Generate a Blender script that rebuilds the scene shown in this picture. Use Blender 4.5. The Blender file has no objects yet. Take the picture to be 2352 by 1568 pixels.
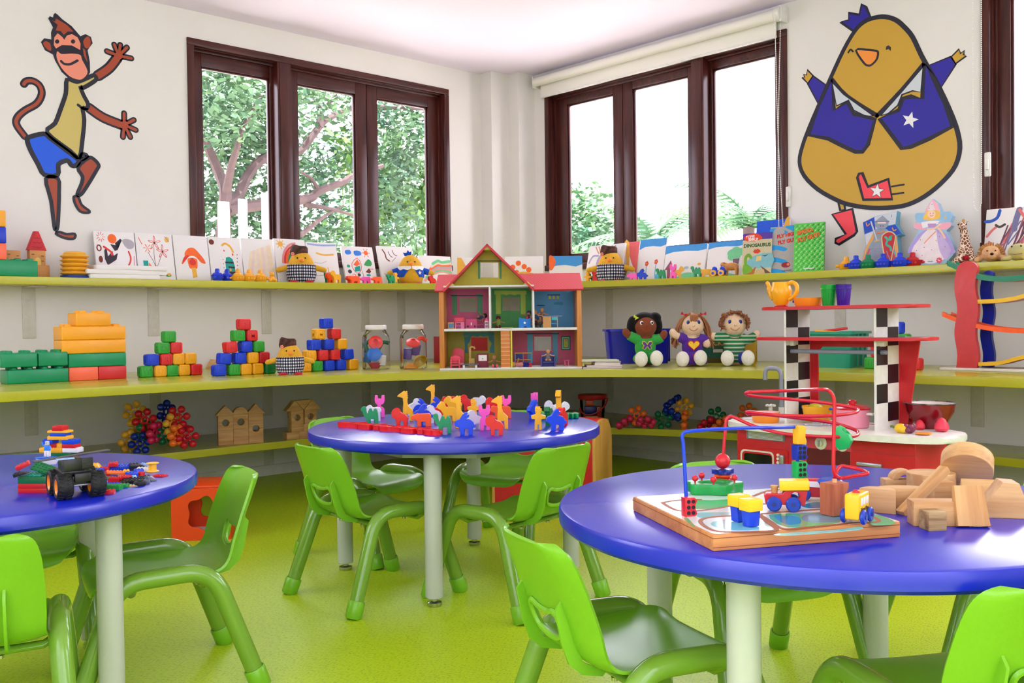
import bpy, bmesh, math, random
from math import pi, sin, cos, radians as R_, atan2, hypot
from mathutils import Vector as V, Matrix as Mx
random.seed(7)
SC = bpy.context.scene
COL = SC.collection
# ------------------------------------------------------------------ camera (metres; wall_left is y=0, wall_right is x=0)
CAM = V((-5.353, -5.750, 1.0)); YAW, PIT, ROL = R_(47.318), R_(-1.17), R_(-.736); FPX = 2179.5
FW = V((cos(YAW)*cos(PIT), sin(YAW)*cos(PIT), sin(PIT)))
_rt = V((sin(YAW), -cos(YAW), 0)); _up = _rt.cross(FW)
RT = _rt*cos(ROL)+_up*sin(ROL); UP = -_rt*sin(ROL)+_up*cos(ROL)
cd = bpy.data.cameras.new('camera'); co = bpy.data.objects.new('camera', cd); COL.objects.link(co)
cd.sensor_width = 36; cd.lens = 36*FPX/2352; cd.clip_start = .05; cd.clip_end = 200
co.matrix_world = Mx(((RT.x, UP.x, -FW.x, CAM.x), (RT.y, UP.y, -FW.y, CAM.y), (RT.z, UP.z, -FW.z, CAM.z), (0, 0, 0, 1)))
SC.camera = co
# measured points of the place: a sight line of the photograph met with a known height or wall plane
def ray(px, py): return FW + RT*((px-1176)/FPX) + UP*((784-py)/FPX)
def atz(px, py, z):
    d = ray(px, py); return CAM + d*((z-CAM.z)/d.z)
def aty(px, py, y):
    d = ray(px, py); return CAM + d*((y-CAM.y)/d.y)
def atx(px, py, x):
    d = ray(px, py); return CAM + d*((x-CAM.x)/d.x)
def mpp(p): return (V(p)-CAM).dot(FW)/FPX            # metres per photo pixel at p
# ------------------------------------------------------------------ materials
def lin(c):
    r = []
    for x in c[:3]:
        x /= 255.0
        r.append(x/12.92 if x <= .04045 else ((x+.055)/1.055)**2.4)
    return (*r, 1)
MATS = {}
def mat(name, rgb=None, rough=.45, metal=0, spec=.5, coat=0, trans=0, ior=1.45, noise=0, nscale=20, bump=0, bscale=60, rgb2=None, fn=None, sheen=0, sss=0, stretch=None):
    if name in MATS: return MATS[name]
    m = bpy.data.materials.new(name); m.use_nodes = True
    nt = m.node_tree; b = nt.nodes['Principled BSDF']; L = nt.links.new
    c = lin(rgb or (200, 200, 200)); I = b.inputs
    I['Base Color'].default_value = c; I['Roughness'].default_value = rough; I['Metallic'].default_value = metal
    I['Specular IOR Level'].default_value = spec; I['Coat Weight'].default_value = coat; I['Coat Roughness'].default_value = .1
    I['Transmission Weight'].default_value = trans; I['IOR'].default_value = ior
    if sheen: I['Sheen Weight'].default_value = sheen
    m.diffuse_color = c
    if noise or bump:
        tc = nt.nodes.new('ShaderNodeTexCoord'); src = tc.outputs['Object']
        if stretch:
            mp = nt.nodes.new('ShaderNodeMapping'); mp.inputs['Scale'].default_value = stretch; L(src, mp.inputs['Vector']); src = mp.outputs[0]
        if noise:
            n = nt.nodes.new('ShaderNodeTexNoise'); n.inputs['Scale'].default_value = nscale; n.inputs['Detail'].default_value = 4; L(src, n.inputs['Vector'])
            mx = nt.nodes.new('ShaderNodeMix'); mx.data_type = 'RGBA'
            mx.inputs['A'].default_value = c; c2 = lin(rgb2) if rgb2 else tuple(x*(1-noise) for x in c[:3])+(1,)
            mx.inputs['B'].default_value = c2
            rp = nt.nodes.new('ShaderNodeMapRange'); rp.inputs[1].default_value = .35; rp.inputs[2].default_value = .65
            L(n.outputs['Fac'], rp.inputs[0]); L(rp.outputs[0], mx.inputs['Factor']); L(mx.outputs['Result'], I['Base Color'])
        if bump:
            n2 = nt.nodes.new('ShaderNodeTexNoise'); n2.inputs['Scale'].default_value = bscale; n2.inputs['Detail'].default_value = 3; L(src, n2.inputs['Vector'])
            bp = nt.nodes.new('ShaderNodeBump'); bp.inputs['Strength'].default_value = bump; bp.inputs['Distance'].default_value = .005
            L(n2.outputs['Fac'], bp.inputs['Height']); L(bp.outputs[0], I['Normal'])
    if fn: fn(m, nt, b)
    MATS[name] = m
    return m
def pl(rgb, rough=.32, **k):       # moulded plastic of one colour
    return mat('plastic_%d_%d_%d_%d' % (*rgb, int(rough*100)), rgb, rough, spec=.5, noise=.06, nscale=9, **k)
def paint(rgb, rough=.5, **k):
    return mat('paint_%d_%d_%d_%d' % (*rgb, int(rough*100)), rgb, rough, noise=.08, nscale=30, **k)
def cloth(rgb, **k):
    return mat('cloth_%d_%d_%d' % rgb, rgb, .9, spec=.15, noise=.12, nscale=120, bump=.25, bscale=500, sheen=.15, **k)
def wood_fn(c1, c2, axis, sc):
    def fn(m, nt, b):
        L = nt.links.new
        tc = nt.nodes.new('ShaderNodeTexCoord'); mp = nt.nodes.new('ShaderNodeMapping')
        s = [sc, sc, sc]; s[axis] = sc*.06; mp.inputs['Scale'].default_value = s; L(tc.outputs['Object'], mp.inputs['Vector'])
        n = nt.nodes.new('ShaderNodeTexNoise'); n.inputs['Scale'].default_value = 1; n.inputs['Detail'].default_value = 6; n.inputs['Roughness'].default_value = .65
        oi = nt.nodes.new('ShaderNodeObjectInfo'); ad = nt.nodes.new('ShaderNodeVectorMath'); L(mp.outputs[0], ad.inputs[0])
        sm = nt.nodes.new('ShaderNodeMath'); sm.operation = 'MULTIPLY'; sm.inputs[1].default_value = 30; L(oi.outputs['Random'], sm.inputs[0])
        L(sm.outputs[0], ad.inputs[1]); L(ad.outputs[0], n.inputs['Vector'])
        cr = nt.nodes.new('ShaderNodeValToRGB'); cr.color_ramp.elements[0].position = .36; cr.color_ramp.elements[1].position = .66
        cr.color_ramp.elements[0].color = lin(c2); cr.color_ramp.elements[1].color = lin(c1)
        L(n.outputs['Fac'], cr.inputs[0]); L(cr.outputs[0], b.inputs['Base Color'])
        bp = nt.nodes.new('ShaderNodeBump'); bp.inputs['Strength'].default_value = .08; bp.inputs['Distance'].default_value = .002
        L(n.outputs['Fac'], bp.inputs['Height']); L(bp.outputs[0], b.inputs['Normal'])
    return fn
def wood(name, c1, c2, axis=0, sc=60, rough=.5): return mat(name, c1, rough, fn=wood_fn(c1, c2, axis, sc))
# ------------------------------------------------------------------ mesh builder
I4 = Mx.Identity(4)
def T(x=0, y=0, z=0): return Mx.Translation((x, y, z))
def RX(a): return Mx.Rotation(a, 4, 'X')
def RY(a): return Mx.Rotation(a, 4, 'Y')
def RZ(a): return Mx.Rotation(a, 4, 'Z')
def SCL(x, y=None, z=None):
    y = x if y is None else y; z = x if z is None else z
    return Mx.Diagonal((x, y, z, 1))
class MB:
    def __init__(s): s.v = []; s.f = []; s.m = []; s.mats = []
    def mi(s, m):
        if m is None: return 0
        if m not in s.mats: s.mats.append(m)
        return s.mats.index(m)
    def add(s, vs, fs, m=None, M=None):
        o = len(s.v); k = s.mi(m)
        s.v += [tuple(M @ V(p)) if M is not None else tuple(p) for p in vs]
        s.f += [tuple(i+o for i in f) for f in fs]; s.m += [k]*len(fs); return s
    def bm(s, b, m=None, M=None):
        b.verts.index_update(); s.add([v.co.copy() for v in b.verts], [[v.index for v in f.verts] for f in b.faces], m, M); b.free(); return s
    def box(s, x0, x1, y0, y1, z0, z1, b=0, m=None, M=None, seg=2):
        if not b:
            vs = [(x, y, z) for z in (z0, z1) for y in (y0, y1) for x in (x0, x1)]
            return s.add(vs, [(0, 2, 3, 1), (4, 5, 7, 6), (0, 1, 5, 4), (2, 6, 7, 3), (0, 4, 6, 2), (1, 3, 7, 5)], m, M)
        q = bmesh.new(); bmesh.ops.create_cube(q, size=1)
        for v in q.verts: v.co = V(((x0+x1)/2+v.co.x*(x1-x0), (y0+y1)/2+v.co.y*(y1-y0), (z0+z1)/2+v.co.z*(z1-z0)))
        bmesh.ops.bevel(q, geom=list(q.edges), offset=min(b, .49*min(x1-x0, y1-y0, z1-z0)), segments=seg, profile=.5, affect='EDGES', clamp_overlap=True)
        return s.bm(q, m, M)
    def cbox(s, c, d, b=0, m=None, M=None, seg=2):
        return s.box(c[0]-d[0]/2, c[0]+d[0]/2, c[1]-d[1]/2, c[1]+d[1]/2, c[2]-d[2]/2, c[2]+d[2]/2, b, m, M, seg)
    def sph(s, c, r, n=16, k=10, m=None, M=None):
        if not hasattr(r, '__len__'): r = (r, r, r)
        return s.lathe([(sin(pi*i/k), -cos(pi*i/k)) for i in range(k+1)], n, m, (M or I4) @ T(*c) @ SCL(*r))
    def lathe(s, pr, n=24, m=None, M=None):          # pr: (radius, z) from bottom to top; zero radii close the ends
        vs, fs, rows = [], [], []
        for r, z in pr:
            if r < 1e-7: rows.append([len(vs)]); vs.append((0, 0, z))
            else:
                rows.append(list(range(len(vs), len(vs)+n)))
                vs += [(r*cos(2*pi*j/n), r*sin(2*pi*j/n), z) for j in range(n)]
        for a, b in zip(rows, rows[1:]):
            for j in range(n):
                q = (j+1) % n
                if len(a) == 1 and len(b) == 1: continue
                if len(a) == 1: fs.append((a[0], b[q], b[j]))
                elif len(b) == 1: fs.append((a[j], a[q], b[0]))
                else: fs.append((a[j], a[q], b[q], b[j]))
        return s.add(vs, fs, m, M)
    def cyl(s, p0, p1, r0, r1=None, n=20, m=None, M=None, b=0):
        p0, p1 = V(p0), V(p1); r1 = r0 if r1 is None else r1; h = (p1-p0).length
        q = (p1-p0).to_track_quat('Z', 'Y').to_matrix().to_4x4()
        pr = [(0, 0), (r0-b, 0), (r0, b), (r1, h-b), (r1-b, h), (0, h)] if b else [(0, 0), (r0, 0), (r1, h), (0, h)]
        return s.lathe(pr, n, m, (M or I4) @ Mx.Translation(p0) @ q)
    def tube(s, pts, r, n=8, closed=False, m=None, M=None, caps=True, flat=1):
        P = [V(p) for p in pts]; N = len(P); vs, fs = [], []
        rr = r if hasattr(r, '__len__') else [r]*N
        t = []
        for i in range(N):
            if closed: d = P[(i+1) % N]-P[i-1]
            else: d = P[min(i+1, N-1)]-P[max(i-1, 0)]
            t.append(d.normalized() if d.length > 1e-9 else V((0, 0, 1)))
        u = t[0].orthogonal().normalized()
        if abs(t[0].z) < .9: u = V((0, 0, 1)).cross(t[0]).normalized()
        for i in range(N):
            u = (u-t[i]*u.dot(t[i])).normalized(); w = t[i].cross(u)
            for j in range(n):
                a = 2*pi*j/n; vs.append(P[i]+(u*cos(a)+w*sin(a)*flat)*rr[i])
        for i in range(N if closed else N-1):
            k = (i+1) % N
            for j in range(n):
                q = (j+1) % n; fs.append((i*n+j, i*n+q, k*n+q, k*n+j))
        if caps and not closed: fs += [tuple(range(n))[::-1], tuple(range((N-1)*n, N*n))]
        return s.add(vs, fs, m, M)
    def prism(s, poly, z0, z1, b=0, m=None, M=None, seg=2, side=None):   # polygon in xy, extruded z0..z1
        n = len(poly); a = sum(poly[i-1][0]*poly[i][1]-poly[i][0]*poly[i-1][1] for i in range(n))
        if a < 0: poly = poly[::-1]
        if b:
            q = bmesh.new(); lo = [q.verts.new((x, y, z0)) for x, y in poly]; hi = [q.verts.new((x, y, z1)) for x, y in poly]
            q.faces.new(lo[::-1]); q.faces.new(hi)
            for i in range(n): q.faces.new((lo[i-1], lo[i], hi[i], hi[i-1]))
            q.edges.ensure_lookup_table()
            ed = [e for e in q.edges if abs(e.verts[0].co.z-e.verts[1].co.z) < 1e-9]
            bmesh.ops.bevel(q, geom=ed, offset=b, segments=seg, profile=.5, affect='EDGES', clamp_overlap=True)
            return s.bm(q, m, M)
        vs = [(x, y, z0) for x, y in poly]+[(x, y, z1) for x, y in poly]
        s.add(vs, [tuple(range(n))[::-1], tuple(range(n, 2*n))], m, M)
        return s.add(vs, [(i, (i+1) % n, n+(i+1) % n, n+i) for i in range(n)], side or m, M)
    def stroke(s, pts, w, z0, z1, m=None, M=None, closed=False, ends=True):   # ribbon in xy with round joints
        P = [V((p[0], p[1])) for p in pts]; N = len(P); Lf, Rt = [], []
        ww = w if hasattr(w, '__len__') else [w]*N
        for i in range(N):
            d = (P[(i+1) % N]-P[i-1]) if closed else (P[min(i+1, N-1)]-P[max(i-1, 0)])
            if d.length < 1e-9: d = V((1, 0))
            d.normalize(); q = V((-d.y, d.x))*ww[i]/2; Lf.append(P[i]+q); Rt.append(P[i]-q)
        n = N; vs = [(*p, z1) for p in Lf]+[(*p, z1) for p in Rt]+[(*p, z0) for p in Lf]+[(*p, z0) for p in Rt]
        fs = []
        for i in range(n if closed else n-1):
            k = (i+1) % n; fs += [(i, n+i, n+k, k), (i, k, 2*n+k, 2*n+i), (n+i, 3*n+i, 3*n+k, n+k)]
        s.add(vs, fs, m, M)
        if ends and not closed:
            for e, d in ((0, P[0]-P[1]), (N-1, P[-1]-P[-2])):
                a0 = atan2(d.y, d.x); r = ww[e]/2
                s.prism([(P[e].x+r*cos(a0-pi/2+pi*j/6), P[e].y+r*sin(a0-pi/2+pi*j/6)) for j in range(7)], z0, z1, m=m, M=M)
        return s
    def merge(s, o, M=None):
        off = len(s.v); s.v += [tuple(M @ V(p)) if M is not None else p for p in o.v]; s.f += [tuple(i+off for i in f) for f in o.f]
        mp = [s.mi(x) for x in o.mats] or [0]; s.m += [mp[i] if i < len(mp) else 0 for i in o.m]; return s
    def mesh(s, name, m=None, smooth=38):
        me = bpy.data.meshes.new(name); me.from_pydata(s.v, [], s.f)
        ms = s.mats if s.mats else [m]
        if s.mats and m is not None and m not in s.mats: ms = [m]+s.mats[1:] if False else s.mats
        for x in ms: me.materials.append(x)
        me.polygons.foreach_set('material_index', s.m)
        bmx = bmesh.new(); bmx.from_mesh(me); bmesh.ops.recalc_face_normals(bmx, faces=bmx.faces); bmx.to_mesh(me); bmx.free()
        if smooth:
            me.polygons.foreach_set('use_smooth', [True]*len(me.polygons)); me.set_sharp_from_angle(angle=R_(smooth))
        me.update(); return me
    def link(s, name, m=None, parent=None, loc=None, rz=0, M=None, smooth=38, label=None):
        o = bpy.data.objects.new(name, s.mesh(name, m, smooth)); COL.objects.link(o)
        if M is not None: o.matrix_local = M
        elif loc is not None: o.location = loc; o.rotation_euler = (0, 0, rz)
        if parent is not None: o.parent = parent
        if label: o['label'] = label
        return o
def crv(pts, closed=False, k=6):                     # Catmull-Rom through the points
    n = len(pts); P = [V(p) for p in pts]; out = []
    for i in range(n if closed else n-1):
        p0 = P[i-1] if (closed or i > 0) else P[0]; p1 = P[i]; p2 = P[(i+1) % n]; p3 = P[(i+2) % n] if (closed or i+2 < n) else P[-1]
        for j in range(k):
            t = j/k
            out.append(.5*((2*p1)+(p2-p0)*t+(2*p0-5*p1+4*p2-p3)*t*t+(3*p1-p0-3*p2+p3)*t*t*t))
    if not closed: out.append(P[-1])
    return [tuple(p) for p in out]
def fillet(pts, r, k=5):                             # open polyline with rounded corners
    P = [V(p) for p in pts]; out = [P[0]]
    for i in range(1, len(P)-1):
        a, b, c = P[i-1], P[i], P[i+1]; d1, d2 = (a-b), (c-b); q = min(r, d1.length*.49, d2.length*.49)
        s0, s1 = b+d1.normalized()*q, b+d2.normalized()*q
        for j in range(k+1):
            t = j/k; out.append(s0*(1-t)**2+b*2*t*(1-t)+s1*t*t)
    out.append(P[-1]); return [tuple(p) for p in out]
def rrect(w, h, r, k=5, cx=0, cy=0):
    o = []
    for sx, sy, a in ((1, 1, 0), (-1, 1, 90), (-1, -1, 180), (1, -1, 270)):
        o += [(cx+sx*(w/2-r)+r*cos(R_(a+90*j/k)), cy+sy*(h/2-r)+r*sin(R_(a+90*j/k))) for j in range(k+1)]
    return o
def ell(rx, ry=None, n=24, cx=0, cy=0, a0=0, a1=2*pi):
    ry = rx if ry is None else ry; full = abs(a1-a0-2*pi) < 1e-6
    return [(cx+rx*cos(a0+(a1-a0)*j/(n if full else n-1)), cy+ry*sin(a0+(a1-a0)*j/(n if full else n-1))) for j in range(n)]
def star(r, q=.42, n=5, a=pi/2, cx=0, cy=0):
    return [(cx+(r if i % 2 == 0 else r*q)*cos(a+pi*i/n), cy+(r if i % 2 == 0 else r*q)*sin(a+pi*i/n)) for i in range(2*n)]
# ------------------------------------------------------------------ things, parts, copies
def tag(o, label, cat, group=None, kind=None):
    if label: o['label'] = label
    if cat: o['category'] = cat
    if group: o['group'] = group
    if kind: o['kind'] = kind
    return o
def thing(name, label, cat, loc=(0, 0, 0), rz=0, group=None, M=None):
    o = bpy.data.objects.new(name, None); COL.objects.link(o); o.empty_display_size = .05
    if M is not None: o.matrix_world = M
    else: o.location = loc; o.rotation_euler = (0, 0, rz)
    return tag(o, label, cat, group)
def dup(root, label, loc=None, rz=None, M=None, mats=None):
    def cp(o, par):
        c = o.copy(); COL.objects.link(c)
        if par: c.parent = par; c.matrix_parent_inverse = o.matrix_parent_inverse
        if mats and c.type == 'MESH' and len(c.material_slots):
            for s in c.material_slots:
                if s.material in mats: s.link = 'OBJECT'; s.material = mats[s.material]
        for ch in list(o.children): cp(ch, c)
        return c
    c = cp(root, None); c['label'] = label
    if M is not None: c.matrix_world = M
    else:
        if loc is not None: c.location = loc
        if rz is not None: c.rotation_euler = (0, 0, rz)
    return c
def single(name, mb, m, label, cat, loc=(0, 0, 0), rz=0, group=None, M=None, smooth=38):
    return tag(mb.link(name, m, None, loc, rz, M, smooth), label, cat, group)
def recolor(o, m):                                   # this object's own colour on shared mesh data
    for s in o.material_slots: s.link = 'OBJECT'; s.material = m
    return o
def struct(name, mb, m, smooth=38):
    o = mb.link(name, m, smooth=smooth); o['kind'] = 'structure'; return o
def baked(mb, mods, mat_=None):                      # evaluated geometry of mb after modifiers
    o = bpy.data.objects.new('tmp', mb.mesh('tmp', mat_)); COL.objects.link(o)
    for t, kw in mods:
        md = o.modifiers.new(t, t)
        for k, x in kw.items(): setattr(md, k, x)
    dg = bpy.context.evaluated_depsgraph_get(); e = o.evaluated_get(dg); me = e.to_mesh()
    r = MB(); r.v = [tuple(v.co) for v in me.vertices]; r.f = [tuple(p.vertices) for p in me.polygons]; r.m = [0]*len(r.f)
    e.to_mesh_clear(); d = o.data; bpy.data.objects.remove(o); bpy.data.meshes.remove(d)
    return r
def blob(mb, vox, it=6):                             # one continuous skin over overlapping solids
    return baked(mb, [('REMESH', dict(mode='VOXEL', voxel_size=vox)), ('SMOOTH', dict(factor=.5, iterations=it))])
def cut(mb, holes):
    h = bpy.data.objects.new('tmph', holes.mesh('tmph')); COL.objects.link(h)
    r = baked(mb, [('BOOLEAN', dict(operation='DIFFERENCE', object=h, solver='EXACT'))])
    d = h.data; bpy.data.objects.remove(h); bpy.data.meshes.remove(d); return r
def plate(outer, holes, z0, z1, b=0):                # flat plate with holes (2D curve fill)
    c = bpy.data.curves.new('t', 'CURVE'); c.dimensions = '2D'; c.fill_mode = 'BOTH'; c.extrude = (z1-z0)/2-b; c.bevel_depth = b; c.bevel_resolution = 1; c.offset = -b
    for pts in [outer]+list(holes):
        s = c.splines.new('POLY'); s.points.add(len(pts)-1); s.use_cyclic_u = True
        for q, p in zip(s.points, pts): q.co = (p[0], p[1], 0, 1)
    return _curve(c, (z0+z1)/2)
def _curve(c, dz):
    o = bpy.data.objects.new('t', c); me = bpy.data.meshes.new_from_object(o); r = MB()
    r.v = [(v.co.x, v.co.y, v.co.z+dz) for v in me.vertices]; r.f = [tuple(p.vertices) for p in me.polygons]; r.m = [0]*len(r.f)
    bpy.data.objects.remove(o); bpy.data.curves.remove(c); bpy.data.meshes.remove(me); return r
def text(s, size, z0=0, z1=.001, align='CENTER', bold=0, shear=0):
    c = bpy.data.curves.new('t', 'FONT'); c.body = s; c.size = size; c.align_x = align; c.align_y = 'CENTER'; c.extrude = (z1-z0)/2; c.offset = bold; c.shear = shear; c.resolution_u = 3
    return _curve(c, (z0+z1)/2)
def painted(r, m):
    r.mats = [m]; r.m = [0]*len(r.f); return r
def basis(o, ex, ey):                                # frame with origin o, x axis ex, y axis ey
    ex = V(ex).normalized(); ez = ex.cross(V(ey)).normalized(); ey = ez.cross(ex); o = V(o)
    return Mx(((ex.x, ey.x, ez.x, o.x), (ex.y, ey.y, ez.y, o.y), (ex.z, ey.z, ez.z, o.z), (0, 0, 0, 1)))
WALL_L = basis((0, 0, 0), (1, 0, 0), (0, 0, 1))      # x along the wall, y up, z into the room (-y)
WALL_R = basis((0, 0, 0), (0, -1, 0), (0, 0, 1))     # x = -world y, z into the room (-x)
def wl(px, py): p = aty(px, py, 0); return (p.x, p.z)
def wr(px, py): p = atx(px, py, 0); return (-p.y, p.z)
# ================================================================== the setting
ZC, ZT, ZM, ZB, TH = 2.978, 1.275, .729, .312, .042
M_WALL = mat('painted_wall', (232, 230, 226), .55, spec=.3, noise=.03, nscale=3, bump=.03, bscale=120)
M_CEIL = mat('ceiling_paint', (240, 230, 252), .7, noise=.02, nscale=2)
def floor_fn(m, nt, b):
    L = nt.links.new; N = nt.nodes.new
    tc = N('ShaderNodeTexCoord'); mp = N('ShaderNodeMapping'); mp.inputs['Rotation'].default_value = (0, 0, .75); mp.inputs['Scale'].default_value = (90, 330, 1)
    L(tc.outputs['Object'], mp.inputs['Vector'])
    n = N('ShaderNodeTexNoise'); n.inputs['Scale'].default_value = 1; n.inputs['Detail'].default_value = 2; L(mp.outputs[0], n.inputs['Vector'])
    cr = N('ShaderNodeValToRGB'); e = cr.color_ramp.elements; e[0].position = .35; e[0].color = lin((140, 158, 26)); e[1].position = .44; e[1].color = lin((184, 214, 34))
    L(n.outputs['Fac'], cr.inputs[0])
    n2 = N('ShaderNodeTexNoise'); n2.inputs['Scale'].default_value = .9; n2.inputs['Detail'].default_value = 5; L(tc.outputs['Object'], n2.inputs['Vector'])
    mx = N('ShaderNodeMix'); mx.data_type = 'RGBA'; mx.blend_type = 'MULTIPLY'; mx.inputs['Factor'].default_value = .5
    rp = N('ShaderNodeMapRange'); rp.inputs[1].default_value = .3; rp.inputs[2].default_value = .7; rp.inputs[3].default_value = .8; rp.inputs[4].default_value = 1
    L(n2.outputs['Fac'], rp.inputs[0]); L(cr.outputs[0], mx.inputs['A']); L(rp.outputs[0], mx.inputs['B']); L(mx.outputs['Result'], b.inputs['Base Color'])
    bp = N('ShaderNodeBump'); bp.inputs['Strength'].default_value = .1; bp.inputs['Distance'].default_value = .001; L(n.outputs['Fac'], bp.inputs['Height']); L(bp.outputs[0], b.inputs['Normal'])
M_FLOOR = mat('lime_lino', (190, 197, 20), .42, spec=.35, fn=floor_fn)
M_SHELF = mat('lime_shelf_lacquer', (186, 185, 46), .22, spec=.55, noise=.05, nscale=2)
M_MAHOG = wood('mahogany', (86, 36, 28), (50, 18, 16), 2, 40, .3)
M_MAHOGH = wood('mahogany_rail', (86, 36, 28), (50, 18, 16), 0, 40, .3)
M_WHITE = paint((236, 235, 230)); M_OFFW = paint((222, 219, 208))
def glass_fn(m, nt, b):
    N = nt.nodes.new; L = nt.links.new
    t = N('ShaderNodeBsdfTransparent'); g = N('ShaderNodeBsdfGlossy'); g.inputs['Roughness'].default_value = .02
    f = N('ShaderNodeLayerWeight'); f.inputs['Blend'].default_value = .12; mx = N('ShaderNodeMixShader')
    L(f.outputs['Fresnel'], mx.inputs[0]); L(t.outputs[0], mx.inputs[1]); L(g.outputs[0], mx.inputs[2])
    L(mx.outputs[0], nt.nodes['Material Output'].inputs['Surface'])
M_GLASS = mat('clear_glass', (255, 255, 255), .02, fn=glass_fn)
XA, YA = -6.4, -7.0
SKY_F, SKY_B = (4.5, 4.35, 5.1), (.84, .80, .95)
def wall_holes(a0, a1, z1, holes, th):               # panel in wall coordinates (x along, y up, z into room) with rectangular openings
    mb = MB(); xs = sorted({a0, a1, *[h[0] for h in holes], *[h[1] for h in holes]}); zs = sorted({0, z1, *[h[2] for h in holes], *[h[3] for h in holes]})
    for x0, x1 in zip(xs, xs[1:]):
        for z0, zz in zip(zs, zs[1:]):
            if any(h[0]-1e-6 <= x0 and x1 <= h[1]+1e-6 and h[2]-1e-6 <= z0 and zz <= h[3]+1e-6 for h in holes): continue
            mb.box(x0, x1, z0, zz, -th, 0)
    return mb
WL = (-2.785, -.69, 1.40, 2.806); WR = (.37, 2.53, 1.40, 2.82); W3 = (3.70, 5.7, 1.35, 2.82)
mb = wall_holes(XA, 0, ZC, [WL], .16); o = struct('wall_left', MB().merge(mb, WALL_L), M_WALL, 0)
mb = wall_holes(-.16, -YA, ZC, [WR, W3], .16); o = struct('wall_right', MB().merge(mb, WALL_R), M_WALL, 0)
struct('floor', MB().box(XA, .16, YA, .16, -.1, 0), M_FLOOR, 0)
struct('ceiling', MB().box(XA, .16, YA, .16, ZC, ZC+.1), M_CEIL, 0)
struct('trim_1', MB().box(-.36, -.18, -.13, 0, 0, ZC).box(-.18, 0, -.25, 0, 0, ZC), M_WALL, 0)
struct('baseboard_left', MB().box(XA, -.36, -.014, 0, 0, .07, .003), M_OFFW)
struct('baseboard_right', MB().box(-.014, 0, YA, -.25, 0, .07, .003), M_OFFW)

def window(name, WM, rect, panes, post, zg0, zg1):
    """rect: opening in wall coordinates; panes: glass spans along the wall; post: gap index of the full-depth post"""
    a0, a1, z0, z1 = rect
    o = MB()
    fw = .045
    o.box(a0, a1, z1-fw, z1, -.15, .012, .004, M_MAHOGH).box(a0, a1, z0, z0+fw, -.15, .03, .004, M_MAHOGH)
    o.box(a0, a0+fw, z0+fw, z1-fw, -.15, .012, .004, M_MAHOG).box(a1-fw, a1, z0+fw, z1-fw, -.15, .012, .004, M_MAHOG)
    for q, (w, d) in enumerate(((.02, .0), (.035, -.03))):      # stepped mouldings of the jambs
        e = fw+w-.016
        o.box(a0+fw, a0+e, z0+fw, z1-fw, -.12, d-.02, .003, M_MAHOG).box(a1-e, a1-fw, z0+fw, z1-fw, -.12, d-.02, .003, M_MAHOG)
        o.box(a0+fw, a1-fw, z1-e, z1-fw, -.12, d-.02, .003, M_MAHOGH)
    if post is not None:
        p0, p1 = post; o.box(p0, p1, z0+fw, z1-fw, -.13, .008, .005, M_MAHOG).box(p0+.012, p1-.012, z0+fw, z1-fw, 0, .014, .005, M_MAHOG)
    fr = MB().merge(o, WM).link(name, None); fr['kind'] = 'structure'
    for g0, g1, s0, s1 in panes:
        s = MB()
        s.box(s0, g0, z0+fw, z1-fw, -.11, -.065, .004, M_MAHOG).box(g1, s1, z0+fw, z1-fw, -.11, -.065, .004, M_MAHOG)
        s.box(g0, g1, zg1, z1-fw, -.11, -.065, .004, M_MAHOGH).box(g0, g1, z0+fw, zg0, -.11, -.065, .004, M_MAHOGH)
        for b in ((g0, g0+.012, zg0, zg1), (g1-.012, g1, zg0, zg1), (g0, g1, zg1-.012, zg1), (g0, g1, zg0, zg0+.012)): s.box(*b, -.10, -.078, .003, M_MAHOG)
        so = MB().merge(s, WM).link('window_sash', None, fr)
        MB().merge(MB().box(g0, g1, zg0, zg1, -.092, -.088), WM).link('window_pane', M_GLASS, so, smooth=0)
    return fr
gx = lambda px: aty(px, 400, .09).x
gy = lambda px: -atx(px, 400, .09).y
g = [gx(p) for p in (463, 619, 682, 815, 864, 980)]; mid = (g[3]+g[4])/2
f = WL[0]+.045; e = WL[1]-.045
pl0, pl1 = aty(640, 400, 0).x, aty(672, 400, 0).x
window('window_1', WALL_L, WL, [(g[0], g[1], f, pl0+.01), (g[2], g[3], pl1-.01, mid-.002), (g[4], g[5], mid+.002, e)], (pl0, pl1), 1.50, 2.66)
g = [gy(p) for p in (1308, 1414, 1459, 1586, 1642, 1787)]; mid = (g[1]+g[2])/2
q0, q1 = -atx(1590, 400, 0).y, -atx(1618, 400, 0).y
window('window_2', WALL_R, WR, [(g[0], g[1], WR[0]+.045, mid-.002), (g[2], g[3], mid+.002, q0+.01), (g[4], g[5], q1-.01, WR[1]-.045)], (q0, q1), 1.52, 2.70)
g0 = gy(2326)
window('window_3', WALL_R, W3, [(g0, 4.63, W3[0]+.045, 4.685), (4.77, 5.6, 4.69, W3[1]-.045)], None, 1.47, 2.70)
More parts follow.
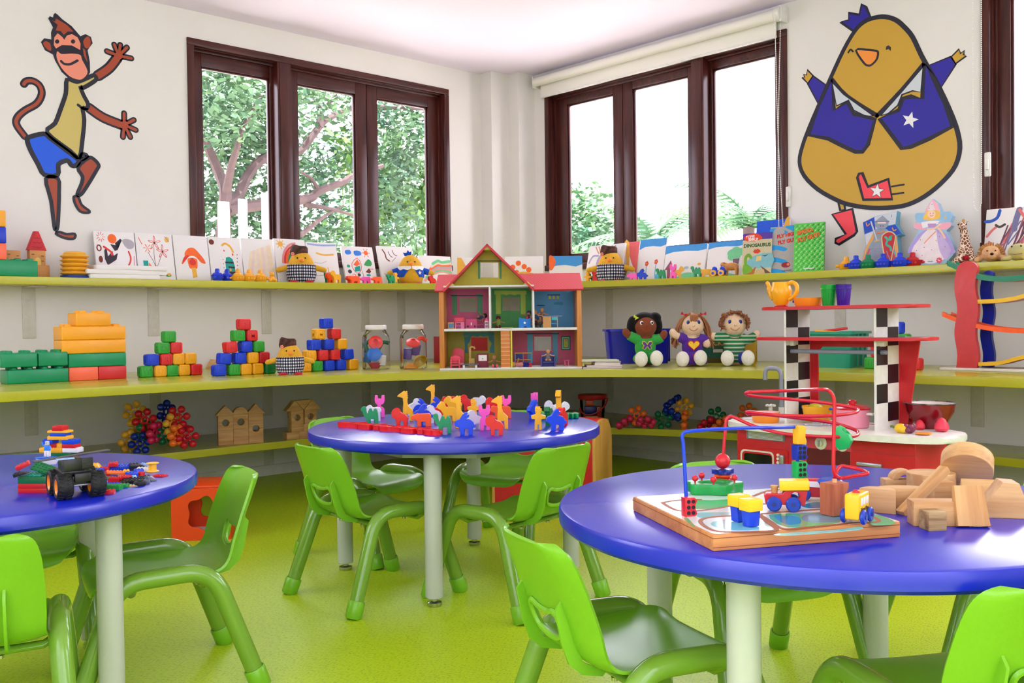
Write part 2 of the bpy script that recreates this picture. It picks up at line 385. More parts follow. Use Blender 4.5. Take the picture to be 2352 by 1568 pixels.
# ------------------------------------------------------------------ curved wall shelves
def shelf_poly(Dl, Dr, R, n=22):
    cx, cy = -Dr-R, -Dl-R
    return [(XA+1, 0), (XA+1, -Dl)]+[(cx+R*cos(pi/2-pi/2*i/n), cy+R*sin(pi/2-pi/2*i/n)) for i in range(n+1)]+[(-Dr, YA+1.4), (0, YA+1.4), (0, -.25), (-.18, -.25), (-.18, -.13), (-.36, -.13), (-.36, 0)]
M_BRK = paint((214, 211, 200), .45)
SHELF = {}
for nm, z, Dl, Dr, R, lab in (('T', ZT, .30, .30, 2.0, 'long lime green top wall shelf under the windows, with pictures and toys leaning along it'),
                              ('M', ZM, 1.318, .966, 2.2, 'lime green middle wall shelf, deepest of the three, carrying the dollhouse and dolls'),
                              ('B', ZB, .697, .485, 2.0, 'lowest lime green wall shelf near the floor, with wooden block houses and ball builders')):
    t = thing('wall_shelf', lab, 'shelf', (0, 0, z))
    MB().prism(shelf_poly(Dl, Dr, R), -TH, 0, .0035, M_SHELF).link('board', None, t)
    arm = .22 if nm == 'T' else .42
    for px in ((66, 352, 611, 838, 921) if nm != 'B' else (352, 611, 838)):
        x = aty(px, 700, 0).x; b = MB().box(x-.035, x+.035, -.006, 0, -TH-.29, -TH, .002, M_BRK).box(x-.035, x+.035, -arm, 0, -TH-.006, -TH, .002, M_BRK)
        for dx, dz in ((0, -.09), (-.018, -.17), (.018, -.17), (0, -.255)): b.cyl((x+dx, -.008, -TH+dz), (x+dx, -.005, -TH+dz), .005, n=10, m=M_OFFW)
        b.link('bracket', None, t)
    for px in ((1400, 1602, 1930, 2245) if nm != 'B' else (1602, 2245)):
        y = atx(px, 700, 0).y; b = MB().box(-.006, 0, y-.035, y+.035, -TH-.29, -TH, .002, M_BRK).box(-arm, 0, y-.035, y+.035, -TH-.006, -TH, .002, M_BRK)
        for dx, dz in ((0, -.09), (-.018, -.17), (.018, -.17), (0, -.255)): b.cyl((-.008, y+dx, -TH+dz), (-.005, y+dx, -TH+dz), .005, n=10, m=M_OFFW)
        b.link('bracket', None, t)
# ------------------------------------------------------------------ roller blind and chains
M_BLIND = mat('blind_fabric', (238, 236, 228), .8, noise=.03, nscale=200); M_CHAIN = mat('white_plastic_beads', (240, 240, 236), .35)
def beads(mb, pts, r, step):
    P = [V(p) for p in pts]; d = 0; k = 0
    for a, b in zip(P, P[1:]):
        n = max(1, int((b-a).length/step))
        for i in range(n): mb.sph(a.lerp(b, i/n), r, 6, 4, M_CHAIN)
    mb.tube(pts, r*.35, 4, m=M_CHAIN)
    return mb
yb0, yb1 = atx(1228, 166, -.06).y, atx(1782, 20, -.06).y
t = thing('roller_blind', 'white roller blind drawn up above the window beside the corner columns', 'blind', (-.06, (yb0+yb1)/2, 2.9))
h = (yb0-yb1)/2
MB().cyl((0, -h, 0), (0, h, 0), .035, n=28, m=M_BLIND, b=.004).link('roller_tube', None, t)
MB().box(.036, .038, -h+.02, h-.03, -.115, .01).link('blind_fabric', M_BLIND, t)
MB().box(.028, .046, -h+.02, h-.03, -.127, -.111, .004).link('bottom_bar', M_WHITE, t)
MB().box(-.02, .06, -h-.05, -h-.035, -.05, .05, .004).cyl((0, -h-.045, 0), (0, -h-.002, 0), .045, n=24, b=.004).link('end_bracket', M_WHITE, t)
MB().box(-.02, .06, h+.001, h+.012, -.045, .045, .003).link('end_bracket', M_WHITE, t)
p = [(-.045, -h-.02, .0), (-.045, -h-.035, -.7), (-.045, -h-.06, -1.2), (-.04, -h-.075, -1.5), (-.03, -h-.05, -1.56), (-.02, -h-.025, -1.5), (.0, -h-.01, -.8), (.03, -h-.015, 0)]
beads(MB(), crv(p, k=5), .0038, .011).link('bead_chain', None, t)
def cleat(px, py, x, lab):
    c = atx(px, py, x); q = MB().box(-.014, 0, -.017, .017, -.065, .065, .008, M_WHITE, seg=3).box(-.026, -.01, -.009, .009, -.03, .03, .006, M_WHITE)
    return single('chain_cleat', q, None, lab, 'cleat', (c.x, c.y, c.z))
cleat(1812, 452, 0, 'white plastic chain cleat on the wall right beside the middle window')
cleat(2270, 378, -.012, 'white oval chain cleat on the brown frame at the right edge')
c0 = atx(2244, 0, -.05); c1 = atx(2246, 484, -.05)
p = [(0, .022, .5), (0, .022, 0), (0, .018, c1.z-c0.z+.03), (0, 0, c1.z-c0.z), (0, -.018, c1.z-c0.z+.03), (0, -.022, 0), (0, -.022, .5)]
t = thing('blind_chain', 'white beaded blind chain hanging in a loop between chick mural and right window', 'chain', c0)
beads(MB(), [q for q in p if q[2] < .3 or 1][0:0] or [(0, .022, .14), (0, .022, -.6), (0, .020, c1.z-c0.z+.04), (0, .012, c1.z-c0.z+.012), (0, 0, c1.z-c0.z), (0, -.012, c1.z-c0.z+.012), (0, -.020, c1.z-c0.z+.04), (0, -.022, -.6), (0, -.022, .14)], .0036, .0105).link('bead_loop', None, t)
MB().box(-.03, .05, -.04, .04, .12, .145, .004).link('chain_guide', M_WHITE, t)
# ------------------------------------------------------------------ outside
struct('ground', MB().box(-14, 22, .4, 26, -.6, -.5).box(.4, 26, -22, .4, -.6, -.5), mat('pale_bounce_ground', (206, 198, 186), .9, noise=.15, nscale=6), 0)  # hidden ground, made pale to bounce light up onto the ceiling
M_BARK = mat('bark', (84, 68, 66), .9, noise=.25, nscale=8, bump=.4, bscale=30)
def leafmat(n, a, b): return mat(n, a, .6, spec=.3, rgb2=b, noise=.5, nscale=2.2)
M_LEAF = leafmat('tree_leaves', (58, 92, 70), (92, 124, 84)); M_LEAF2 = leafmat('bamboo_leaves', (100, 134, 56), (74, 112, 62)); M_PALM = leafmat('palm_leaves', (104, 140, 84), (66, 112, 84))
def leaf_cloud(mb, c, r, n, s, m, rnd, droop=.3):
    for _ in range(n):
        d = V((rnd.gauss(0, 1), rnd.gauss(0, 1), rnd.gauss(0, 1))).normalized()*(rnd.random()**.45)
        p = V(c)+V((d.x*r[0], d.y*r[1], d.z*r[2]))
        a = V((rnd.uniform(-1, 1), rnd.uniform(-1, 1), rnd.uniform(-1, .4)*droop*2)).normalized(); w = a.cross(V((rnd.uniform(-1, 1), rnd.uniform(-1, 1), rnd.uniform(.2, 1)))).normalized()
        l = s*rnd.uniform(.6, 1.4); k = len(mb.v)
        mb.v += [tuple(p), tuple(p+a*l*.5+w*l*.22), tuple(p+a*l), tuple(p+a*l*.5-w*l*.22)]; mb.f.append((k, k+1, k+2, k+3)); mb.m.append(mb.mi(m))
rnd = random.Random(3)
YT = 3.6
def br(pts, r0, r1): 
    P = crv([tuple(aty(px, py, YT+d)) for px, py, d in pts], k=5); n = len(P)
    return P, [r0+(r1-r0)*i/(n-1) for i in range(n)]
t = thing('leafy_tree', 'broad leafy tree with spreading pale branches outside the left window', 'tree', (-3.2, YT, -.5))
trunk = MB()
def addbr(pts, r0, r1):
    P, rr = br(pts, r0, r1); trunk.tube([V(p)-V((-3.2, YT, -.5)) for p in P], rr, 7)
b0 = aty(515, 560, YT)
trunk.tube([(b0.x+3.2, 0, 0), (b0.x+3.22, 0, .9), tuple(aty(512, 530, YT)-V((-3.2, YT, -.5)))], [.13, .10, .085], 8)
addbr([(512, 540, 0), (518, 446, 0), (511, 417, .1), (489, 364, .2), (464, 306, .2), (440, 240, .3)], .075, .035)
addbr([(518, 450, 0), (532, 381, -.2), (543, 346, -.3), (560, 290, -.4), (600, 220, -.4)], .05, .014)
addbr([(520, 470, 0), (550, 446, .1), (568, 406, .2), (607, 364, .2), (682, 350, .3), (714, 317, .3), (736, 289, .3), (757, 271, .3), (811, 249, .4), (900, 246, .4), (985, 250, .4)], .065, .025)
addbr([(734, 292, .3), (737, 249, .3), (725, 228, .3), (715, 190, .2)], .05, .015)
addbr([(738, 255, .3), (757, 235, .3), (775, 212, .2)], .035, .012)
addbr([(525, 480, 0), (600, 470, 0), (707, 456, .1), (732, 439, .1), (789, 417, .1), (811, 403, .1), (880, 380, .1)], .07, .025)
addbr([(732, 439, .1), (715, 410, .1), (690, 395, .1)], .03, .01); addbr([(700, 470, .1), (760, 480, 0), (830, 500, 0)], .035, .01); addbr([(690, 540, 0), (740, 500, 0), (790, 470, 0)], .035, .01)
trunk.link('trunk', M_BARK, t)
fol = MB()
def pc(px, py, y): return tuple(aty(px, py, y)-V((-3.2, YT, -.5)))
for px, py, y, r, n in ((520, 185, 3.4, .55, 520), (600, 200, 4.2, .6, 520), (470, 250, 3.2, .5, 420), (560, 280, 4.0, .55, 480), (500, 340, 4.3, .5, 420), (600, 330, 4.6, .5, 420), (720, 215, 3.4, .4, 260), (790, 215, 4.2, .45, 260),
                        (700, 330, 4.8, .5, 260), (690, 410, 4.2, .4, 300), (780, 400, 4.8, .5, 260), (880, 280, 4.2, .45, 380), (950, 260, 4.4, .4, 380), (930, 350, 4.7, .45, 360), (880, 420, 4.4, .42, 320), (480, 470, 4.4, .4, 340), (590, 480, 4.6, .4, 340),
                        (760, 520, 4.2, .45, 360), (690, 560, 4.2, .4, 280), (900, 520, 4.4, .45, 300), (480, 570, 4.2, .4, 300), (580, 560, 4.4, .4, 280), (540, 420, 5, .5, 240), (830, 330, 5.2, .4, 180)):
    leaf_cloud(fol, pc(px, py, y), (r*1.25, r, r*.8), int(n*1.5), .105, M_LEAF, rnd)
fol.link('foliage', None, t, smooth=0)
t = thing('bamboo_clump', 'clump of fine yellow-green bamboo outside the left window, at its right side', 'plant', (.2, 5.2, -.5))
cl, lf = MB(), MB()
for k in range(16):
    px = rnd.uniform(790, 990); p = aty(px, 575, 5.2); q = aty(px+rnd.uniform(-30, 30), rnd.uniform(260, 430), 5.2+rnd.uniform(-.4, .4))
    P = crv([(p.x-.2, 0, 0), (p.x-.2, 0, 1.8), (q.x-.2, q.y-5.2, q.z+.5)], k=4); cl.tube(P, [.018]*4+[.012]*3+[.004]*(len(P)-7), 5)
    for _ in range(6): 
        b = P[rnd.randrange(3, len(P))]; leaf_cloud(lf, b, (.3, .3, .3), 26, .17, M_LEAF2, rnd, .8)
cl.link('cane', M_LEAF2, t); lf.link('foliage', None, t, smooth=0)
# white slat fence outside the left window
t = thing('slat_fence', 'white slat fence standing outside the left window', 'fence', (-2.9, 2.4, -.5))
for px, w, top in ((513, 27, 463), (557, 21, 457), (609, 18, 443)):
    p = aty(px, top, 2.4); w *= mpp(p)
    MB().box(p.x+2.9-w/2, p.x+2.9+w/2, -.012, .012, 0, p.z+.5, .004).link('slat', M_WHITE, t)
a, b = aty(490, 600, 2.4).x, aty(640, 600, 2.4).x
MB().box(a+2.9, b+2.9, .012, .04, 1.2, 1.28, .004).link('rail', M_WHITE, t)
# palms and shrubs outside the right window
XT = 4.2
def palm(px, py, x, n, ln, lab, seed):
    r = random.Random(seed); c = atx(px, py, x); t = thing('palm_plant', lab, 'plant', (c.x, c.y, -.5)); zz = c.z+.5
    MB().tube([(0, 0, 0), (.03, .02, zz*.5), (0, 0, zz)], [.09, .07, .06], 8).link('trunk', M_BARK, t)
    for k in range(n):
        a = 2*pi*k/n+r.uniform(-.2, .2); el = r.uniform(.35, 1.3); L_ = ln*r.uniform(.75, 1.1); P = []
        for i in range(9):
            s = i/8; P.append(V((cos(a)*L_*s*cos(el*(1-.5*s)), sin(a)*L_*s*cos(el*(1-.5*s)), zz+L_*(sin(el)*s-.55*s*s))))
        f = MB().tube(P, [.014*(1-.8*i/8) for i in range(9)], 5, m=M_PALM)
        for i in range(1, 9):
            d = (P[i]-P[i-1]).normalized(); side = d.cross(V((0, 0, 1))).normalized()
            for j in (0, .5):
                b = P[i-1].lerp(P[i], j)
                for sg in (-1, 1):
                    l = L_*.34*(1-abs(i/8-.45)); e = b+side*sg*l*.8+d*l*.6-V((0, 0, l*.35)); w = d*.022; k0 = len(f.v)
                    f.v += [tuple(b-w), tuple(b+w), tuple(e)]; f.f.append((k0, k0+1, k0+2)); f.m.append(f.mi(M_PALM))
        f.link('frond', None, t, smooth=0)
palm(1500, 560, 3.6, 13, 1.15, 'feathery palm outside the middle pane of the right-hand window', 5)
palm(1720, 520, 3.2, 14, 1.1, 'arching palm outside the pane beside the blind chain', 9)
t = thing('leafy_shrub', 'pale leafy bush outside the pane nearest the corner columns', 'plant', tuple(atx(1350, 600, 4.4).xy)+(-.5,))
f = MB(); w = V(t.location)
MB().tube([(0, 0, 0), (.05, 0, 1), (0, .05, 2.2)], [.05, .04, .02], 6).link('stem', M_BARK, t)
for px, py, r, n in ((1335, 470, .45, 420), (1370, 520, .4, 320), (1320, 560, .5, 420), (1390, 560, .4, 300)): leaf_cloud(f, tuple(atx(px, py, 4.4)-w), (r, r, r*.8), n, .13, M_PALM, rnd)
f.link('foliage', None, t, smooth=0)
# ------------------------------------------------------------------ light: bright overcast sky through the windows and openings in the added rear walls
struct('wall_back_unseen', MB().merge(wall_holes(XA, .16, ZC, [(-6.1, -4.0, .6, 2.75), (-2.4, -.4, 1.2, 2.75)], .16), basis((0, YA, 0), (1, 0, 0), (0, 0, 1))), M_WALL, 0)  # unseen rear wall, added with openings set to shape the light
struct('wall_side_unseen', MB().merge(wall_holes(0, -YA, ZC, [(.5, 2.4, 1.2, 2.75), (4.2, 6.7, .6, 2.75)], .16), basis((XA, 0, 0), (0, -1, 0), (0, 0, 1))), M_WALL, 0)  # unseen left wall, put in and pierced to control light on the shelves
wd = bpy.data.worlds.new('sky'); SC.world = wd; wd.use_nodes = True; nt = wd.node_tree; L_ = nt.links.new
bg = nt.nodes['Background']; bg.inputs['Strength'].default_value = 1.0
tc = nt.nodes.new('ShaderNodeTexCoord'); dp = nt.nodes.new('ShaderNodeVectorMath'); dp.operation = 'DOT_PRODUCT'; dp.inputs[1].default_value = V((.62, .62, .48)).normalized()
nm_ = nt.nodes.new('ShaderNodeVectorMath'); nm_.operation = 'NORMALIZE'; L_(tc.outputs['Generated'], nm_.inputs[0]); L_(nm_.outputs[0], dp.inputs[0])
mr = nt.nodes.new('ShaderNodeMapRange'); mr.inputs[1].default_value = -.9; mr.inputs[2].default_value = .9; L_(dp.outputs['Value'], mr.inputs[0])
cr = nt.nodes.new('ShaderNodeValToRGB'); e = cr.color_ramp.elements; e[0].position = 0; e[0].color = (*SKY_B, 1); e[1].position = 1; e[1].color = (*SKY_F, 1)
L_(mr.outputs[0], cr.inputs[0]); L_(cr.outputs[0], bg.inputs['Color'])
sd = bpy.data.lights.new('sun', 'SUN'); sd.energy = 9; sd.angle = .02; so_ = bpy.data.objects.new('sun', sd); COL.objects.link(so_); so_.rotation_euler = (V((.17, .2, -1))).to_track_quat('-Z', 'Y').to_euler()
vs = SC.view_settings; SC.display_settings.display_device = 'sRGB'; vs.view_transform = 'Standard'; vs.look = 'None'; vs.exposure = 1.2; vs.gamma = 1; vs.use_curve_mapping = False
# ================================================================== round tables
M_BLUE = mat('blue_laminate', (14, 34, 178), .24, spec=.75, noise=.04, nscale=3, bump=.012, bscale=400)
M_LEG = mat('grey_powder_coat', (186, 192, 178), .35, noise=.04, nscale=8)
M_CHROME = mat('chrome', (190, 190, 190), .15, metal=1)
M_TUBE = mat('green_tube_paint', (112, 156, 46), .2, spec=.5, coat=.4, noise=.04, nscale=5)
M_CHAIR = mat('green_chair_plastic', (118, 180, 36), .3, spec=.5, noise=.05, nscale=4, bump=.03, bscale=500)
TZ, TR_, TTH = .592, .578, .042
TC, TRt, TL = (-2.95, -2.80), (-3.435, -4.67), (-4.71, -2.91)
def make_table(label, c, a0, lr):
    t = thing('round_table', label, 'table', (*c, 0), 0, 'round blue tables')
    MB().lathe([(0, TZ-TTH), (TR_-.008, TZ-TTH), (TR_, TZ-TTH+.008), (TR_, TZ-.010), (TR_-.003, TZ-.003), (TR_-.010, TZ), (0, TZ)], 128, M_BLUE).link('tabletop', None, t)
    ap = lr-.10; b0 = a0[0] if hasattr(a0, '__len__') else a0; q = [(ap*cos(R_(b0+45*k+22.5)), ap*sin(R_(b0+45*k+22.5))) for k in range(8)]
    MB().prism(q, TZ-TTH-.045, TZ-TTH-.0005, m=M_LEG).link('apron', None, t)
    for k in range(4):
        a = R_(a0[k] if hasattr(a0, '__len__') else a0+90*k); x, y = lr*cos(a), lr*sin(a)
        l = MB().cyl((x, y, .03), (x, y, TZ-TTH-.001), .0315, n=28, b=.002).link('leg', M_LEG, t)
        MB().lathe([(0, 0), (.024, 0), (.026, .004), (.026, .014), (.012, .018), (.012, .034), (0, .034)], 20, M_CHROME, T(x, y, 0)).link('glide', None, l)
    return t
make_table('round blue table in the middle of the room, covered with standing toy animals', TC, 220.7, .46)
make_table('round blue table at the right front, carrying the wooden bead maze and wooden blocks', TRt, (11.5, 92, 191.5, 275), .44)
make_table('round blue table at the left edge with loose building bricks on it', TL, -59.5, .443)
# ================================================================== stacking chairs (local front = +x)
def chair_shell():
    prof = [(.176, .278), (.174, .296), (.162, .309), (.135, .316), (.09, .316), (.03, .312), (-.04, .308), (-.10, .308), (-.145, .316), (-.175, .332), (-.193, .352), (-.204, .376), (-.213, .405), (-.223, .435), (-.234, .468), (-.246, .50), (-.258, .53), (-.268, .553), (-.275, .566), (-.280, .572)]
    wid = [.112, .128, .140, .150, .156, .158, .156, .152, .150, .149, .149, .150, .150, .150, .148, .146, .142, .135, .122, .098]
    K = 18; vs, fs = [], []
    pr = crv([(a, b) for a, b in prof], k=2); wd_ = [w[0] for w in crv([(w, 0) for w in wid], k=2)]
    for (x, z), w in zip(pr, wd_):
        back = max(0, min(1, (-.12-x)/.09))
        for j in range(K+1):
            u = -1+2*j/K; y = u*w*1.09; e = max(0, (abs(u)-.55)/.45)
            dx = back*(.010*u*u+.020*e*e); dz = (1-back)*(.004*u*u+.010*e*e-(.012 if x > .17 else 0)*0)
            vs.append((x+dx, y, z+dz))
    n = K+1
    for i in range(len(pr)-1):
        for j in range(K): fs.append((i*n+j, i*n+j+1, (i+1)*n+j+1, (i+1)*n+j))
    s = MB(); s.add(vs, fs)
    s = baked(s, [('SOLIDIFY', dict(thickness=.007, offset=0))])
    hole = [(y, z) for y, z in crv([(-.062, .408), (-.05, .425), (-.02, .418), (.02, .418), (.05, .425), (.062, .408), (.052, .375), (.02, .362), (-.02, .362), (-.052, .375)], True, 4)]
    h = MB().prism(hole, -.06, .06, M=basis((-.21, 0, 0), (0, 1, 0), (0, 0, 1)))
    s = cut(s, h)
    # raised lip around the handle hole, on the slope of the backrest
    sl = lambda z: -.205-(z-.38)*.33
    s.tube([(sl(z)-.006, y, z) for y, z in hole], .0065, 6, True)
    for sg in (-1, 1):                                    # stiffening ribs on the back
        rib = [(-.226, .462), (-.243, .44), (-.229, .37), (-.214, .33), (-.186, .306), (-.14, .296), (-.13, .304), (-.182, .330), (-.205, .376)]
        s.prism([(x, z) for x, z in rib], -.003, .003, M=basis((0, sg*.088, 0), (1, 0, 0), (0, 0, 1)))
    return s
CH = thing('stacking_chair', '', 'chair', (0, 0, 0), 0, 'lime green children\'s chairs')
chair_shell().link('seat_shell', M_CHAIR, CH, smooth=50)
for sg in (-1, 1):
    P = fillet([(.232, sg*.214, .012), (.128, sg*.186, .332), (-.118, sg*.186, .338), (-.236, sg*.214, .012)], .075, 8)
    l = MB().tube(P, .0245, 14).link('side_frame', M_TUBE, CH)
    for e, d in ((V(P[0]), V(P[1])-V(P[0])), (V(P[-1]), V(P[-2])-V(P[-1]))):
        d = d.normalized(); e = e-d*(e.z/d.z); h = d*.062
        MB().lathe([(0, 0), (.024, 0), (.0285, .006), (.0295, .057), (.0275, .06), (.0255, .06), (.0255, .05), (0, .05)], 20, None, Mx.Translation(e+V((0, 0, .0))) @ d.to_track_quat('Z', 'Y').to_matrix().to_4x4()).link('foot_cap', M_CHAIR, l)
for x in (.085, -.10): MB().tube([(x, -.188, .312), (x, -.155, .292), (x, 0, .289), (x, .155, .292), (x, .188, .312)], .0115, 10, flat=.8).link('cross_bar', M_TUBE, CH)
for x, y in ((.085, -.07), (.085, .07), (-.10, -.07), (-.10, .07)): MB().cyl((x, y, .274), (x, y, .281), .007, n=10, m=M_CHROME).link('screw', None, CH)
used = [0]
def chair(x, y, deg, label):
    if not used[0]: CH.location = (x, y, 0); CH.rotation_euler = (0, 0, R_(deg)); CH['label'] = label; used[0] = 1; return CH
    return dup(CH, label, (x, y, 0), R_(deg))
chair(-3.35, -2.81, 0, 'lime chair at the front left of the animal table, its back toward us')
chair(-3.02, -3.22, 93, 'lime chair at the front right of the animal table, in front of the red cupboard')
chair(-2.99, -2.27, -79, 'lime chair behind the animal table on its left, seat facing us')
chair(-2.45, -2.55, -158, 'lime chair behind the animal table on its right, seat against the red cupboard')
chair(-4.29, -3.095, 167, 'lime chair seen from the side at the right of the brick table')
chair(-4.815, -3.335, 72, 'lime chair cut off at the bottom left corner, seen from behind')
chair(-4.49, -2.52, -108, 'lime chair behind the brick table, its seat showing under the tabletop')
chair(-3.80, -4.45, -18, 'lime chair in the front, left of the bead maze table, whole seat in view')
chair(-3.56, -5.02, 58, 'lime chair cut off at the bottom right corner, at the bead maze table')
chair(-3.114, -4.30, -116, 'lime chair behind the bead maze table, seat and legs seen beneath it')
chair(-2.62, -4.70, 140, 'lime chair at the far right of the bead maze table, one leg seen beneath it')
# ================================================================== wall decals
def vin(*c): return mat('vinyl_%d_%d_%d' % c, c, .4, noise=.02, nscale=2)
M_BLK = vin(26, 26, 44); M_GOLD = vin(204, 162, 52); M_NAVY = vin(38, 28, 160); M_DRED = vin(250, 72, 86)
M_DWH = vin(240, 240, 244); M_BRN = vin(168, 70, 40); M_PINK = vin(240, 146, 122); M_TAN = vin(206, 188, 106); M_SHORT = vin(10, 92, 235); M_ORG = vin(246, 150, 56); M_CGREY = vin(205, 214, 222)
class Decal:
    def __init__(s, name, label, conv, WM, org):
        s.c = conv; s.W = WM; s.t = thing(name, label, 'wall decal', org); s.o = V(org); s.parts = {}; s.z = .0012
    def mb(s, part):
        if part not in s.parts: s.parts[part] = MB()
        return s.parts[part]
    def M(s): return Mx.Translation(-s.o) @ s.W
    def fill(s, part, pts, m, sm=0, z=.002):
        P = [s.c(*p) for p in pts]
        if sm: P = [q[:2] for q in crv([(*p, 0) for p in P], True, sm)]
        s.mb(part).prism(P, 0, z, m=m, M=s.M())
    def line(s, part, pts, w, m=None, sm=4, closed=False, z=.0026):
        P = [s.c(*p) for p in pts]
        if sm: P = [q[:2] for q in crv([(*p, 0) for p in P], closed, sm)]
        s.mb(part).stroke(P, w, 0, z, m=m or M_BLK, M=s.M(), closed=closed)
    def done(s):
        for k, b in s.parts.items(): b.link(k.split('.')[0], None, s.t, smooth=0)
K1 = 2.6136
D = Decal('wall_decal', 'large wall decal of a dancing brown monkey in yellow shirt and blue shorts', lambda x, y: wl(x/K1, y/K1), WALL_L, tuple(aty(150, 320, 0)))
k = .0011*1                                            # decal units to metres along the wall
tail = [(143, 505), (160, 487), (200, 487), (238, 515), (250, 565), (220, 622), (150, 663), (105, 705), (100, 750), (148, 818)]
D.line('outline', tail, .042, z=.0010); D.line('tail', tail, .018, M_BRN, z=.0018)
sh = [(162, 838), (178, 822), (262, 803), (300, 830), (400, 905), (470, 962), (455, 992), (430, 994), (408, 965), (386, 967), (350, 988), (345, 1050), (265, 1048), (228, 985), (182, 900)]
D.fill('shorts', sh, M_SHORT, 3); D.line('outline', sh, .026, sm=3, closed=True)
s2 = [(487, 958), (492, 925), (525, 935)]; D.fill('shorts.1', s2, M_SHORT); D.line('outline', s2, .022, sm=3, closed=True)
for nm, P in (('leg', [(275, 1072), (348, 1072), (354, 1150), (352, 1250), (345, 1360), (330, 1378), (318, 1300), (305, 1200)]), ('foot', [(335, 1402), (355, 1392), (400, 1405), (448, 1403), (446, 1430), (410, 1433), (370, 1422)]),
              ('leg.1', [(468, 1005), (530, 948), (562, 955), (592, 990), (580, 1020), (520, 1120), (485, 1167), (463, 1167), (488, 1105), (495, 1060)]), ('foot.1', [(443, 1180), (470, 1185), (490, 1230), (538, 1268), (520, 1277), (480, 1268), (450, 1222)])):
    D.fill(nm, P, M_BRN, 3); D.line('outline', P, .015 if nm[0] == 'f' else .021, sm=3, closed=True)
shirt = [(402, 478), (460, 492), (520, 470), (562, 452), (578, 472), (560, 492), (500, 527), (482, 520), (500, 570), (528, 625), (517, 652), (495, 650), (505, 720), (495, 830), (475, 945), (420, 905), (282, 795), (330, 740), (365, 650), (395, 560)]
D.fill('shirt', shirt, M_TAN); D.line('outline', shirt, .024, sm=3, closed=True); D.line('outline', [(468, 630), (495, 650), (520, 655)], .016)
for arm, tip, fs in (([(588, 455), (655, 408), (705, 345)], (712, 335), [(642, 308), (686, 268), (722, 270), (762, 285), (788, 350)]), ([(535, 648), (620, 706), (735, 752)], (745, 750), [(745, 680), (803, 720), (815, 780), (782, 822), (738, 822)])):
    D.line('outline', arm, .062, z=.0010)
    for f in fs: D.line('outline', [tip, f], .036, sm=0, z=.0010)
    D.fill(  'outline', ell(34, 34, 16, *tip), M_BLK, z=.0010); D.fill('palm' if tip[1] < 500 else 'palm.1', ell(24, 24, 16, *tip), M_BRN, z=.0019)
    an = 'arm' if arm[0][0] > 550 else 'arm.1'
    D.line(an, arm, .038, M_BRN, z=.0018)
    for f in fs: D.line(an, [tip, f], .016, M_BRN, sm=0, z=.0018)
head = [(330, 78), (345, 88), (372, 115), (430, 158), (482, 218), (512, 205), (545, 222), (555, 260), (525, 302), (538, 370), (540, 435), (512, 480), (465, 490), (420, 478), (370, 432), (330, 362), (318, 327), (270, 302), (245, 252), (265, 230), (308, 238), (306, 195), (318, 165), (290, 112), (298, 98), (318, 106), (322, 85)]
D.fill('outline', head, M_BLK, z=.0028)
D.fill('hair', [(335, 112), (350, 120), (400, 150), (440, 190), (405, 190), (382, 210), (365, 188), (333, 183), (346, 150), (312, 122), (330, 130)], M_BRN, z=.0034)
D.fill('face', [(325, 225), (345, 200), (372, 222), (385, 240), (400, 215), (430, 205), (465, 225), (482, 262), (480, 300), (430, 273), (370, 271), (335, 292), (322, 270)], M_PINK, z=.0034)
D.fill('muzzle', [(343, 308), (368, 325), (430, 322), (480, 330), (492, 360), (525, 430), (500, 470), (470, 478), (420, 460), (370, 410), (340, 350)], M_PINK, 3, z=.0034)
D.fill('ear', [(258, 260), (275, 248), (300, 262), (305, 305), (275, 290)], M_BRN, 3, z=.0034); D.fill('ear.1', [(503, 238), (528, 218), (543, 245), (536, 285), (512, 288), (500, 262)], M_BRN, 3, z=.0034)
D.fill('sideburn', [(497, 290), (510, 300), (524, 375), (502, 335)], M_BRN, z=.0034)
D.fill('nose', [(358, 290), (380, 273), (425, 278), (430, 306), (400, 324), (372, 314)], M_BLK, 3, z=.0040)
for x, y in ((342, 250), (437, 250)): D.fill('eye' if x < 400 else 'eye.1', ell(13, 13, 14, x, y), M_BLK, z=.0040)
D.line('mouth', [(366, 368), (385, 384), (420, 386), (464, 364)], .014, z=.0040)
D.done()
K4 = 2.5297
D = Decal('wall_decal', 'large wall decal of a golden chick in navy jacket, blue crown, red boots', lambda x, y: wr(1780+x/K4, y/K4), WALL_R, tuple(atx(2020, 250, 0)))
body = [(465, 180), (520, 127), (580, 103), (640, 98), (700, 115), (750, 155), (800, 215), (850, 320), (900, 410), (960, 520), (1020, 650), (1060, 760), (1075, 860), (1050, 960), (990, 1040), (900, 1120), (800, 1178), (700, 1203), (560, 1207), (440, 1190), (360, 1162), (250, 1100), (170, 1020), (143, 940), (160, 850), (200, 740), (260, 600), (330, 440), (400, 290)]
for nm, P, m in (('sleeve', [(190, 485), (220, 440), (298, 495), (250, 600)], M_NAVY), ('hand', [(158, 450), (172, 452), (168, 432), (185, 436), (188, 405), (222, 440), (192, 485)], M_GOLD), ('sleeve.1', [(893, 380), (1020, 330), (1052, 372), (960, 518)], M_NAVY), ('hand.1', [(1025, 330), (1070, 285), (1078, 312), (1100, 295), (1096, 318), (1112, 325), (1050, 370)], M_GOLD),
              ('crown', [(382, 128), (430, 118), (428, 75), (490, 85), (505, 24), (530, 42), (560, 112), (465, 187)], M_NAVY), ('leg', [(365, 1160), (402, 1172), (408, 1218), (380, 1222)], M_GOLD), ('boot', [(333, 1245), (450, 1213), (477, 1345), (460, 1366), (372, 1420), (352, 1410), (352, 1388), (412, 1360)], M_DRED)):
    D.fill(nm, P, m, z=.0012); D.line('outline', P, .010 if nm[0] in 'sh' else .016, sm=0, closed=True, z=.0016)
D.fill('body', body, M_GOLD, z=.0018); D.line('outline', body, .026, sm=3, closed=True, z=.0024)
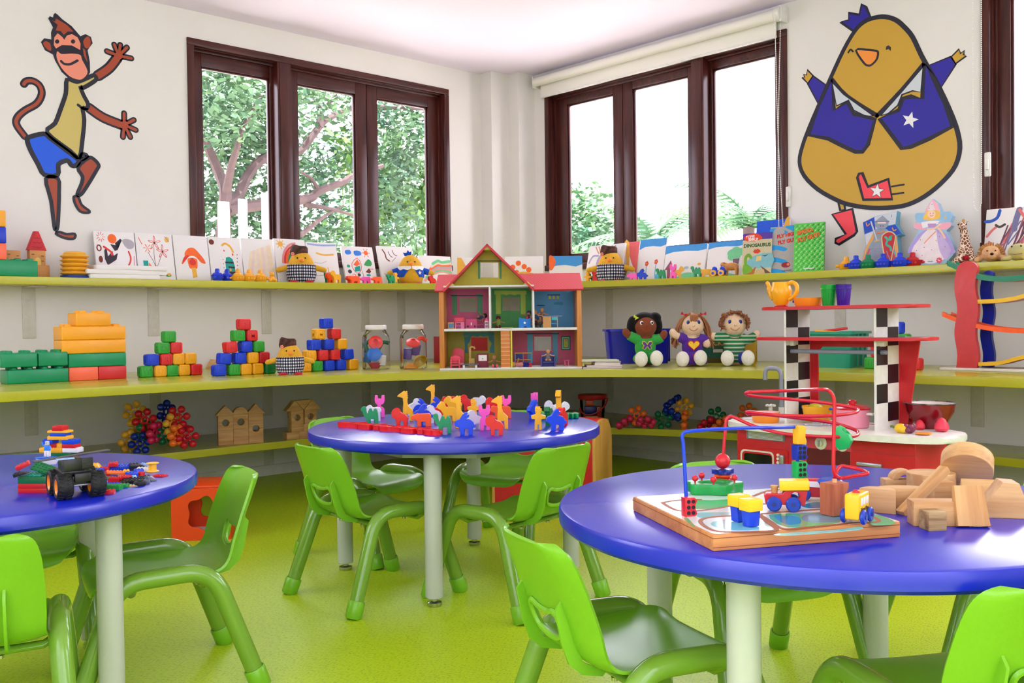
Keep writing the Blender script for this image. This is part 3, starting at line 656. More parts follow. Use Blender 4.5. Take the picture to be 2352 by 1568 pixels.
for P in ([(332, 462), (345, 640), (420, 592), (460, 662), (583, 692), (542, 840), (510, 882), (470, 882), (400, 850), (310, 805), (198, 785), (250, 620)], [(867, 368), (857, 572), (790, 560), (745, 572), (720, 640), (608, 690), (738, 862), (790, 853), (900, 805), (1032, 735), (990, 600), (920, 450)]):
    D.fill('jacket' if P[0][0] < 500 else 'jacket.1', P, M_NAVY, z=.0030); D.line('outline', P, .024, sm=0, closed=True, z=.0036)
D.line('outline', [(332, 462), (420, 560), (595, 672)], .024, sm=3, z=.0036); D.line('outline', [(595, 672), (740, 520), (867, 368)], .024, sm=3, z=.0036)
for P in ([(337, 482), (400, 547), (575, 673), (520, 671), (460, 641), (430, 582), (360, 615), (348, 560)], [(860, 393), (850, 535), (800, 528), (740, 550), (715, 612), (660, 660), (615, 673), (740, 532)]):
    D.fill('collar' if P[0][0] < 500 else 'collar.1', P, M_CGREY, z=.0046); D.line('outline', P, .008, sm=0, closed=True, z=.0048)
D.fill('star', star(50, cx=787, cy=697, a=pi/2+.25+pi), M_DWH, z=.0050)
bk = [(472, 292), (530, 289), (590, 296), (600, 310), (592, 345), (565, 375), (545, 381), (520, 368)]
D.fill('beak', bk, M_ORG, 2, z=.0030); D.line('outline', bk, .012, sm=3, closed=True, z=.0036)
D.line('eye', [(428, 305), (440, 288), (455, 300)], .010, z=.0036); D.fill('eye.1', [(645, 290), (648, 270), (662, 264), (674, 275), (674, 297), (662, 285)], M_BLK, z=.0036)
bt = [(480, 1030), (490, 1010), (508, 1005), (542, 1085), (660, 1040), (682, 1157), (515, 1160)]
D.fill('boot.1', bt, M_DRED, z=.0030); D.line('outline', bt, .018, sm=0, closed=True, z=.0036); D.fill('star.1', star(42, cx=595, cy=1110, a=pi/2+pi+.1), M_DWH, z=.0050); D.line('outline', star(44, cx=595, cy=1110, a=pi/2+pi+.1), .004, sm=0, closed=True, z=.0046)
D.line('outline', [(680, 1083), (750, 1072)], .010, sm=0, z=.0036); D.line('outline', [(682, 1128), (748, 1120)], .010, sm=0, z=.0036)
D.done()
# ================================================================== top shelf: canvases
M_CANV = mat('canvas_white', (236, 234, 232), .8, spec=.2, bump=.1, bscale=900)
def ink(r, g, b): return paint((r, g, b), .7)
OR, RD, BR, BK, GR, TL_, YE, BL, GY, PK, GN = ink(250, 110, 45), ink(226, 60, 50), ink(120, 52, 40), ink(52, 48, 60), ink(60, 160, 90), ink(20, 160, 145), ink(238, 180, 70), ink(60, 130, 225), ink(175, 172, 180), ink(240, 150, 150), ink(120, 210, 150)
class Art:                                             # painting on the front face; u, v in 0..1
    def __init__(s, w, h, y): s.mb = MB(); s.w, s.h = w, h; s.k = 0; s.M = basis((-w/2, y, 0), (1, 0, 0), (0, 0, 1)); s.n = 0
    def zz(s): s.n += 1; return .0006+.00004*s.n
    def p(s, m, pts, sm=0):
        P = [(u*s.w, v*s.h) for u, v in pts]
        if sm: P = [q[:2] for q in crv([(*p, 0) for p in P], True, sm)]
        s.mb.prism(P, -.001, s.zz(), m=m, M=s.M)
    def l(s, m, w, pts, sm=4, closed=False):
        P = [(u*s.w, v*s.h) for u, v in pts]
        if sm and len(P) > 2: P = [q[:2] for q in crv([(*p, 0) for p in P], closed, sm)]
        s.mb.stroke(P, w*s.w, -.001, s.zz(), m=m, M=s.M, closed=closed)
    def e(s, m, u, v, ru, rv=None, n=14): s.p(m, ell(ru, rv or ru, n, u, v))
    def t(s, m, st, u, v, size, bold=0, rot=0, shear=0):
        s.mb.merge(painted(text(st, size, -.001, s.zz(), bold=bold, shear=shear), m), s.M @ T(u*s.w, v*s.h, 0) @ RZ(rot))
def canvas(p, rz, w, h, art, label, lean=.2, th=.018, tilt=0, group='children\'s paintings on canvas along the top shelf'):
    M = T(*p) @ RZ(rz) @ RX(-lean) @ RY(tilt)
    t = thing('painted_canvas', label, 'painting', M=M, group=group)
    MB().box(-w/2, w/2, 0, th, 0, h, .003, M_CANV).link('stretched_canvas', None, t)
    a = Art(w, h, 0)
    art(a)
    if a.mb.v: a.mb.link('paint', None, t, smooth=0)
    return t
def a1(a):
    a.e(OR, .44, .85, .11, .10); a.p(GY, [(.68, .82), (.82, .86), (.97, .8), (.95, .68), (.8, .66)], 3)
    a.p(BK, [(.38, .74), (.5, .72), (.68, .83), (.64, .86), (.5, .76), (.55, .62), (.48, .6)])
    for k in range(9): c, s_ = cos(k*.7), sin(k*.7); a.l(RD, .012, [(.16+.05*c, .88+.05*s_), (.16+.1*c, .88+.1*s_)])
    a.l(BR, .03, ell(.05, .06, 10, .1, .65), 0, True); a.e(BR, .12, .42, .05, .07); a.p(BR, [(.06, .12), (.1, .28), (.2, .28), (.26, .1)])
    a.p(BK, [(.22, .6), (.28, .68), (.3, .48), (.42, .6), (.44, .5), (.55, .56), (.5, .42), (.28, .3), (.22, .42)]); a.l(RD, .05, [(.22, .68), (.38, .58), (.4, .52)])
    a.p(OR, [(.24, .1), (.3, .34), (.4, .12)]); a.l(RD, .035, [(.4, .1), (.42, .2), (.6, .22), (.78, .3), (.86, .45), (.82, .6)]); a.l(RD, .02, [(.6, .22), (.58, .1)]); a.l(PK, .02, [(.95, .5), (.92, .2)]); a.e(YE, .8, .12, .06, .04)
def a2(a):
    for cx, cy, c in ((.5, .8, RD), (.7, .62, RD)):
        for k in range(5): an = k*1.26+.3; a.l(c, .012, [(cx, cy), (cx+.09*cos(an-.25), cy+.08*sin(an-.25)), (cx+.17*cos(an), cy+.15*sin(an)), (cx+.09*cos(an+.25), cy+.08*sin(an+.25)), (cx, cy)])
        a.e(BK, cx, cy, .02)
    for k in range(6): an = k*1.05; a.p(OR, [(.3, .68), (.3+.1*cos(an-.2), .68+.08*sin(an-.2)), (.3+.13*cos(an), .68+.1*sin(an))])
    for P in ([(.48, .7), (.46, .5), (.5, .2), (.5, .12)], [(.3, .6), (.4, .45), (.48, .3)], [(.66, .55), (.58, .4), (.5, .28)]): a.l(BR, .008, P)
    a.p(TL_, [(.16, .12), (.15, .42), (.28, .42), (.28, .12)]); a.p(OR, [(.29, .12), (.3, .38), (.37, .3), (.36, .14)]); a.e(GR, .8, .12, .08, .03); a.e(YE, .82, .14, .05, .03)
    a.l(OR, .015, [(.08, .9), (.16, .76)]); a.e(YE, .85, .88, .06, .06); a.l(BL, .012, [(.8, .94), (.9, .84)])
def a3(a):
    a.p(OR, [(.28, .5), (.3, .62), (.42, .72), (.58, .73), (.72, .62), (.84, .5), (.88, .4), (.75, .42), (.62, .53), (.5, .56), (.38, .52), (.22, .38), (.18, .4)], 3)
    a.p(RD, [(.2, .4), (.26, .52), (.4, .58), (.36, .5)], 2); a.p(OR, [(.38, .5), (.62, .5), (.64, .38), (.6, .28), (.42, .28), (.37, .38)], 3); a.p(YE, [(.45, .3), (.58, .3), (.6, .1), (.47, .08)]); a.e(RD, .5, .5, .04, .015); a.e(RD, .5, .42, .1, .07)
def a4(a):
    a.e(BR, .1, .88, .08, .06); a.l(YE, .06, [(.42, .82), (.52, .86), (.66, .8), (.74, .68)]); a.e(RD, .46, .7, .02, .02); a.e(RD, .72, .62, .02, .03)
    a.p(TL_, [(.5, .55), (.7, .52), (.74, .2), (.5, .16), (.46, .3)], 2); a.l(BK, .05, [(.48, .44), (.7, .44)]); a.l(BK, .05, [(.56, .34), (.72, .33)]); a.p(BK, [(.48, .24), (.74, .24), (.74, .16), (.48, .14)]); a.p(YE, star(.05, cx=.6, cy=.28))
    for k in range(6): a.e(BK, .86-.01*k, .62-.08*k, .012); a.e(BK, .4, .5-.09*k, .01)
def a5(a):
    for k in range(9): a.l((ink(240, 224, 190), ink(240, 214, 208), ink(236, 228, 206), ink(240, 220, 204))[k % 4], .09, [(.15+.09*k, .12+.02*(k % 3)), (.2+.085*k, .4), (.3+.07*k, .68+.02*k)])
def a6(a):
    a.e(YE, .2, .88, .08, .06)
    for k in range(8): a.l(YE, .02, [(.2+.09*cos(k*.8), .88+.07*sin(k*.8)), (.2+.14*cos(k*.8), .88+.11*sin(k*.8))])
    for c, r in ((PK, .46), (RD, .40), (OR, .34), (GR, .28), (BL, .22)): a.l(c, .06, [(.68+r*cos(x), .45+r*sin(x)) for x in (1.6, 2.0, 2.4, 2.8, 3.1)])
    a.l(PK, .05, [(.28, .08), (.34, .2), (.33, .35)])
def a7(a):
    a.l(ink(150, 175, 225), .05, [(.05, .95), (.5, .93), (.95, .95)]); a.l(YE, .05, [(.3, .74), (.55, .7), (.85, .72)]); a.l(GY, .012, [(.2, .52), (.4, .5), (.6, .55)]); a.l(YE, .03, [(.62, .4), (.64, .28)]); a.l(GY, .012, [(.2, .2), (.6, .22), (.9, .2)])
def a8(a):
    a.p(BL, [(.1, .88), (.26, .9), (.28, .8), (.12, .78)], 2); a.p(BL, [(.38, .88), (.58, .88), (.6, .78), (.4, .76)], 2); a.e(OR, .76, .84, .07, .06)
    for k in range(6): a.l(OR, .015, [(.76+.08*cos(k*1.05), .84+.08*sin(k*1.05)), (.76+.13*cos(k*1.05), .84+.12*sin(k*1.05))])
    a.l(RD, .015, [(.28, .4), (.26, .55), (.45, .7), (.55, .55), (.52, .38), (.4, .3)], 2, True); a.p(OR, [(.3, .52), (.45, .66), (.52, .54), (.4, .48)]); a.p(TL_, [(.32, .34), (.34, .46), (.5, .5), (.5, .36)])
    a.p(GR, [(.64, .52), (.8, .68), (.9, .6), (.86, .5)], 2); a.p(BR, [(.66, .34), (.78, .44), (.84, .36), (.78, .3)]); a.e(BK, .16, .34, .06, .05); a.e(TL_, .14, .48, .05, .04); a.e(BK, .44, .26, .05, .04); a.e(TL_, .74, .26, .07, .03); a.l(RD, .012, ell(.05, .04, 8, .28, .24), 0, True); a.l(BK, .008, [(.56, .36), (.58, .2), (.62, .14)]); a.l(OR, .02, [(.8, .42), (.92, .42)])
def a9(a):
    a.l(BR, .03, [(.14, .9), (.2, .8), (.22, .68), (.3, .62)]); a.l(BR, .015, [(.3, .86), (.34, .76), (.4, .72)]); a.l(BR, .015, [(.42, .9), (.46, .8), (.54, .76)]); a.l(BK, .008, [(.36, .6), (.5, .72)]); a.l(PK, .02, [(.1, .3), (.16, .24)])
def a10(a):
    for k in range(7): a.l((ink(232, 170, 150), GN, PK, GY, OR, ink(235, 215, 200), GN)[k], .07, [(.1+.05*k, .2+.09*k), (.4+.03*k, .42+.07*k), (.7, .5+.05*k), (.95, .42+.07*k)])
def a11(a): a.p(YE, [(0, 0), (.9, 0), (.2, 1), (0, 1)]); a.l(GY, .04, [(.3, .7), (.8, .4)])
def a12(a):
    for u, v in ((.2, .6), (.35, .75), (.5, .62), (.62, .5), (.3, .4)): a.e(OR, u, v, .07, .1)
    a.l(YE, .05, [(.1, .3), (.5, .4), (.8, .3)])
def sky(a, d=.16, c=None):
    a.p(c or ink(70, 155, 225), [(0, 1), (0, 1-d*1.2), (.2, 1-d*.9), (.5, 1-d*.85), (.8, 1-d), (1, 1-d*.8), (1, 1)])
def a13(a): sky(a, .4); a.p(OR, [(0, 1), (.1, 1), (.2, .8), (.1, .5), (0, .5)], 2)
def a14(a):
    M1 = ink(182, 168, 205)
    a.l(M1, .09, ell(.15, .2, 14, .46, .52), 3, True); a.l(M1, .05, [(.2, .3), (.4, .22), (.7, .26)]); a.e(M1, .4, .5, .025); a.e(M1, .52, .5, .025); a.l(M1, .04, [(.06, .55), (.15, .72), (.3, .72)]); a.l(M1, .04, [(.62, .7), (.75, .74), (.85, .6)])
    for k in range(7): a.l(ink(222, 158, 130), .03, [(.3+.06*k, .78), (.2+.09*k, .95)])
def a15(a): a.p(ink(235, 110, 110), [(.1, 1), (1, 1), (1, .2), (.6, .5)]); a.p(YE, [(0, 1), (.3, 1), (.5, .4), (.2, .1), (.3, .5)], 2)
def flower(a, u, v, h, c): a.l(ink(110, 190, 225), .03, [(u, v), (u, v-h)]); [a.e(c, u+.04*cos(k*1.26), v+.035*sin(k*1.26), .028) for k in range(5)]; a.e(YE, u, v, .02)
def a16(a): sky(a, .2); flower(a, .35, .42, .25, RD); flower(a, .7, .45, .32, ink(225, 70, 60)); a.l(ink(90, 190, 225), .2, [(.8, .1), (1, .12)])
def a17(a): sky(a, .2); a.p(ink(150, 80, 100), [(.02, .3), (.16, .58), (.24, .32)]); a.l(ink(150, 80, 100), .08, [(.12, .4), (.14, .1)]); a.p(GN, [(.35, 0), (.42, .14), (.6, .2), (.8, .15), (.85, 0)], 3); a.e(ink(160, 190, 200), .56, .34, .06, .04); a.e(YE, .86, .42, .04, .04)
def a18(a):
    sky(a, .16)
    for u, v in ((.78, .72), (.68, .66), (.9, .68), (.8, .58), (.7, .56)): a.e(GN, u, v, .13, .11)
    a.p(ink(120, 95, 110), [(.72, .5), (.9, .5), (.88, .3), (.74, .3)]); a.p(GN, [(.2, 0), (.25, .1), (.5, .12), (.8, .08), (.9, 0)], 2)
def a19(a): a.p(ink(30, 90, 215), [(0, .45), (1, .5), (1, 1), (0, 1)]); a.p(YE, [(.86, .5), (.82, .8), (.9, 1), (1, 1), (1, .5)], 2); a.e(YE, .68, .6, .06, .05); a.e(ink(150, 200, 120), .66, .55, .06, .04)
def a20(a):
    M1, M2, M3 = ink(110, 70, 90), ink(228, 120, 120), ink(120, 120, 160)
    a.l(ink(50, 90, 190), .07, [(.0, .78), (.12, .78), (.24, .84), (.28, .96)]); r = random.Random(2)
    for k in range(22): u = r.uniform(.25, .75); a.l((M1, M2, M3, ink(170, 90, 100))[k % 4], .03, [(u, r.uniform(.15, .35)), (u+.12, r.uniform(.4, .55)), (u+r.uniform(.15, .3), r.uniform(.6, .8))])
    a.l(M3, .12, [(.6, .6), (.62, .75), (.68, .95)]); a.l(M2, .06, [(.68, .95), (.8, .8), (1, .65)]); a.l(M2, .05, [(.05, .5), (.14, .6), (.22, .66)]); a.l(ink(80, 75, 70), .05, [(.22, .7), (.3, .66), (.4, .7)]); a.l(M1, .05, [(.02, .35), (.1, .2), (.12, .1)]); a.l(M2, .04, [(.1, .4), (.2, .3), (.25, .1)]); a.l(M1, .03, [(.75, .5), (.95, .5), (.95, .2)])
def lcan(x0, x1, yt, art, label, y=-.098, lean=.2, tilt=0, z0=ZT):
    xa, xb = aty(x0, yt+20, y).x, aty(x1, yt+20, y).x; h = (aty((x0+x1)/2, yt, y+.05).z-ZT)/cos(lean)
    return canvas(((xa+xb)/2, y, z0), 0, (xb-xa)*.985, h, art, label, lean, tilt=tilt)
def rcan(x0, x1, yt, art, label, x=-.098, lean=.2, z0=ZT):
    ya, yb = -atx(x0, yt+20, x).y, -atx(x1, yt+20, x).y; h = (atx((x0+x1)/2, yt, x+.05).z-ZT)/cos(lean)
    return canvas((x, -(ya+yb)/2, z0), -pi/2, (yb-ya)*.985, h, art, label, lean)
lcan(222, 317, 532, a1, 'white canvas painted with sun, orange ball and black and red shapes, leftmost on shelf')
lcan(318, 404, 536, a2, 'white canvas painted with thin red and orange flowers')
lcan(405, 485, 541, a3, 'white canvas painted with one big orange figure')
lcan(486, 561, 545, a4, 'white canvas painted with a teal bottle shape under an orange arc')
lcan(562, 637, 548, a5, 'white canvas with pale yellow and pink streaks')
lcan(638, 711, 549, a6, 'white canvas with yellow sun and rainbow behind the checked chick')
lcan(713, 783, 557, a7, 'white canvas with faint yellow bar and pale blue top edge')
lcan(795, 868, 566, a8, 'white canvas with blue clouds, orange sun and many small drawings', y=-.115, lean=.24)
lcan(878, 958, 566, a9, 'white canvas with brown squiggles behind the blue-jacketed chick', y=-.115, lean=.24)
lcan(970, 1044, 588, a10, 'low canvas with salmon and green brush strokes left of the dollhouse roof')
def ccan(x0, x1, yt, dep, art, label):
    m = (x0+x1)/2; p = CAM+ray(m, yt+20)*dep; q = CAM+ray(m, yt)*(dep+.04); w = (x1-x0)*dep/FPX
    return canvas((p.x, p.y, ZT), YAW-pi/2, w, (q.z-ZT)/cos(.15), art, label, .15)
ccan(1050, 1098, 592, 6.85, a11, 'small yellow canvas seen behind the left slope of the dollhouse roof')
ccan(1160, 1248, 589, 6.75, a12, 'white canvas with orange dabs behind the right side of the dollhouse gable')
ccan(1262, 1338, 588, 6.72, a13, 'canvas with blue top and orange corner above the right end of dollhouse roof')
rcan(1340, 1424, 562, a14, 'canvas with lilac outlined face behind the right-hand checked chick', x=-.16, lean=.22)
rcan(1422, 1458, 556, a15, 'canvas painted red and yellow beside the right-hand checked chick')
rcan(1459, 1520, 549, a16, 'canvas with blue sky and two small red flowers')
rcan(1520, 1616, 563, a17, 'canvas with blue sky, brown house roof and green hill')
rcan(1618, 1703, 555, a18, 'canvas with blue sky and a round green tree')
rcan(1730, 1806, 506, a19, 'blue and yellow canvas standing behind the picture books', x=-.09, lean=.12)
rcan(2256, 2372, 477, a20, 'large canvas of tangled red and grey brush strokes at the right edge', x=-.1, lean=.18)
# canvases lying in a stack
cx = [(206, 366, 628, .0), (198, 382, 618, .02), (222, 384, 607, -.02)]
for i, (x0, x1, _, r) in enumerate(cx):
    xa, xb = aty(x0, 630, -.25).x, aty(x1, 630, -.25).x
    q = MB().box(-(xb-xa)/2, (xb-xa)/2, -.075, .075, 0, .026, .003, M_CANV)
    t = single('blank_canvas', q, None, ('bottom canvas of the flat white stack at the left of the top shelf', 'middle canvas of the flat white stack at the left of the top shelf', 'topmost canvas of the flat white stack at the left of the top shelf')[i], 'canvas', ((xa+xb)/2, -.185, ZT+.0262*i), r, 'blank canvases lying in a stack')
# ================================================================== toy builders
CF = YAW-pi/2                                          # facing of things whose broad side is turned to the room's middle
C_GRN, C_YEL, C_COR, C_RED, C_BLU = (0, 146, 92), (250, 172, 34), (255, 112, 76), (214, 44, 46), (8, 52, 205)
CN = {C_GRN: 'green', C_YEL: 'yellow', C_COR: 'coral', C_RED: 'red', C_BLU: 'blue'}
def brick_mb(w, d, h, nx, ny, r, sh, b=.006):
    q = MB().box(-w/2, w/2, -d/2, d/2, 0, h, b, seg=3)
    for i in range(nx):
        for j in range(ny): q.merge(MB().lathe([(r, 0), (r, sh-.004), (r-.004, sh), (r*.55, sh), (r*.5, sh-.002), (0, sh-.002)], 20), T(-w/2+w*(i+.5)/nx, -d/2+d*(j+.5)/ny, h-.001))
    return q
def big_brick(x0, x1, y, z, col, label, nx=4, h=.0695, d=.135, name='toy_brick', grp='big plastic building bricks'):
    return single(name, brick_mb(x1-x0-.001, d, h-.0005, nx, 2, .0185, .013), pl(col, .3), label, 'building brick', ((x0+x1)/2, y+d/2, z), 0, grp)
# ---- middle shelf, far left: bricks
yb = atz(190, 874, ZM).y; X = lambda px: aty(px, 800, yb).x; H = .0695
big_brick(X(157), X(225.5), yb, ZM, C_COR, 'coral brick at the bottom of the tall brick wall, left of the red one', 2)
big_brick(X(226), X(290), yb, ZM, C_RED, 'red brick at the bottom right of the tall brick wall', 2)
big_brick(X(157), X(290), yb, ZM+H, C_GRN, 'long green brick lying on the coral and red bricks', 4)
big_brick(X(142), X(290), yb, ZM+2*H, C_YEL, 'lower of the two long yellow bricks in the tall brick wall', 4)
big_brick(X(142), X(290.5), yb, ZM+3*H, C_YEL, 'upper of the two long yellow bricks, small yellow brick on top', 4)
big_brick(X(177), X(257), yb+.005, ZM+4*H, C_YEL, 'small yellow brick crowning the tall brick wall', 2)
big_brick(X(14), X(155), yb-.012, ZM, C_GRN, 'long green brick at the far left carrying two shorter green bricks', 4)
big_brick(X(-2), X(83), yb-.022, ZM+H+.012, C_GRN, 'short green brick at the far left edge, on the long green one', 2)
big_brick(X(86), X(155), yb-.008, ZM+H+.012, C_GRN, 'short green brick touching the yellow and green brick wall', 2)
# ---- letter cubes
def cube_mb(s, ch):
    q = MB().box(-s/2, s/2, -s/2, s/2, 0, s, s*.13, seg=3); a = s*.36
    for k in range(4):
        M = RZ(k*pi/2) @ basis((0, -s/2, s/2), (1, 0, 0), (0, 0, 1))
        q.stroke([(-a, -a), (a, -a), (a, a), (-a, a), (-a, -a)], s*.06, -.001, .0022, M=M, ends=False)
        if ch == '/' or k in (1,):
            for j in range(-3, 4): q.stroke([(-a*.8+max(0, j)*a*.25, -a*.8+max(0, -j)*a*.25), (a*.8-max(0, -j)*a*.25, a*.8-max(0, j)*a*.25)], s*.035, -.001, .001, M=M, ends=False)
        else: q.merge(text(ch, s*.62, -.001, .0026, bold=.0008), M)
    return q
CC = {'g': ((50, 170, 50), 'green'), 'y': ((248, 180, 28), 'yellow'), 'r': ((224, 44, 44), 'red'), 'b': ((14, 66, 214), 'blue'), 'd': ((20, 128, 52), 'dark green'), 'R': ((196, 28, 36), 'dark red')}
def pyramid(rows, place, base, s, where, rz=0):
    """rows from the bottom: (pixel x, colour, letter, tilt); the cubes stand on base + row height"""
    names = ['bottom row', 'second row', 'third row', 'fourth row', 'top']
    for r, row in enumerate(rows):
        for k, (px, c, ch, tl) in enumerate(row):
            x, y = place(px); col, cn = CC[c]
            pos = ('alone on top' if len(row) == 1 else '%s in the %s' % (('first', 'second', 'third', 'fourth', 'fifth')[k], names[r]))
            lab = '%s %s cube, %s of the %s' % (cn, 'striped' if ch == '/' else 'letter '+ch, pos, where)
            single('letter_cube', cube_mb(s, ch), pl(col, .35), lab, 'letter cube', M=T(x, y, base+r*(s*1.004)) @ RZ(rz) @ RY(R_(tl)), group='plastic letter cubes')
s = .0615
def pline(y): return lambda px: (aty(300+px/4.126, 850, y).x, y+s/2)
y1 = atz(395, 864, ZM).y
pyramid([[(158, 'g', 'W', 0), (290, 'y', 'O', 0), (403, 'g', '/', 0), (515, 'y', 'D', 0), (632, 'r', 'N', 0)], [(218, 'b', '/', 0), (348, 'r', 'R', 0), (465, 'y', 'Z', 0), (578, 'y', 'K', 0)], [(325, 'g', 'Q', 0), (445, 'r', '/', 0)], [(388, 'g', 'E', 0)]], pline(y1), ZM, s, 'leftmost cube pyramid')
y2 = atz(561, 861, ZM).y
pyramid([[(858, 'b', '/', 0), (992, 'g', 'H', 0), (1103, 'y', 'C', 0), (1214, 'y', 'O', 0), (1333, 'd', 'B', 0)], [(905, 'b', 'C', 5), (1052, 'b', 'L', 0), (1170, 'y', 'N', 0), (1277, 'R', 'I', 0)], [(975, 'r', 'S', -6), (1112, 'b', '/', 0), (1229, 'g', 'X', 0)], [(1045, 'g', 'P', 0), (1166, 'r', 'M', 0)], [(1102, 'r', 'S', 0)]], pline(y2), ZM, s, 'middle cube pyramid')
y3 = atz(765, 851, ZM).y
pyramid([[(1672, 'y', 'A', 0), (1782, 'g', 'W', 0), (1894, 'b', 'K', 0), (2006, 'b', 'S', 0), (2122, 'y', '/', 0)], [(1722, 'y', 'T', 0), (1836, 'r', 'A', 0), (1950, 'r', 'G', 0), (2082, 'b', 'L', -4)], [(1766, 'b', 'U', 0), (1896, 'b', '/', 0), (2020, 'y', '/', 0)], [(1812, 'y', 'M', 0), (1962, 'r', 'Z', 0)], [(1887, 'b', 'D', 0)]], pline(y3), ZM, s, 'right-hand cube pyramid')
W_OAK = wood('block_wood', (226, 184, 122), (196, 142, 84), 0, 45); W_OAKZ = wood('block_wood_upright', (226, 184, 122), (196, 142, 84), 2, 45)
p = atz(486, 846, ZM); single('wooden_block', MB().prism([(-.04, 0), (.045, 0), (.015, .06), (-.005, .06)], -.02, .02, .001, W_OAK, basis((0, 0, 0), (1, 0, 0), (0, 0, 1))), None, 'pale wooden wedge block behind the gap between the two left cube pyramids', 'wooden block', (p.x, p.y, ZM))
# ---- plush chicks
def gingham_fn(m, nt, b):
    N = nt.nodes.new; L = nt.links.new
    tc = N('ShaderNodeTexCoord'); sx = N('ShaderNodeSeparateXYZ'); L(tc.outputs['Object'], sx.inputs[0])
    at = N('ShaderNodeMath'); at.operation = 'ARCTAN2'; L(sx.outputs['X'], at.inputs[0]); L(sx.outputs['Y'], at.inputs[1])
    def stripe(src, k):
        mu = N('ShaderNodeMath'); mu.operation = 'MULTIPLY'; mu.inputs[1].default_value = k; L(src, mu.inputs[0])
        fr = N('ShaderNodeMath'); fr.operation = 'FRACT'; L(mu.outputs[0], fr.inputs[0])
        gt = N('ShaderNodeMath'); gt.operation = 'GREATER_THAN'; gt.inputs[1].default_value = .5; L(fr.outputs[0], gt.inputs[0]); return gt.outputs[0]
    ad = N('ShaderNodeMath'); ad.operation = 'ADD'; L(stripe(at.outputs[0], 5.5), ad.inputs[0]); L(stripe(sx.outputs['Z'], 62), ad.inputs[1])
    hf = N('ShaderNodeMath'); hf.operation = 'MULTIPLY'; hf.inputs[1].default_value = .5; L(ad.outputs[0], hf.inputs[0])
    cr = N('ShaderNodeValToRGB'); cr.color_ramp.interpolation = 'CONSTANT'; e = cr.color_ramp.elements; e[0].color = lin((238, 238, 240)); e[1].position = .3; e[1].color = lin((92, 96, 122)); e2 = e.new(.8); e2.color = lin((20, 20, 32))
    L(hf.outputs[0], cr.inputs[0]); L(cr.outputs[0], b.inputs['Base Color'])
M_GING = mat('gingham_cloth', (128, 128, 140), .9, spec=.1, fn=gingham_fn)
M_CHK = cloth((226, 172, 48)); M_BEAK = cloth((246, 150, 60)); M_RFELT = cloth((196, 30, 48)); M_BFELT = cloth((28, 82, 200)); M_WFELT = cloth((236, 236, 238)); M_UDENG = mat('patterned_headcloth', (40, 26, 24), .8, rgb2=(96, 52, 38), noise=.6, nscale=55, bump=.4, bscale=60); M_EYE = pl((14, 14, 16), .15)
EGG = [(0, .004), (.045, .0), (.064, .018), (.074, .045), (.0745, .075), (.068, .108), (.055, .138), (.038, .160), (.018, .173), (0, .176)]
def egg_r(z):
    P = crv([(a, b, 0) for a, b in EGG[1:]], k=4)
    return min(P, key=lambda q: abs(q[1]-z))[0]
EGGS = [(0, .002)]+[(max(a, 0), b) for a, b, _ in crv([(a, b, 0) for a, b in EGG[1:-1]], k=3)]+[(0, .176)]
def arm_mb(sg, r=.0145, L_=.062): return MB().tube([(sg*.062, -.004, .088), (sg*.085, -.010, .080), (sg*(.062+L_), -.014, .070), (sg*(.072+L_), -.016, .067)], [r, r*1.05, r*.95, r*.4], 12)
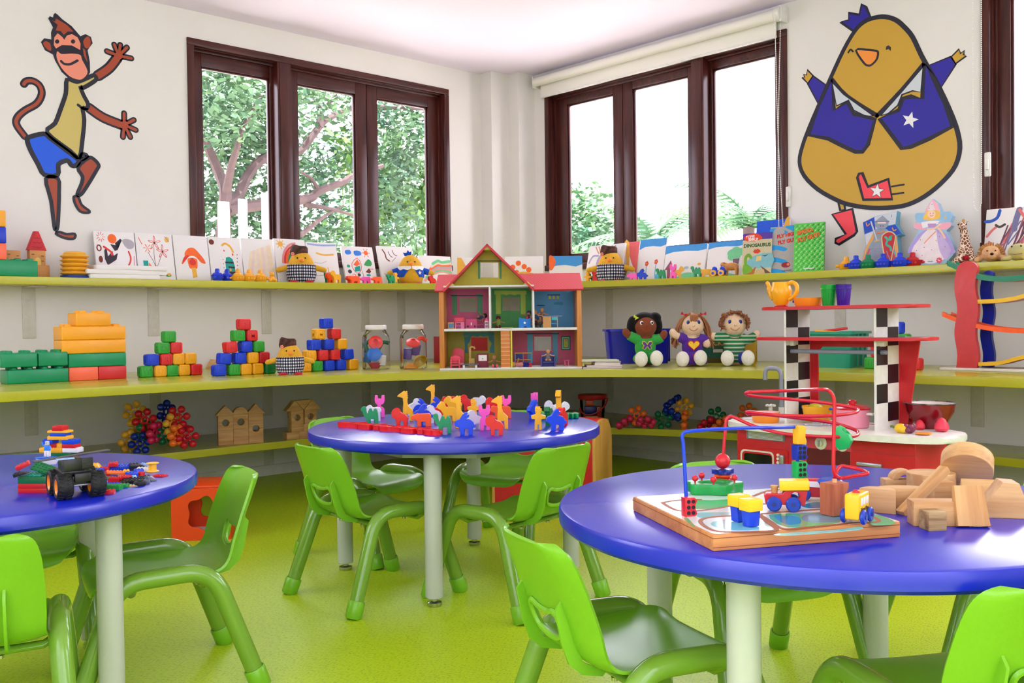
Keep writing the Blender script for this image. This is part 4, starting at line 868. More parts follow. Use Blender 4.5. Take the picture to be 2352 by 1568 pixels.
def chick(label, loc, rz, sc=1, jacket=False):
    t = thing('plush_chick', label, 'soft toy', M=T(*loc) @ RZ(rz) @ SCL(sc), group='plush chicks')
    MB().lathe(EGGS, 32).link('body', M_CHK, t)
    for sg in (-1, 1):
        a = arm_mb(sg).link('arm', M_CHK, t)
        if jacket: MB().tube([(sg*.066, -.005, .086), (sg*.085, -.010, .080), (sg*.104, -.012, .074)], [.019, .0185, .0178], 14).link('sleeve', M_BFELT, a)
        MB().sph((sg*.040, -.052, .004), (.026, .034, .010), 16, 8).link('foot', M_RFELT, t)
        z = .133; r = egg_r(z); MB().sph((sg*.021, -sqrt_(r*r-.021**2)-.0005, z), .0045, 12, 8).link('eye', M_EYE, t)
    MB().sph((0, -egg_r(.12)-.004, .120), (.014, .016, .013), 16, 10).link('beak', M_BEAK, t)
    if jacket:
        def shell(z0, z1, g0, g1, off):
            n = 30; vs, fs = [], []
            for i in range(9):
                z = z0+(z1-z0)*i/8; g = g0+(g1-g0)*i/8
                for j in range(n+1): a = -pi/2+g+(2*pi-2*g)*j/n; r = egg_r(z)+off; vs.append((r*cos(a), r*sin(a), z))
            for i in range(8):
                for j in range(n): k = i*(n+1)+j; fs.append((k, k+1, k+n+2, k+n+1))
            return baked(MB().add(vs, fs), [('SOLIDIFY', dict(thickness=.002, offset=1))])
        shell(.045, .104, .62, .06, .002).link('jacket', M_BFELT, t)
        col = MB()
        for sg in (-1, 1):
            a = [-pi/2+sg*x for x in (.03, .3, .6, .9, 1.2, 1.5)]; lo = (.092, .084, .090, .084, .096, .104)
            vs = [((egg_r(.106)+.004)*cos(x), (egg_r(.106)+.004)*sin(x), .108) for x in a]+[((egg_r(z)+.0075)*cos(x), (egg_r(z)+.0075)*sin(x), z) for x, z in zip(a, lo)]
            col.add(vs, [(i, i+1, i+7, i+6) for i in range(5)])
        baked(col, [('SOLIDIFY', dict(thickness=.0015, offset=1))]).link('collar', M_WFELT, t)
        MB().prism(star(.014), 0, .0015, M=basis((.047, -egg_r(.07)*.80-.004, .070), (.80, .6, 0), (0, 0, 1))).link('star', M_WFELT, t)
        MB().prism([(-.02, 0), (.018, 0), (.024, .022), (.010, .014), (.004, .032), (-.006, .014), (-.026, .022)], -.006, .006, .002, M=T(-.012, 0, .172) @ RY(-.2) @ RX(pi/2)).link('crown', M_BFELT, t)
    else:
        n = 40; pr = [(egg_r(.002)+.008, .001), (egg_r(.012)+.010, .012), (egg_r(.045)+.006, .045), (egg_r(.08)+.005, .080), (egg_r(.093)+.007, .092), (egg_r(.098)+.004, .098), (egg_r(.098)-.004, .097), (egg_r(.04)-.004, .04), (egg_r(.01)-.004, .004)]
        q = MB().lathe(pr, n); q.v = [(x*(1+.012*sin(9*atan2(y, x)+z*40)), y*(1+.012*sin(9*atan2(y, x)+z*40)), z) for x, y, z in q.v]
        q.link('skirt', M_GING, t)
        h = MB().lathe([(.044, .150), (.048, .165), (.045, .190), (.036, .200), (.02, .196), (0, .194)], 22)
        h.v = [(x*1.0+(z-.15)*.1-.012, y*.85, z+(.018 if x < -.0 else 0)*max(0, (z-.17)*33)*abs(x)*16) for x, y, z in h.v]; h.link('headcloth', M_UDENG, t)
        f = MB()
        for k in range(5): f.sph((-.044+.006*cos(k*1.257), -.036, .156+.006*sin(k*1.257)), (.0045, .003, .0045), 8, 6)
        f.link('flower', cloth((246, 150, 130)), t)
    return t
def sqrt_(x): return math.sqrt(max(x, 0))
p = atz(678, 860, ZM); chick('yellow plush chick with checked skirt sitting between cube pyramids on the middle shelf', (p.x, p.y+.055, ZM), -.45, .98)
def ltop(px, y=-.2): return aty(px, 640, y).x
chick('yellow plush chick with checked skirt on the top shelf, left window behind it', (ltop(694), -.19, ZT), -.5, 1.22)
chick('yellow plush chick with blue star jacket and small blue crown on the top shelf', (ltop(945), -.19, ZT), -.55, 1.26, True)
x = -.19; chick('yellow plush chick with checked skirt right of the dollhouse roof on the top shelf', (x, atx(1403, 630, x).y, ZT), -.95, 1.30)
# ---- jars
def loft(mb, rings, m=None, M=None, caps=True):
    n = len(rings[0]); vs = [p for r in rings for p in r]; fs = []
    for i in range(len(rings)-1):
        for j in range(n): k = (j+1) % n; fs.append((i*n+j, i*n+k, (i+1)*n+k, (i+1)*n+j))
    if caps: fs += [tuple(range(n))[::-1], tuple(range((len(rings)-1)*n, len(rings)*n))]
    return mb.add(vs, fs, m, M)
def sq_ring(w, rr, z, n=32):
    P = []
    for j in range(n):
        a = 2*pi*j/n; c, s_ = cos(a), sin(a); e = 2+rr
        k = (abs(c)**e+abs(s_)**e)**(-1/e); P.append((w*k*c, w*k*s_, z))
    return P
def jar_fn(m, nt, b):
    N = nt.nodes.new; L = nt.links.new
    t = N('ShaderNodeBsdfTransparent'); t.inputs['Color'].default_value = (.93, .93, .92, 1); g = N('ShaderNodeBsdfGlossy'); g.inputs['Roughness'].default_value = .05
    f = N('ShaderNodeLayerWeight'); f.inputs['Blend'].default_value = .22; mx = N('ShaderNodeMixShader')
    L(f.outputs['Fresnel'], mx.inputs[0]); L(t.outputs[0], mx.inputs[1]); L(g.outputs[0], mx.inputs[2]); L(mx.outputs[0], nt.nodes['Material Output'].inputs['Surface'])
M_JAR = mat('clear_jar_plastic', (220, 220, 220), .05, fn=jar_fn)
def jar(px, base, label):
    p = atz(px, base, ZM); t = thing('storage_jar', label, 'jar', M=T(p.x, p.y+.06, ZM) @ RZ(-.75) @ SCL(1.17), group='clear jars of play parts')
    q = MB(); loft(q, [sq_ring(.060, 3, 0), sq_ring(.066, 4, .006), sq_ring(.066, 4, .150), sq_ring(.062, 3, .172), sq_ring(.053, .6, .190), sq_ring(.050, 0, .196), sq_ring(.050, 0, .206)], caps=False)
    q.link('jar_body', M_JAR, t)
    MB().lathe([(0, .202), (.053, .202), (.054, .204), (.054, .222), (.051, .226), (0, .226)], 36).link('lid', M_WHITE, t)
    return t
J1 = jar(878, 848, 'clear plastic jar with white lid holding blue and red cups, left of its twin')
J2 = jar(964, 847, 'clear plastic jar with white lid holding orange and purple parts, beside the dollhouse')
def infill(J, kind, col, off, rot, label, sc=1):
    M = T(*J.location) @ RZ(-.75) @ SCL(1.17) @ T(*off) @ RX(rot[0]) @ RY(rot[1]) @ SCL(sc); m = pl(col, .3)
    if kind == 'cone': q = MB().lathe([(.036, 0), (.036, .008), (.030, .010), (.012, .024), (.010, .024), (.010, .008), (0, .008)], 26); nm, ct = 'toy_funnel', 'funnel'
    elif kind == 'disc': q = MB().lathe([(0, 0), (.034, 0), (.036, .003), (.036, .008), (.032, .010), (0, .010)], 26).cbox((.036, 0, .005), (.014, .012, .006), .001); nm, ct = 'toy_lid', 'lid'
    elif kind == 'cup': q = baked(MB().lathe([(0, 0), (.02, 0), (.036, .026), (.038, .028)], 24), [('SOLIDIFY', dict(thickness=.0025, offset=-1))]); nm, ct = 'toy_cup', 'cup'
    elif kind == 'tube': q = MB().tube(fillet([(-.02, 0, -.02), (-.012, 0, .03), (.025, 0, .03)], .018), .011, 12); nm, ct = 'toy_pipe', 'pipe'
    else: q = MB().box(-.018, .018, -.012, .012, -.025, .025, .003); nm, ct = 'toy_block', 'block'
    single(nm, q, m, label, ct, M=M, group='play parts in the clear jars')
infill(J1, 'cup', (190, 36, 56), (-.005, -.012, .004), (0, 0), 'dark red toy cup at the bottom of the left jar')
infill(J1, 'disc', (10, 118, 226), (-.002, -.048, .077), (pi/2-.15, 0), 'blue round lid against the front of the left jar')
infill(J1, 'cone', (250, 62, 52), (.002, -.030, .135), (1.1, .2), 'red toy funnel near the top of the left jar')
infill(J1, 'tube', (14, 120, 70), (.034, .012, .11), (0, .3), 'green bent pipe at the right inside the left jar')
infill(J1, 'tube', (20, 110, 70), (-.035, .012, .11), (0, -.5), 'green bent pipe at the left inside the left jar')
infill(J1, 'block', (222, 220, 210), (.036, -.02, .045), (0, .1), 'off-white block at the lower right of the left jar')
infill(J1, 'block', (20, 100, 160), (-.042, -.01, .06), (0, .1), 'blue-teal block at the lower left of the left jar')
infill(J2, 'cone', (250, 168, 40), (-.012, -.015, .004), (0, 0), 'orange-yellow toy funnel at the bottom of the right jar')
infill(J2, 'cup', (220, 190, 40), (.022, -.005, .055), (2.3, .5), 'yellow toy cup lying tilted in the right jar')
infill(J2, 'block', (70, 40, 130), (-.03, .006, .075), (0, .05), 'purple block at the left inside the right jar', 1.15)
infill(J2, 'block', (84, 40, 140), (.012, .022, .095), (.1, .2), 'purple block in the middle of the right jar', 1.15)
infill(J2, 'cone', (252, 62, 44), (.002, -.020, .130), (.6, .1), 'red toy funnel near the top of the right jar')
infill(J2, 'tube', (250, 70, 46), (.030, .018, .13), (0, .6), 'red bent pipe at the upper right of the right jar')
# ---- top shelf, left end: brick tower, castle blocks, ring stacker
def T_X(px, y): return aty(px, 620, y).x
yt = -.29; hb = .086
big_brick(T_X(-90, yt), T_X(88, yt), yt, ZT, C_GRN, 'green brick on the top shelf under the coral, blue and yellow bricks', 6, hb, .15)
for k, (c, nm) in enumerate(((C_COR, 'coral brick standing on the green brick at the upper left edge'), (C_BLU, 'blue brick between coral and yellow bricks at the upper left edge'), (C_YEL, 'yellow brick on top of the brick tower at the upper left edge'))):
    big_brick(T_X(-66, yt), T_X(17, yt), yt, ZT+hb*(k+1), c, nm, 2, hb, .15)
W_CAST = paint((214, 150, 84)); W_CAST2 = paint((236, 196, 96)); W_CD = paint((90, 56, 40))
def castle(px, y, w, h, roof, label):
    x = T_X(px, y); t = thing('castle_block', label, 'toy castle', (x, y, ZT), .1)
    b = MB().box(-w/2, w/2, -.02, .02, 0, h, .004)
    b.link('tower', W_CAST, t)
    d = MB()
    if roof:
        MB().box(-w/2+.03, w/2+.02, -.024, .02, 0, h*.48, .004).link('gatehouse', W_CAST, t)
        r = MB().prism([(-w/2-.008, h), (w/2+.008, h), (.01, h+.105), (-.01, h+.105)], -.018, .018, .003, M=basis((0, 0, 0), (1, 0, 0), (0, 0, 1))).link('roof', paint((206, 36, 48)), t)
        for z in (.02, .045, .07): r2 = MB().stroke([(-w*.36*(1-z*6), 0), (-w*.12, -.006), (0, 0), (w*.12, -.006), (w*.36*(1-z*6), 0)], .003, 0, .001, M=basis((0, -.018, h+z), (1, 0, 0), (0, 0, 1))).link('roof_line', paint((150, 20, 34)), r)
    MB().prism([(-.016, 0), (.016, 0), (.016, .03), (.011, .042), (0, .047), (-.011, .042), (-.016, .03)], 0, .0015, m=W_CAST2, M=basis((0, -.02, h*.45 if roof else .01), (1, 0, 0), (0, 0, 1))).link('door', W_CAST2, t)
    for u, z in ((-.3, .85), (.3, .8), (-.32, .5), (.3, .62), (.34, .25)): d.box(u*w-.007, u*w+.007, -.0222, -.0195, z*h-.002, z*h+.002, 0, W_CD)
    d.link('brick_mark', None, t)
castle(84, -.10, .085, .155, True, 'small wooden castle tower with red roof behind the green brick')
castle(28, -.10, .075, .150, False, 'small wooden castle block without roof, behind the brick tower')
t = thing('ring_stacker', 'yellow ribbed stacking toy on a blue base beside the white canvases', 'stacking toy', (T_X(172, -.18), -.18, ZT), 0)
MB().lathe([(0, 0), (.074, 0), (.076, .003), (.076, .014), (.072, .017), (0, .017)], 36).link('base', pl((16, 60, 160)), t)
for k in range(5):
    z = .018+k*.0235; MB().lathe([(0, z), (.060, z), (.074-.0004*k, z+.008), (.0765, z+.0115), (.074, z+.015), (.060, z+.0232), (0, z+.0232)], 36).link('ring', pl((240, 176, 50)), t)
MB().lathe([(0, .1356), (.060, .1356), (.055, .146), (.040, .150), (0, .151)], 36).link('top_ring', pl((240, 176, 50)), t)
# ---- toy boats
def boat_mb():
    q = MB(); rings = []
    for w, l, z in ((.020, .026, 0), (.026, .036, .006), (.031, .042, .028), (.032, .043, .031)): rings.append([(l*cos(a), w*sin(a), z) for a in [2*pi*j/24 for j in range(24)]])
    loft(q, rings); q.lathe([(.030, .030), (.026, .040), (.016, .047), (.013, .047), (.012, .064), (.009, .068), (0, .068)], 20)
    for sg in (-1, 1): q.cyl((sg*.04, 0, .02), (sg*.055, 0, .02), .007, n=12)
    for k in (-1, 0, 1): q.merge(MB().lathe([(.0055, 0), (.0062, .001), (.004, .0022), (.003, .001), (0, .0008)], 12), basis((k*.016, -.030+abs(k)*.003, .018), (1, 0, 0), (0, 0, 1)))
    return q
BOAT = None
def boat(loc, rz, col, label, sc=1):
    global BOAT
    m = pl(col, .25)
    if BOAT is None: BOAT = single('toy_boat', boat_mb(), m, label, 'toy boat', M=T(*loc) @ RZ(rz) @ SCL(sc), group='small plastic toy boats'); return BOAT
    o = dup(BOAT, label, M=T(*loc) @ RZ(rz) @ SCL(sc)); return recolor(o, m)
B_BL, B_YE, B_GR, B_RD = (28, 62, 214), (246, 174, 44), (10, 132, 84), (196, 30, 40)
for px, y, rz, col, lab in ((499, -.245, .9, B_BL, 'blue toy boat, left one of two in front of the teal bottle painting'), (521, -.205, 1.2, B_BL, 'blue toy boat beside the first yellow boat on the top shelf'), (546, -.235, .1, B_YE, 'first yellow toy boat right of the blue boats on the top shelf'), (572, -.235, .0, B_YE, 'second yellow toy boat, middle of the three in a row'), (598, -.235, .05, B_YE, 'third yellow toy boat next to the small yellow bear')):
    boat((T_X(px, y), y, ZT), rz, col, lab, 1.12)
q = MB().sph((0, 0, .022), (.022, .018, .022), 14, 10).sph((0, -.004, .05), .016, 14, 10).sph((-.013, -.002, .062), .006, 10, 6).sph((.013, -.002, .062), .006, 10, 6).sph((-.02, -.012, .012), .012, 10, 8).sph((.02, -.012, .012), .012, 10, 8)
single('toy_bear', blob(q, .003, 3), pl(B_YE, .3), 'small yellow plastic bear left of the checked chick on the top shelf', 'toy bear', (T_X(624, -.23), -.23, ZT-.001), 0)
# ================================================================== dollhouse
def shingle_fn(m, nt, b):
    N = nt.nodes.new; L = nt.links.new
    tc = N('ShaderNodeTexCoord'); sx = N('ShaderNodeSeparateXYZ'); L(tc.outputs['Object'], sx.inputs[0])
    def ln(op):
        a = N('ShaderNodeMath'); a.operation = op; mz = N('ShaderNodeMath'); mz.operation = 'MULTIPLY'; mz.inputs[1].default_value = 1.7; L(sx.outputs['Z'], mz.inputs[0]); L(sx.outputs['X'], a.inputs[0]); L(mz.outputs[0], a.inputs[1])
        k = N('ShaderNodeMath'); k.operation = 'MULTIPLY'; k.inputs[1].default_value = 55; L(a.outputs[0], k.inputs[0]); f = N('ShaderNodeMath'); f.operation = 'FRACT'; L(k.outputs[0], f.inputs[0])
        g = N('ShaderNodeMath'); g.operation = 'LESS_THAN'; g.inputs[1].default_value = .1; L(f.outputs[0], g.inputs[0]); return g.outputs[0]
    mxm = N('ShaderNodeMath'); mxm.operation = 'MAXIMUM'; L(ln('ADD'), mxm.inputs[0]); L(ln('SUBTRACT'), mxm.inputs[1])
    mx = N('ShaderNodeMix'); mx.data_type = 'RGBA'; mx.inputs['A'].default_value = lin((226, 70, 82)); mx.inputs['B'].default_value = lin((130, 34, 46)); L(mxm.outputs[0], mx.inputs['Factor']); L(mx.outputs['Result'], b.inputs['Base Color'])
M_SHIN = mat('red_shingles', (226, 70, 82), .45, fn=shingle_fn); M_ROOFR = paint((206, 34, 56), .4)
W_HOUSE = wood('house_wood', (222, 152, 72), (196, 122, 52), 2, 30, .4)
DP = atz(1174, 848.5, ZM); U = (DP-CAM).dot(FW)/FPX/4.751
DH = Mx.Translation((DP.x, DP.y, ZM)) @ RZ(CF)
cxl = lambda cx: (cx-874)*U
czl = lambda cx, cy: (1470-cy-(cx-100)*.0129)*U
DD = .30; KB = 1+DD/((DP-CAM).dot(FW))                # back wall scale
EZ = CAM.z-ZM
bx_ = lambda cx: cxl(cx)*KB                             # a point seen on the back wall
bz_ = lambda cx, cy: EZ+(czl(cx, cy)-EZ)*KB
t = thing('dollhouse', 'large open-fronted dollhouse with red shingle roof standing in the shelf corner', 'dollhouse', M=DH)
xl, xr = cxl(95), cxl(1650); ZF = .455; z1 = .222; Z2 = czl(640, 548)
G_ = lambda n, q, m=None, par=t, **k: q.link(n, m, par, **k)
G_('base_floor', MB().box(xl, xr, 0, DD+.012, 0, .012, .0015), paint((226, 226, 222)))
G_('middle_floor', MB().box(xl+.027, xr-.025, .004, DD, z1, z1+.015, .0015), paint((232, 232, 228)))
G_('upper_ceiling', MB().box(xl+.027, cxl(1135), .004, DD, Z2-.006, Z2+.004, .001), paint((232, 232, 228)))
G_('side_wall', MB().box(xl, xl+.028, .002, DD, .012, ZF, .002), W_HOUSE); G_('side_wall', MB().box(xr-.026, xr, .002, DD, .012, ZF, .002), W_HOUSE)
G_('partition', MB().box(cxl(640), cxl(660), .006, DD, z1+.015, Z2-.006, .001), paint((236, 236, 232)))
G_('partition', MB().box(cxl(1115), cxl(1137), .006, DD, z1+.015, ZF, .001), paint((236, 236, 232)))
G_('partition', MB().box(cxl(872), cxl(890), .006, DD, .012, z1, .001), paint((226, 212, 70)))
bk = MB().box(cxl(765), cxl(866), .008, .05, .012, z1, .001, paint((216, 132, 62)))
for k in range(9): bk.box(cxl(765)-.0004, cxl(866)+.0004, .0072, .0505, .012+.023*k, .0145+.023*k, 0, paint((240, 206, 160)))
G_('brick_staircase', bk)
def room(name, x0, x1, zz0, zz1, win, col):
    h = [(bx_(win[0]), bz_(win[0], win[3])), (bx_(win[1]), bz_(win[1], win[3])), (bx_(win[1]), bz_(win[1], win[2])), (bx_(win[0]), bz_(win[0], win[2]))] if win else None
    pl_ = plate([(x0, zz0), (x1, zz0), (x1, zz1), (x0, zz1)], [h] if h else [], -.003, .003)
    return MB().merge(pl_, basis((0, DD+.003, 0), (1, 0, 0), (0, 0, 1))).link(name, paint(col), t, smooth=0)
c = lambda a: a
P_UL = room('back_wall', xl+.028, cxl(650), z1+.015, Z2, (320, 500, 675, 830), (214, 96, 140)); P_UM = room('back_wall', cxl(650), cxl(1126), z1+.015, Z2, (790, 975, 670, 820), (66, 150, 70))
P_UR = room('back_wall', cxl(1126), xr-.02, z1+.015, ZF, None, (88, 170, 222)); P_LL = room('back_wall', xl+.02, cxl(881), .012, z1, (440, 620, 1110, 1255), (176, 168, 46)); P_LR = room('back_wall', cxl(881), xr-.02, .012, z1, (1130, 1315, 1100, 1255), (196, 82, 112))
BWM = basis((0, DD, 0), (1, 0, 0), (0, 0, 1))
def flat(q, pts, m, z=.0008): q.prism([(bx_(x), bz_(x, y)) for x, y in pts], 0, z, m=paint(m), M=BWM)
def rect(q, x0, x1, y0, y1, m, z=.0008): flat(q, [(x0, y1), (x1, y1), (x1, y0), (x0, y0)], m, z)
q = MB(); rect(q, 240, 296, 640, 862, (76, 160, 110)); rect(q, 512, 570, 636, 862, (76, 160, 110)); rect(q, 225, 582, 650, 660, (34, 40, 70), .0014); q.link('painted_curtain', None, P_UL, smooth=0)
q = MB(); flat(q, [(702, 600), (1050, 600), (1050, 640)]+[(1050-k*43.5, 648 if k % 2 else 638) for k in range(1, 8)]+[(702, 640)], (186, 200, 66)); rect(q, 716, 770, 645, 855, (178, 196, 62)); rect(q, 988, 1040, 645, 855, (178, 196, 62)); q.link('painted_curtain', None, P_UM, smooth=0)
q = MB(); rect(q, 1280, 1416, 641, 652, (24, 40, 80)); [flat(q, [(x-16, 690), (x+16, 690), (x+11, 660), (x, 652), (x-11, 660)], (206, 206, 90)) for x in (1304, 1348, 1391)]; flat(q, [(1345, 730), (1400, 722), (1452, 728), (1448, 756), (1350, 752)], (40, 150, 190)); rect(q, 1160, 1250, 757, 766, (40, 60, 110)); q.link('painted_lamp_rail', None, P_UR, smooth=0)
q = MB(); flat(q, [(360, 1054), (692, 1052), (692, 1095)]+[(692-k*37, 1104 if k % 2 else 1092) for k in range(1, 9)]+[(360, 1097)], (70, 150, 160)); flat(q, [(365, 1100), (440, 1100), (430, 1150), (400, 1190), (406, 1280), (372, 1280), (372, 1190)], (62, 140, 150)); flat(q, [(692, 1100), (632, 1100), (640, 1140), (668, 1176), (645, 1225), (642, 1278), (692, 1278)], (62, 140, 150)); q.link('painted_curtain', None, P_LL, smooth=0)
q = MB(); rect(q, 1055, 1112, 1058, 1385, (84, 160, 190)); rect(q, 1330, 1386, 1052, 1385, (84, 160, 190)); rect(q, 1040, 1402, 1064, 1074, (30, 40, 70), .0014); q.link('painted_curtain', None, P_LR, smooth=0)
q = MB(); rect(q, 1424, 1524, 1094, 1246, (22, 50, 60)); rect(q, 1432, 1514, 1104, 1236, (110, 200, 160), .0012); rect(q, 1446, 1502, 1120, 1222, (22, 50, 60), .0016); rect(q, 1452, 1496, 1126, 1216, (200, 196, 70), .002); flat(q, [(1466, 1130), (1486, 1132), (1482, 1150), (1470, 1152)], (220, 110, 90), .0026); rect(q, 1473, 1477, 1150, 1204, (60, 140, 60), .0026); flat(q, [(1458, 1170), (1474, 1190), (1474, 1200)], (60, 140, 60), .0026); q.link('painted_picture', None, P_LR, smooth=0)
# roof
def slab(n, P, th, m, par=t, m2=None):
    P = [V(p) for p in P]; nn = (P[1]-P[0]).cross(P[2]-P[0]).normalized()*th
    vs = [tuple(p) for p in P]+[tuple(p+nn) for p in P]; k = len(P)
    q = MB().add(vs[:k], [tuple(range(k))[::-1]], m).add([vs[i] for i in range(k, 2*k)], [tuple(range(k))], m2 or m).add(vs, [(i, (i+1) % k, k+(i+1) % k, k+i) for i in range(k)], M_ROOFR)
    return q.link(n, None, par, smooth=0)
xL, xR = cxl(52), cxl(1672); xp = cxl(630); zp = czl(630, 88); xa, xb = cxl(148), cxl(1135); zr = .555; yr_ = .17; ey = -.012
kx = (zr-ZF)/(zp-ZF)
slab('roof_panel', [(xL, ey, ZF), (xa, ey, ZF), (xa+(xp-xa)*kx, yr_, zr), (xL+.008, yr_, zr)], -.008, M_SHIN); slab('roof_panel', [(xb, ey, ZF), (xR, ey, ZF), (xR-.008, yr_, zr), (xb+(xp-xb)*kx, yr_, zr)], -.008, M_SHIN)
slab('roof_panel', [(xL, DD+.03, ZF), (xL+.008, yr_, zr), (xa+(xp-xa)*kx, yr_, zr), (xa, DD+.03, ZF)], -.008, M_SHIN); slab('roof_panel', [(xb, DD+.03, ZF), (xb+(xp-xb)*kx, yr_, zr), (xR-.008, yr_, zr), (xR, DD+.03, ZF)], -.008, M_SHIN)
M_YW = paint((196, 188, 48)); M_YL = paint((226, 222, 96))
slab('gable_roof', [(xa-.004, ey, ZF), (xp, ey, zp), (xp, DD, zp), (xa-.004, DD, ZF)], -.011, M_YW, m2=M_ROOFR) ; slab('gable_roof', [(xb+.004, ey, ZF), (xb+.004, DD, ZF), (xp, DD, zp), (xp, ey, zp)], -.011, M_YW, m2=M_ROOFR)
yg = .13; kg = 1+yg/((DP-CAM).dot(FW)); gx_ = lambda x: cxl(x)*kg; gz_ = lambda x, y: EZ+(czl(x, y)-EZ)*kg
h = [(gx_(555), gz_(555, 457)), (gx_(748), gz_(748, 457)), (gx_(748), gz_(748, 295)), (gx_(555), gz_(555, 295))]
gw = MB().merge(plate([(xa+.012, Z2+.004), (xb-.012, Z2+.004), (xp, zp-.018)], [h], -.003, .003), basis((0, yg+.003, 0), (1, 0, 0), (0, 0, 1))).link('gable_wall', M_YW, t, smooth=0)
GM = basis((0, yg, 0), (1, 0, 0), (0, 0, 1)); q = MB()
for x0, x1, y0, y1, m in ((527, 548, 275, 472, (70, 150, 100)), (762, 783, 272, 472, (70, 150, 100)), (518, 793, 272, 283, (30, 50, 60))): q.prism([(gx_(x0), gz_(x0, y1)), (gx_(x1), gz_(x1, y1)), (gx_(x1), gz_(x1, y0)), (gx_(x0), gz_(x0, y0))], 0, .001, m=paint(m), M=GM)
q.link('painted_curtain', None, gw, smooth=0)
G_('ridge_block', MB().prism([(xp-.022, zp-.034), (xp+.022, zp-.034), (xp, zp-.012)], -.12, -.002, .001, M=basis((0, 0, 0), (1, 0, 0), (0, 0, 1))), M_YL)
for x, sg in ((xa+.016, 1), (xb-.016, -1)): G_('corner_block', MB().prism([(x, Z2+.004), (x+sg*.045, Z2+.004), (x+sg*.032, Z2+.022), (x+sg*.02, Z2+.022)], -.12, -.002, .001, M=basis((0, 0, 0), (1, 0, 0), (0, 0, 1))), M_YL)
# ---- furniture and dolls inside
PKF = (226, 84, 130); PKD = (222, 70, 92)
def F_(name, label, cat, cx, cy, y, parts, rz=0, grp='dollhouse furniture'):
    kf = 1+y/((DP-CAM).dot(FW)); z = .0125 if cy > 1200 else z1+.0155
    t = thing(name, label, cat, M=DH @ T(cxl(cx)*kf, y, z) @ RZ(rz), group=grp)
    for n, q, m in parts: q.link(n, m, t)
    return t
B_ = lambda *a, **k: MB().box(*a, **k)
F_('toy_cupboard', 'tiny tan cupboard with blue doors at the far left of upper left room', 'toy furniture', 226, 985, .06, [('body', B_(-.018, .018, -.012, .012, 0, .036, .001), paint((206, 164, 92))), ('door', B_(-.014, -.001, -.0135, -.012, .006, .03), paint((60, 140, 200))), ('door', B_(.001, .014, -.0135, -.012, .006, .03), paint((60, 140, 200)))])
q = MB().box(-.026, .026, -.016, .016, .034, .038, .001).box(-.026, -.022, -.016, .016, 0, .034).box(.006, .026, -.016, .016, 0, .034).box(-.022, .006, -.016, .016, .014, .017).box(-.022, .006, .012, .016, 0, .034)
r = MB().box(-.034, .026, -.004, 0, 0, .024, .001).box(-.034, .026, .006, .01, 0, .024, .001).box(-.034, -.03, -.004, .01, 0, .024).box(.022, .026, -.004, .01, 0, .024)
F_('toy_desk', 'tiny pink desk with an open shelf and slanted rack in the upper left room', 'toy furniture', 322, 985, .05, [('desk', q, paint((230, 120, 165))), ('rack', MB().merge(r, T(0, 0, .039) @ RX(-.3)), paint(PKD))])
F_('toy_stove', 'tiny pink toy stove with black knobs in the upper left room', 'toy furniture', 448, 985, .03, [('body', B_(-.032, .032, -.016, .016, 0, .054, .0015).box(-.026, .026, -.0165, -.012, .022, .05, 0, paint((190, 60, 110))), paint(PKF)), ('knob', MB().cyl((-.02, -.019, .012), (-.02, -.016, .012), .006, n=12), paint((40, 30, 40))), ('knob', MB().cyl((.02, -.019, .012), (.02, -.016, .012), .006, n=12), paint((40, 30, 40))), ('tap', B_(-.003, .003, -.02, -.016, .018, .034, .001), paint((236, 226, 226)))])
F_('toy_bench', 'tiny purple-pink bench below the lying striped doll', 'toy furniture', 552, 980, .12, [('seat', B_(-.02, .02, -.016, .016, .02, .025, .001), paint((190, 70, 130))), ('side', B_(-.02, -.016, -.016, .016, 0, .02), paint((190, 70, 130))), ('side', B_(.016, .02, -.016, .016, 0, .02), paint((190, 70, 130)))])
F_('toy_cabinet', 'tiny white and pink tall cabinet beside the first white partition', 'toy furniture', 614, 985, .04, [('body', B_(-.011, .010, -.012, .012, 0, .042, .001), paint((236, 206, 220))), ('roof', MB().prism([(-.012, .042), (.011, .042), (0, .062)], -.012, .012, M=basis((0, 0, 0), (1, 0, 0), (0, 0, 1))), paint(PKF)), ('drawer', B_(-.008, .007, -.0132, -.012, .022, .036), paint((150, 100, 120))), ('drawer', B_(-.008, .007, -.0132, -.012, .004, .018), paint((150, 100, 120)))])
F_('toy_bed', 'tiny blue bed with white flower on its headboard in the green room', 'toy furniture', 1030, 978, .05, [('headboard', MB().prism([(-.034, 0), (.034, 0), (.034, .056), (.015, .05), (-.01, .054), (-.034, .06)], 0, .004, .001, M=basis((0, 0, 0), (1, 0, 0), (0, 0, 1))), paint((30, 124, 214))), ('flower', MB().prism(star(.009, .55), 0, .001, M=basis((-.001, -.004, .028), (1, 0, 0), (0, 0, 1))), paint((240, 240, 240))), ('notch', MB().prism(ell(.009, n=12, a0=0, a1=pi), 0, .0008, M=basis((.002, -.004, .0), (1, 0, 0), (0, 0, 1))), paint((20, 30, 60))), ('mattress', B_(-.032, .032, 0, .10, .016, .03, .004), paint((60, 140, 214))), ('footboard', B_(-.034, .034, .1, .104, 0, .04, .001), paint((30, 124, 214)))])
F_('toy_plate', 'tiny flat yellow-green tray on the floor of the green room', 'toy tray', 836, 975, .03, [('tray', MB().lathe([(0, 0), (.034, 0), (.036, .003), (.034, .0042), (0, .003)], 24), paint((206, 200, 110)))])
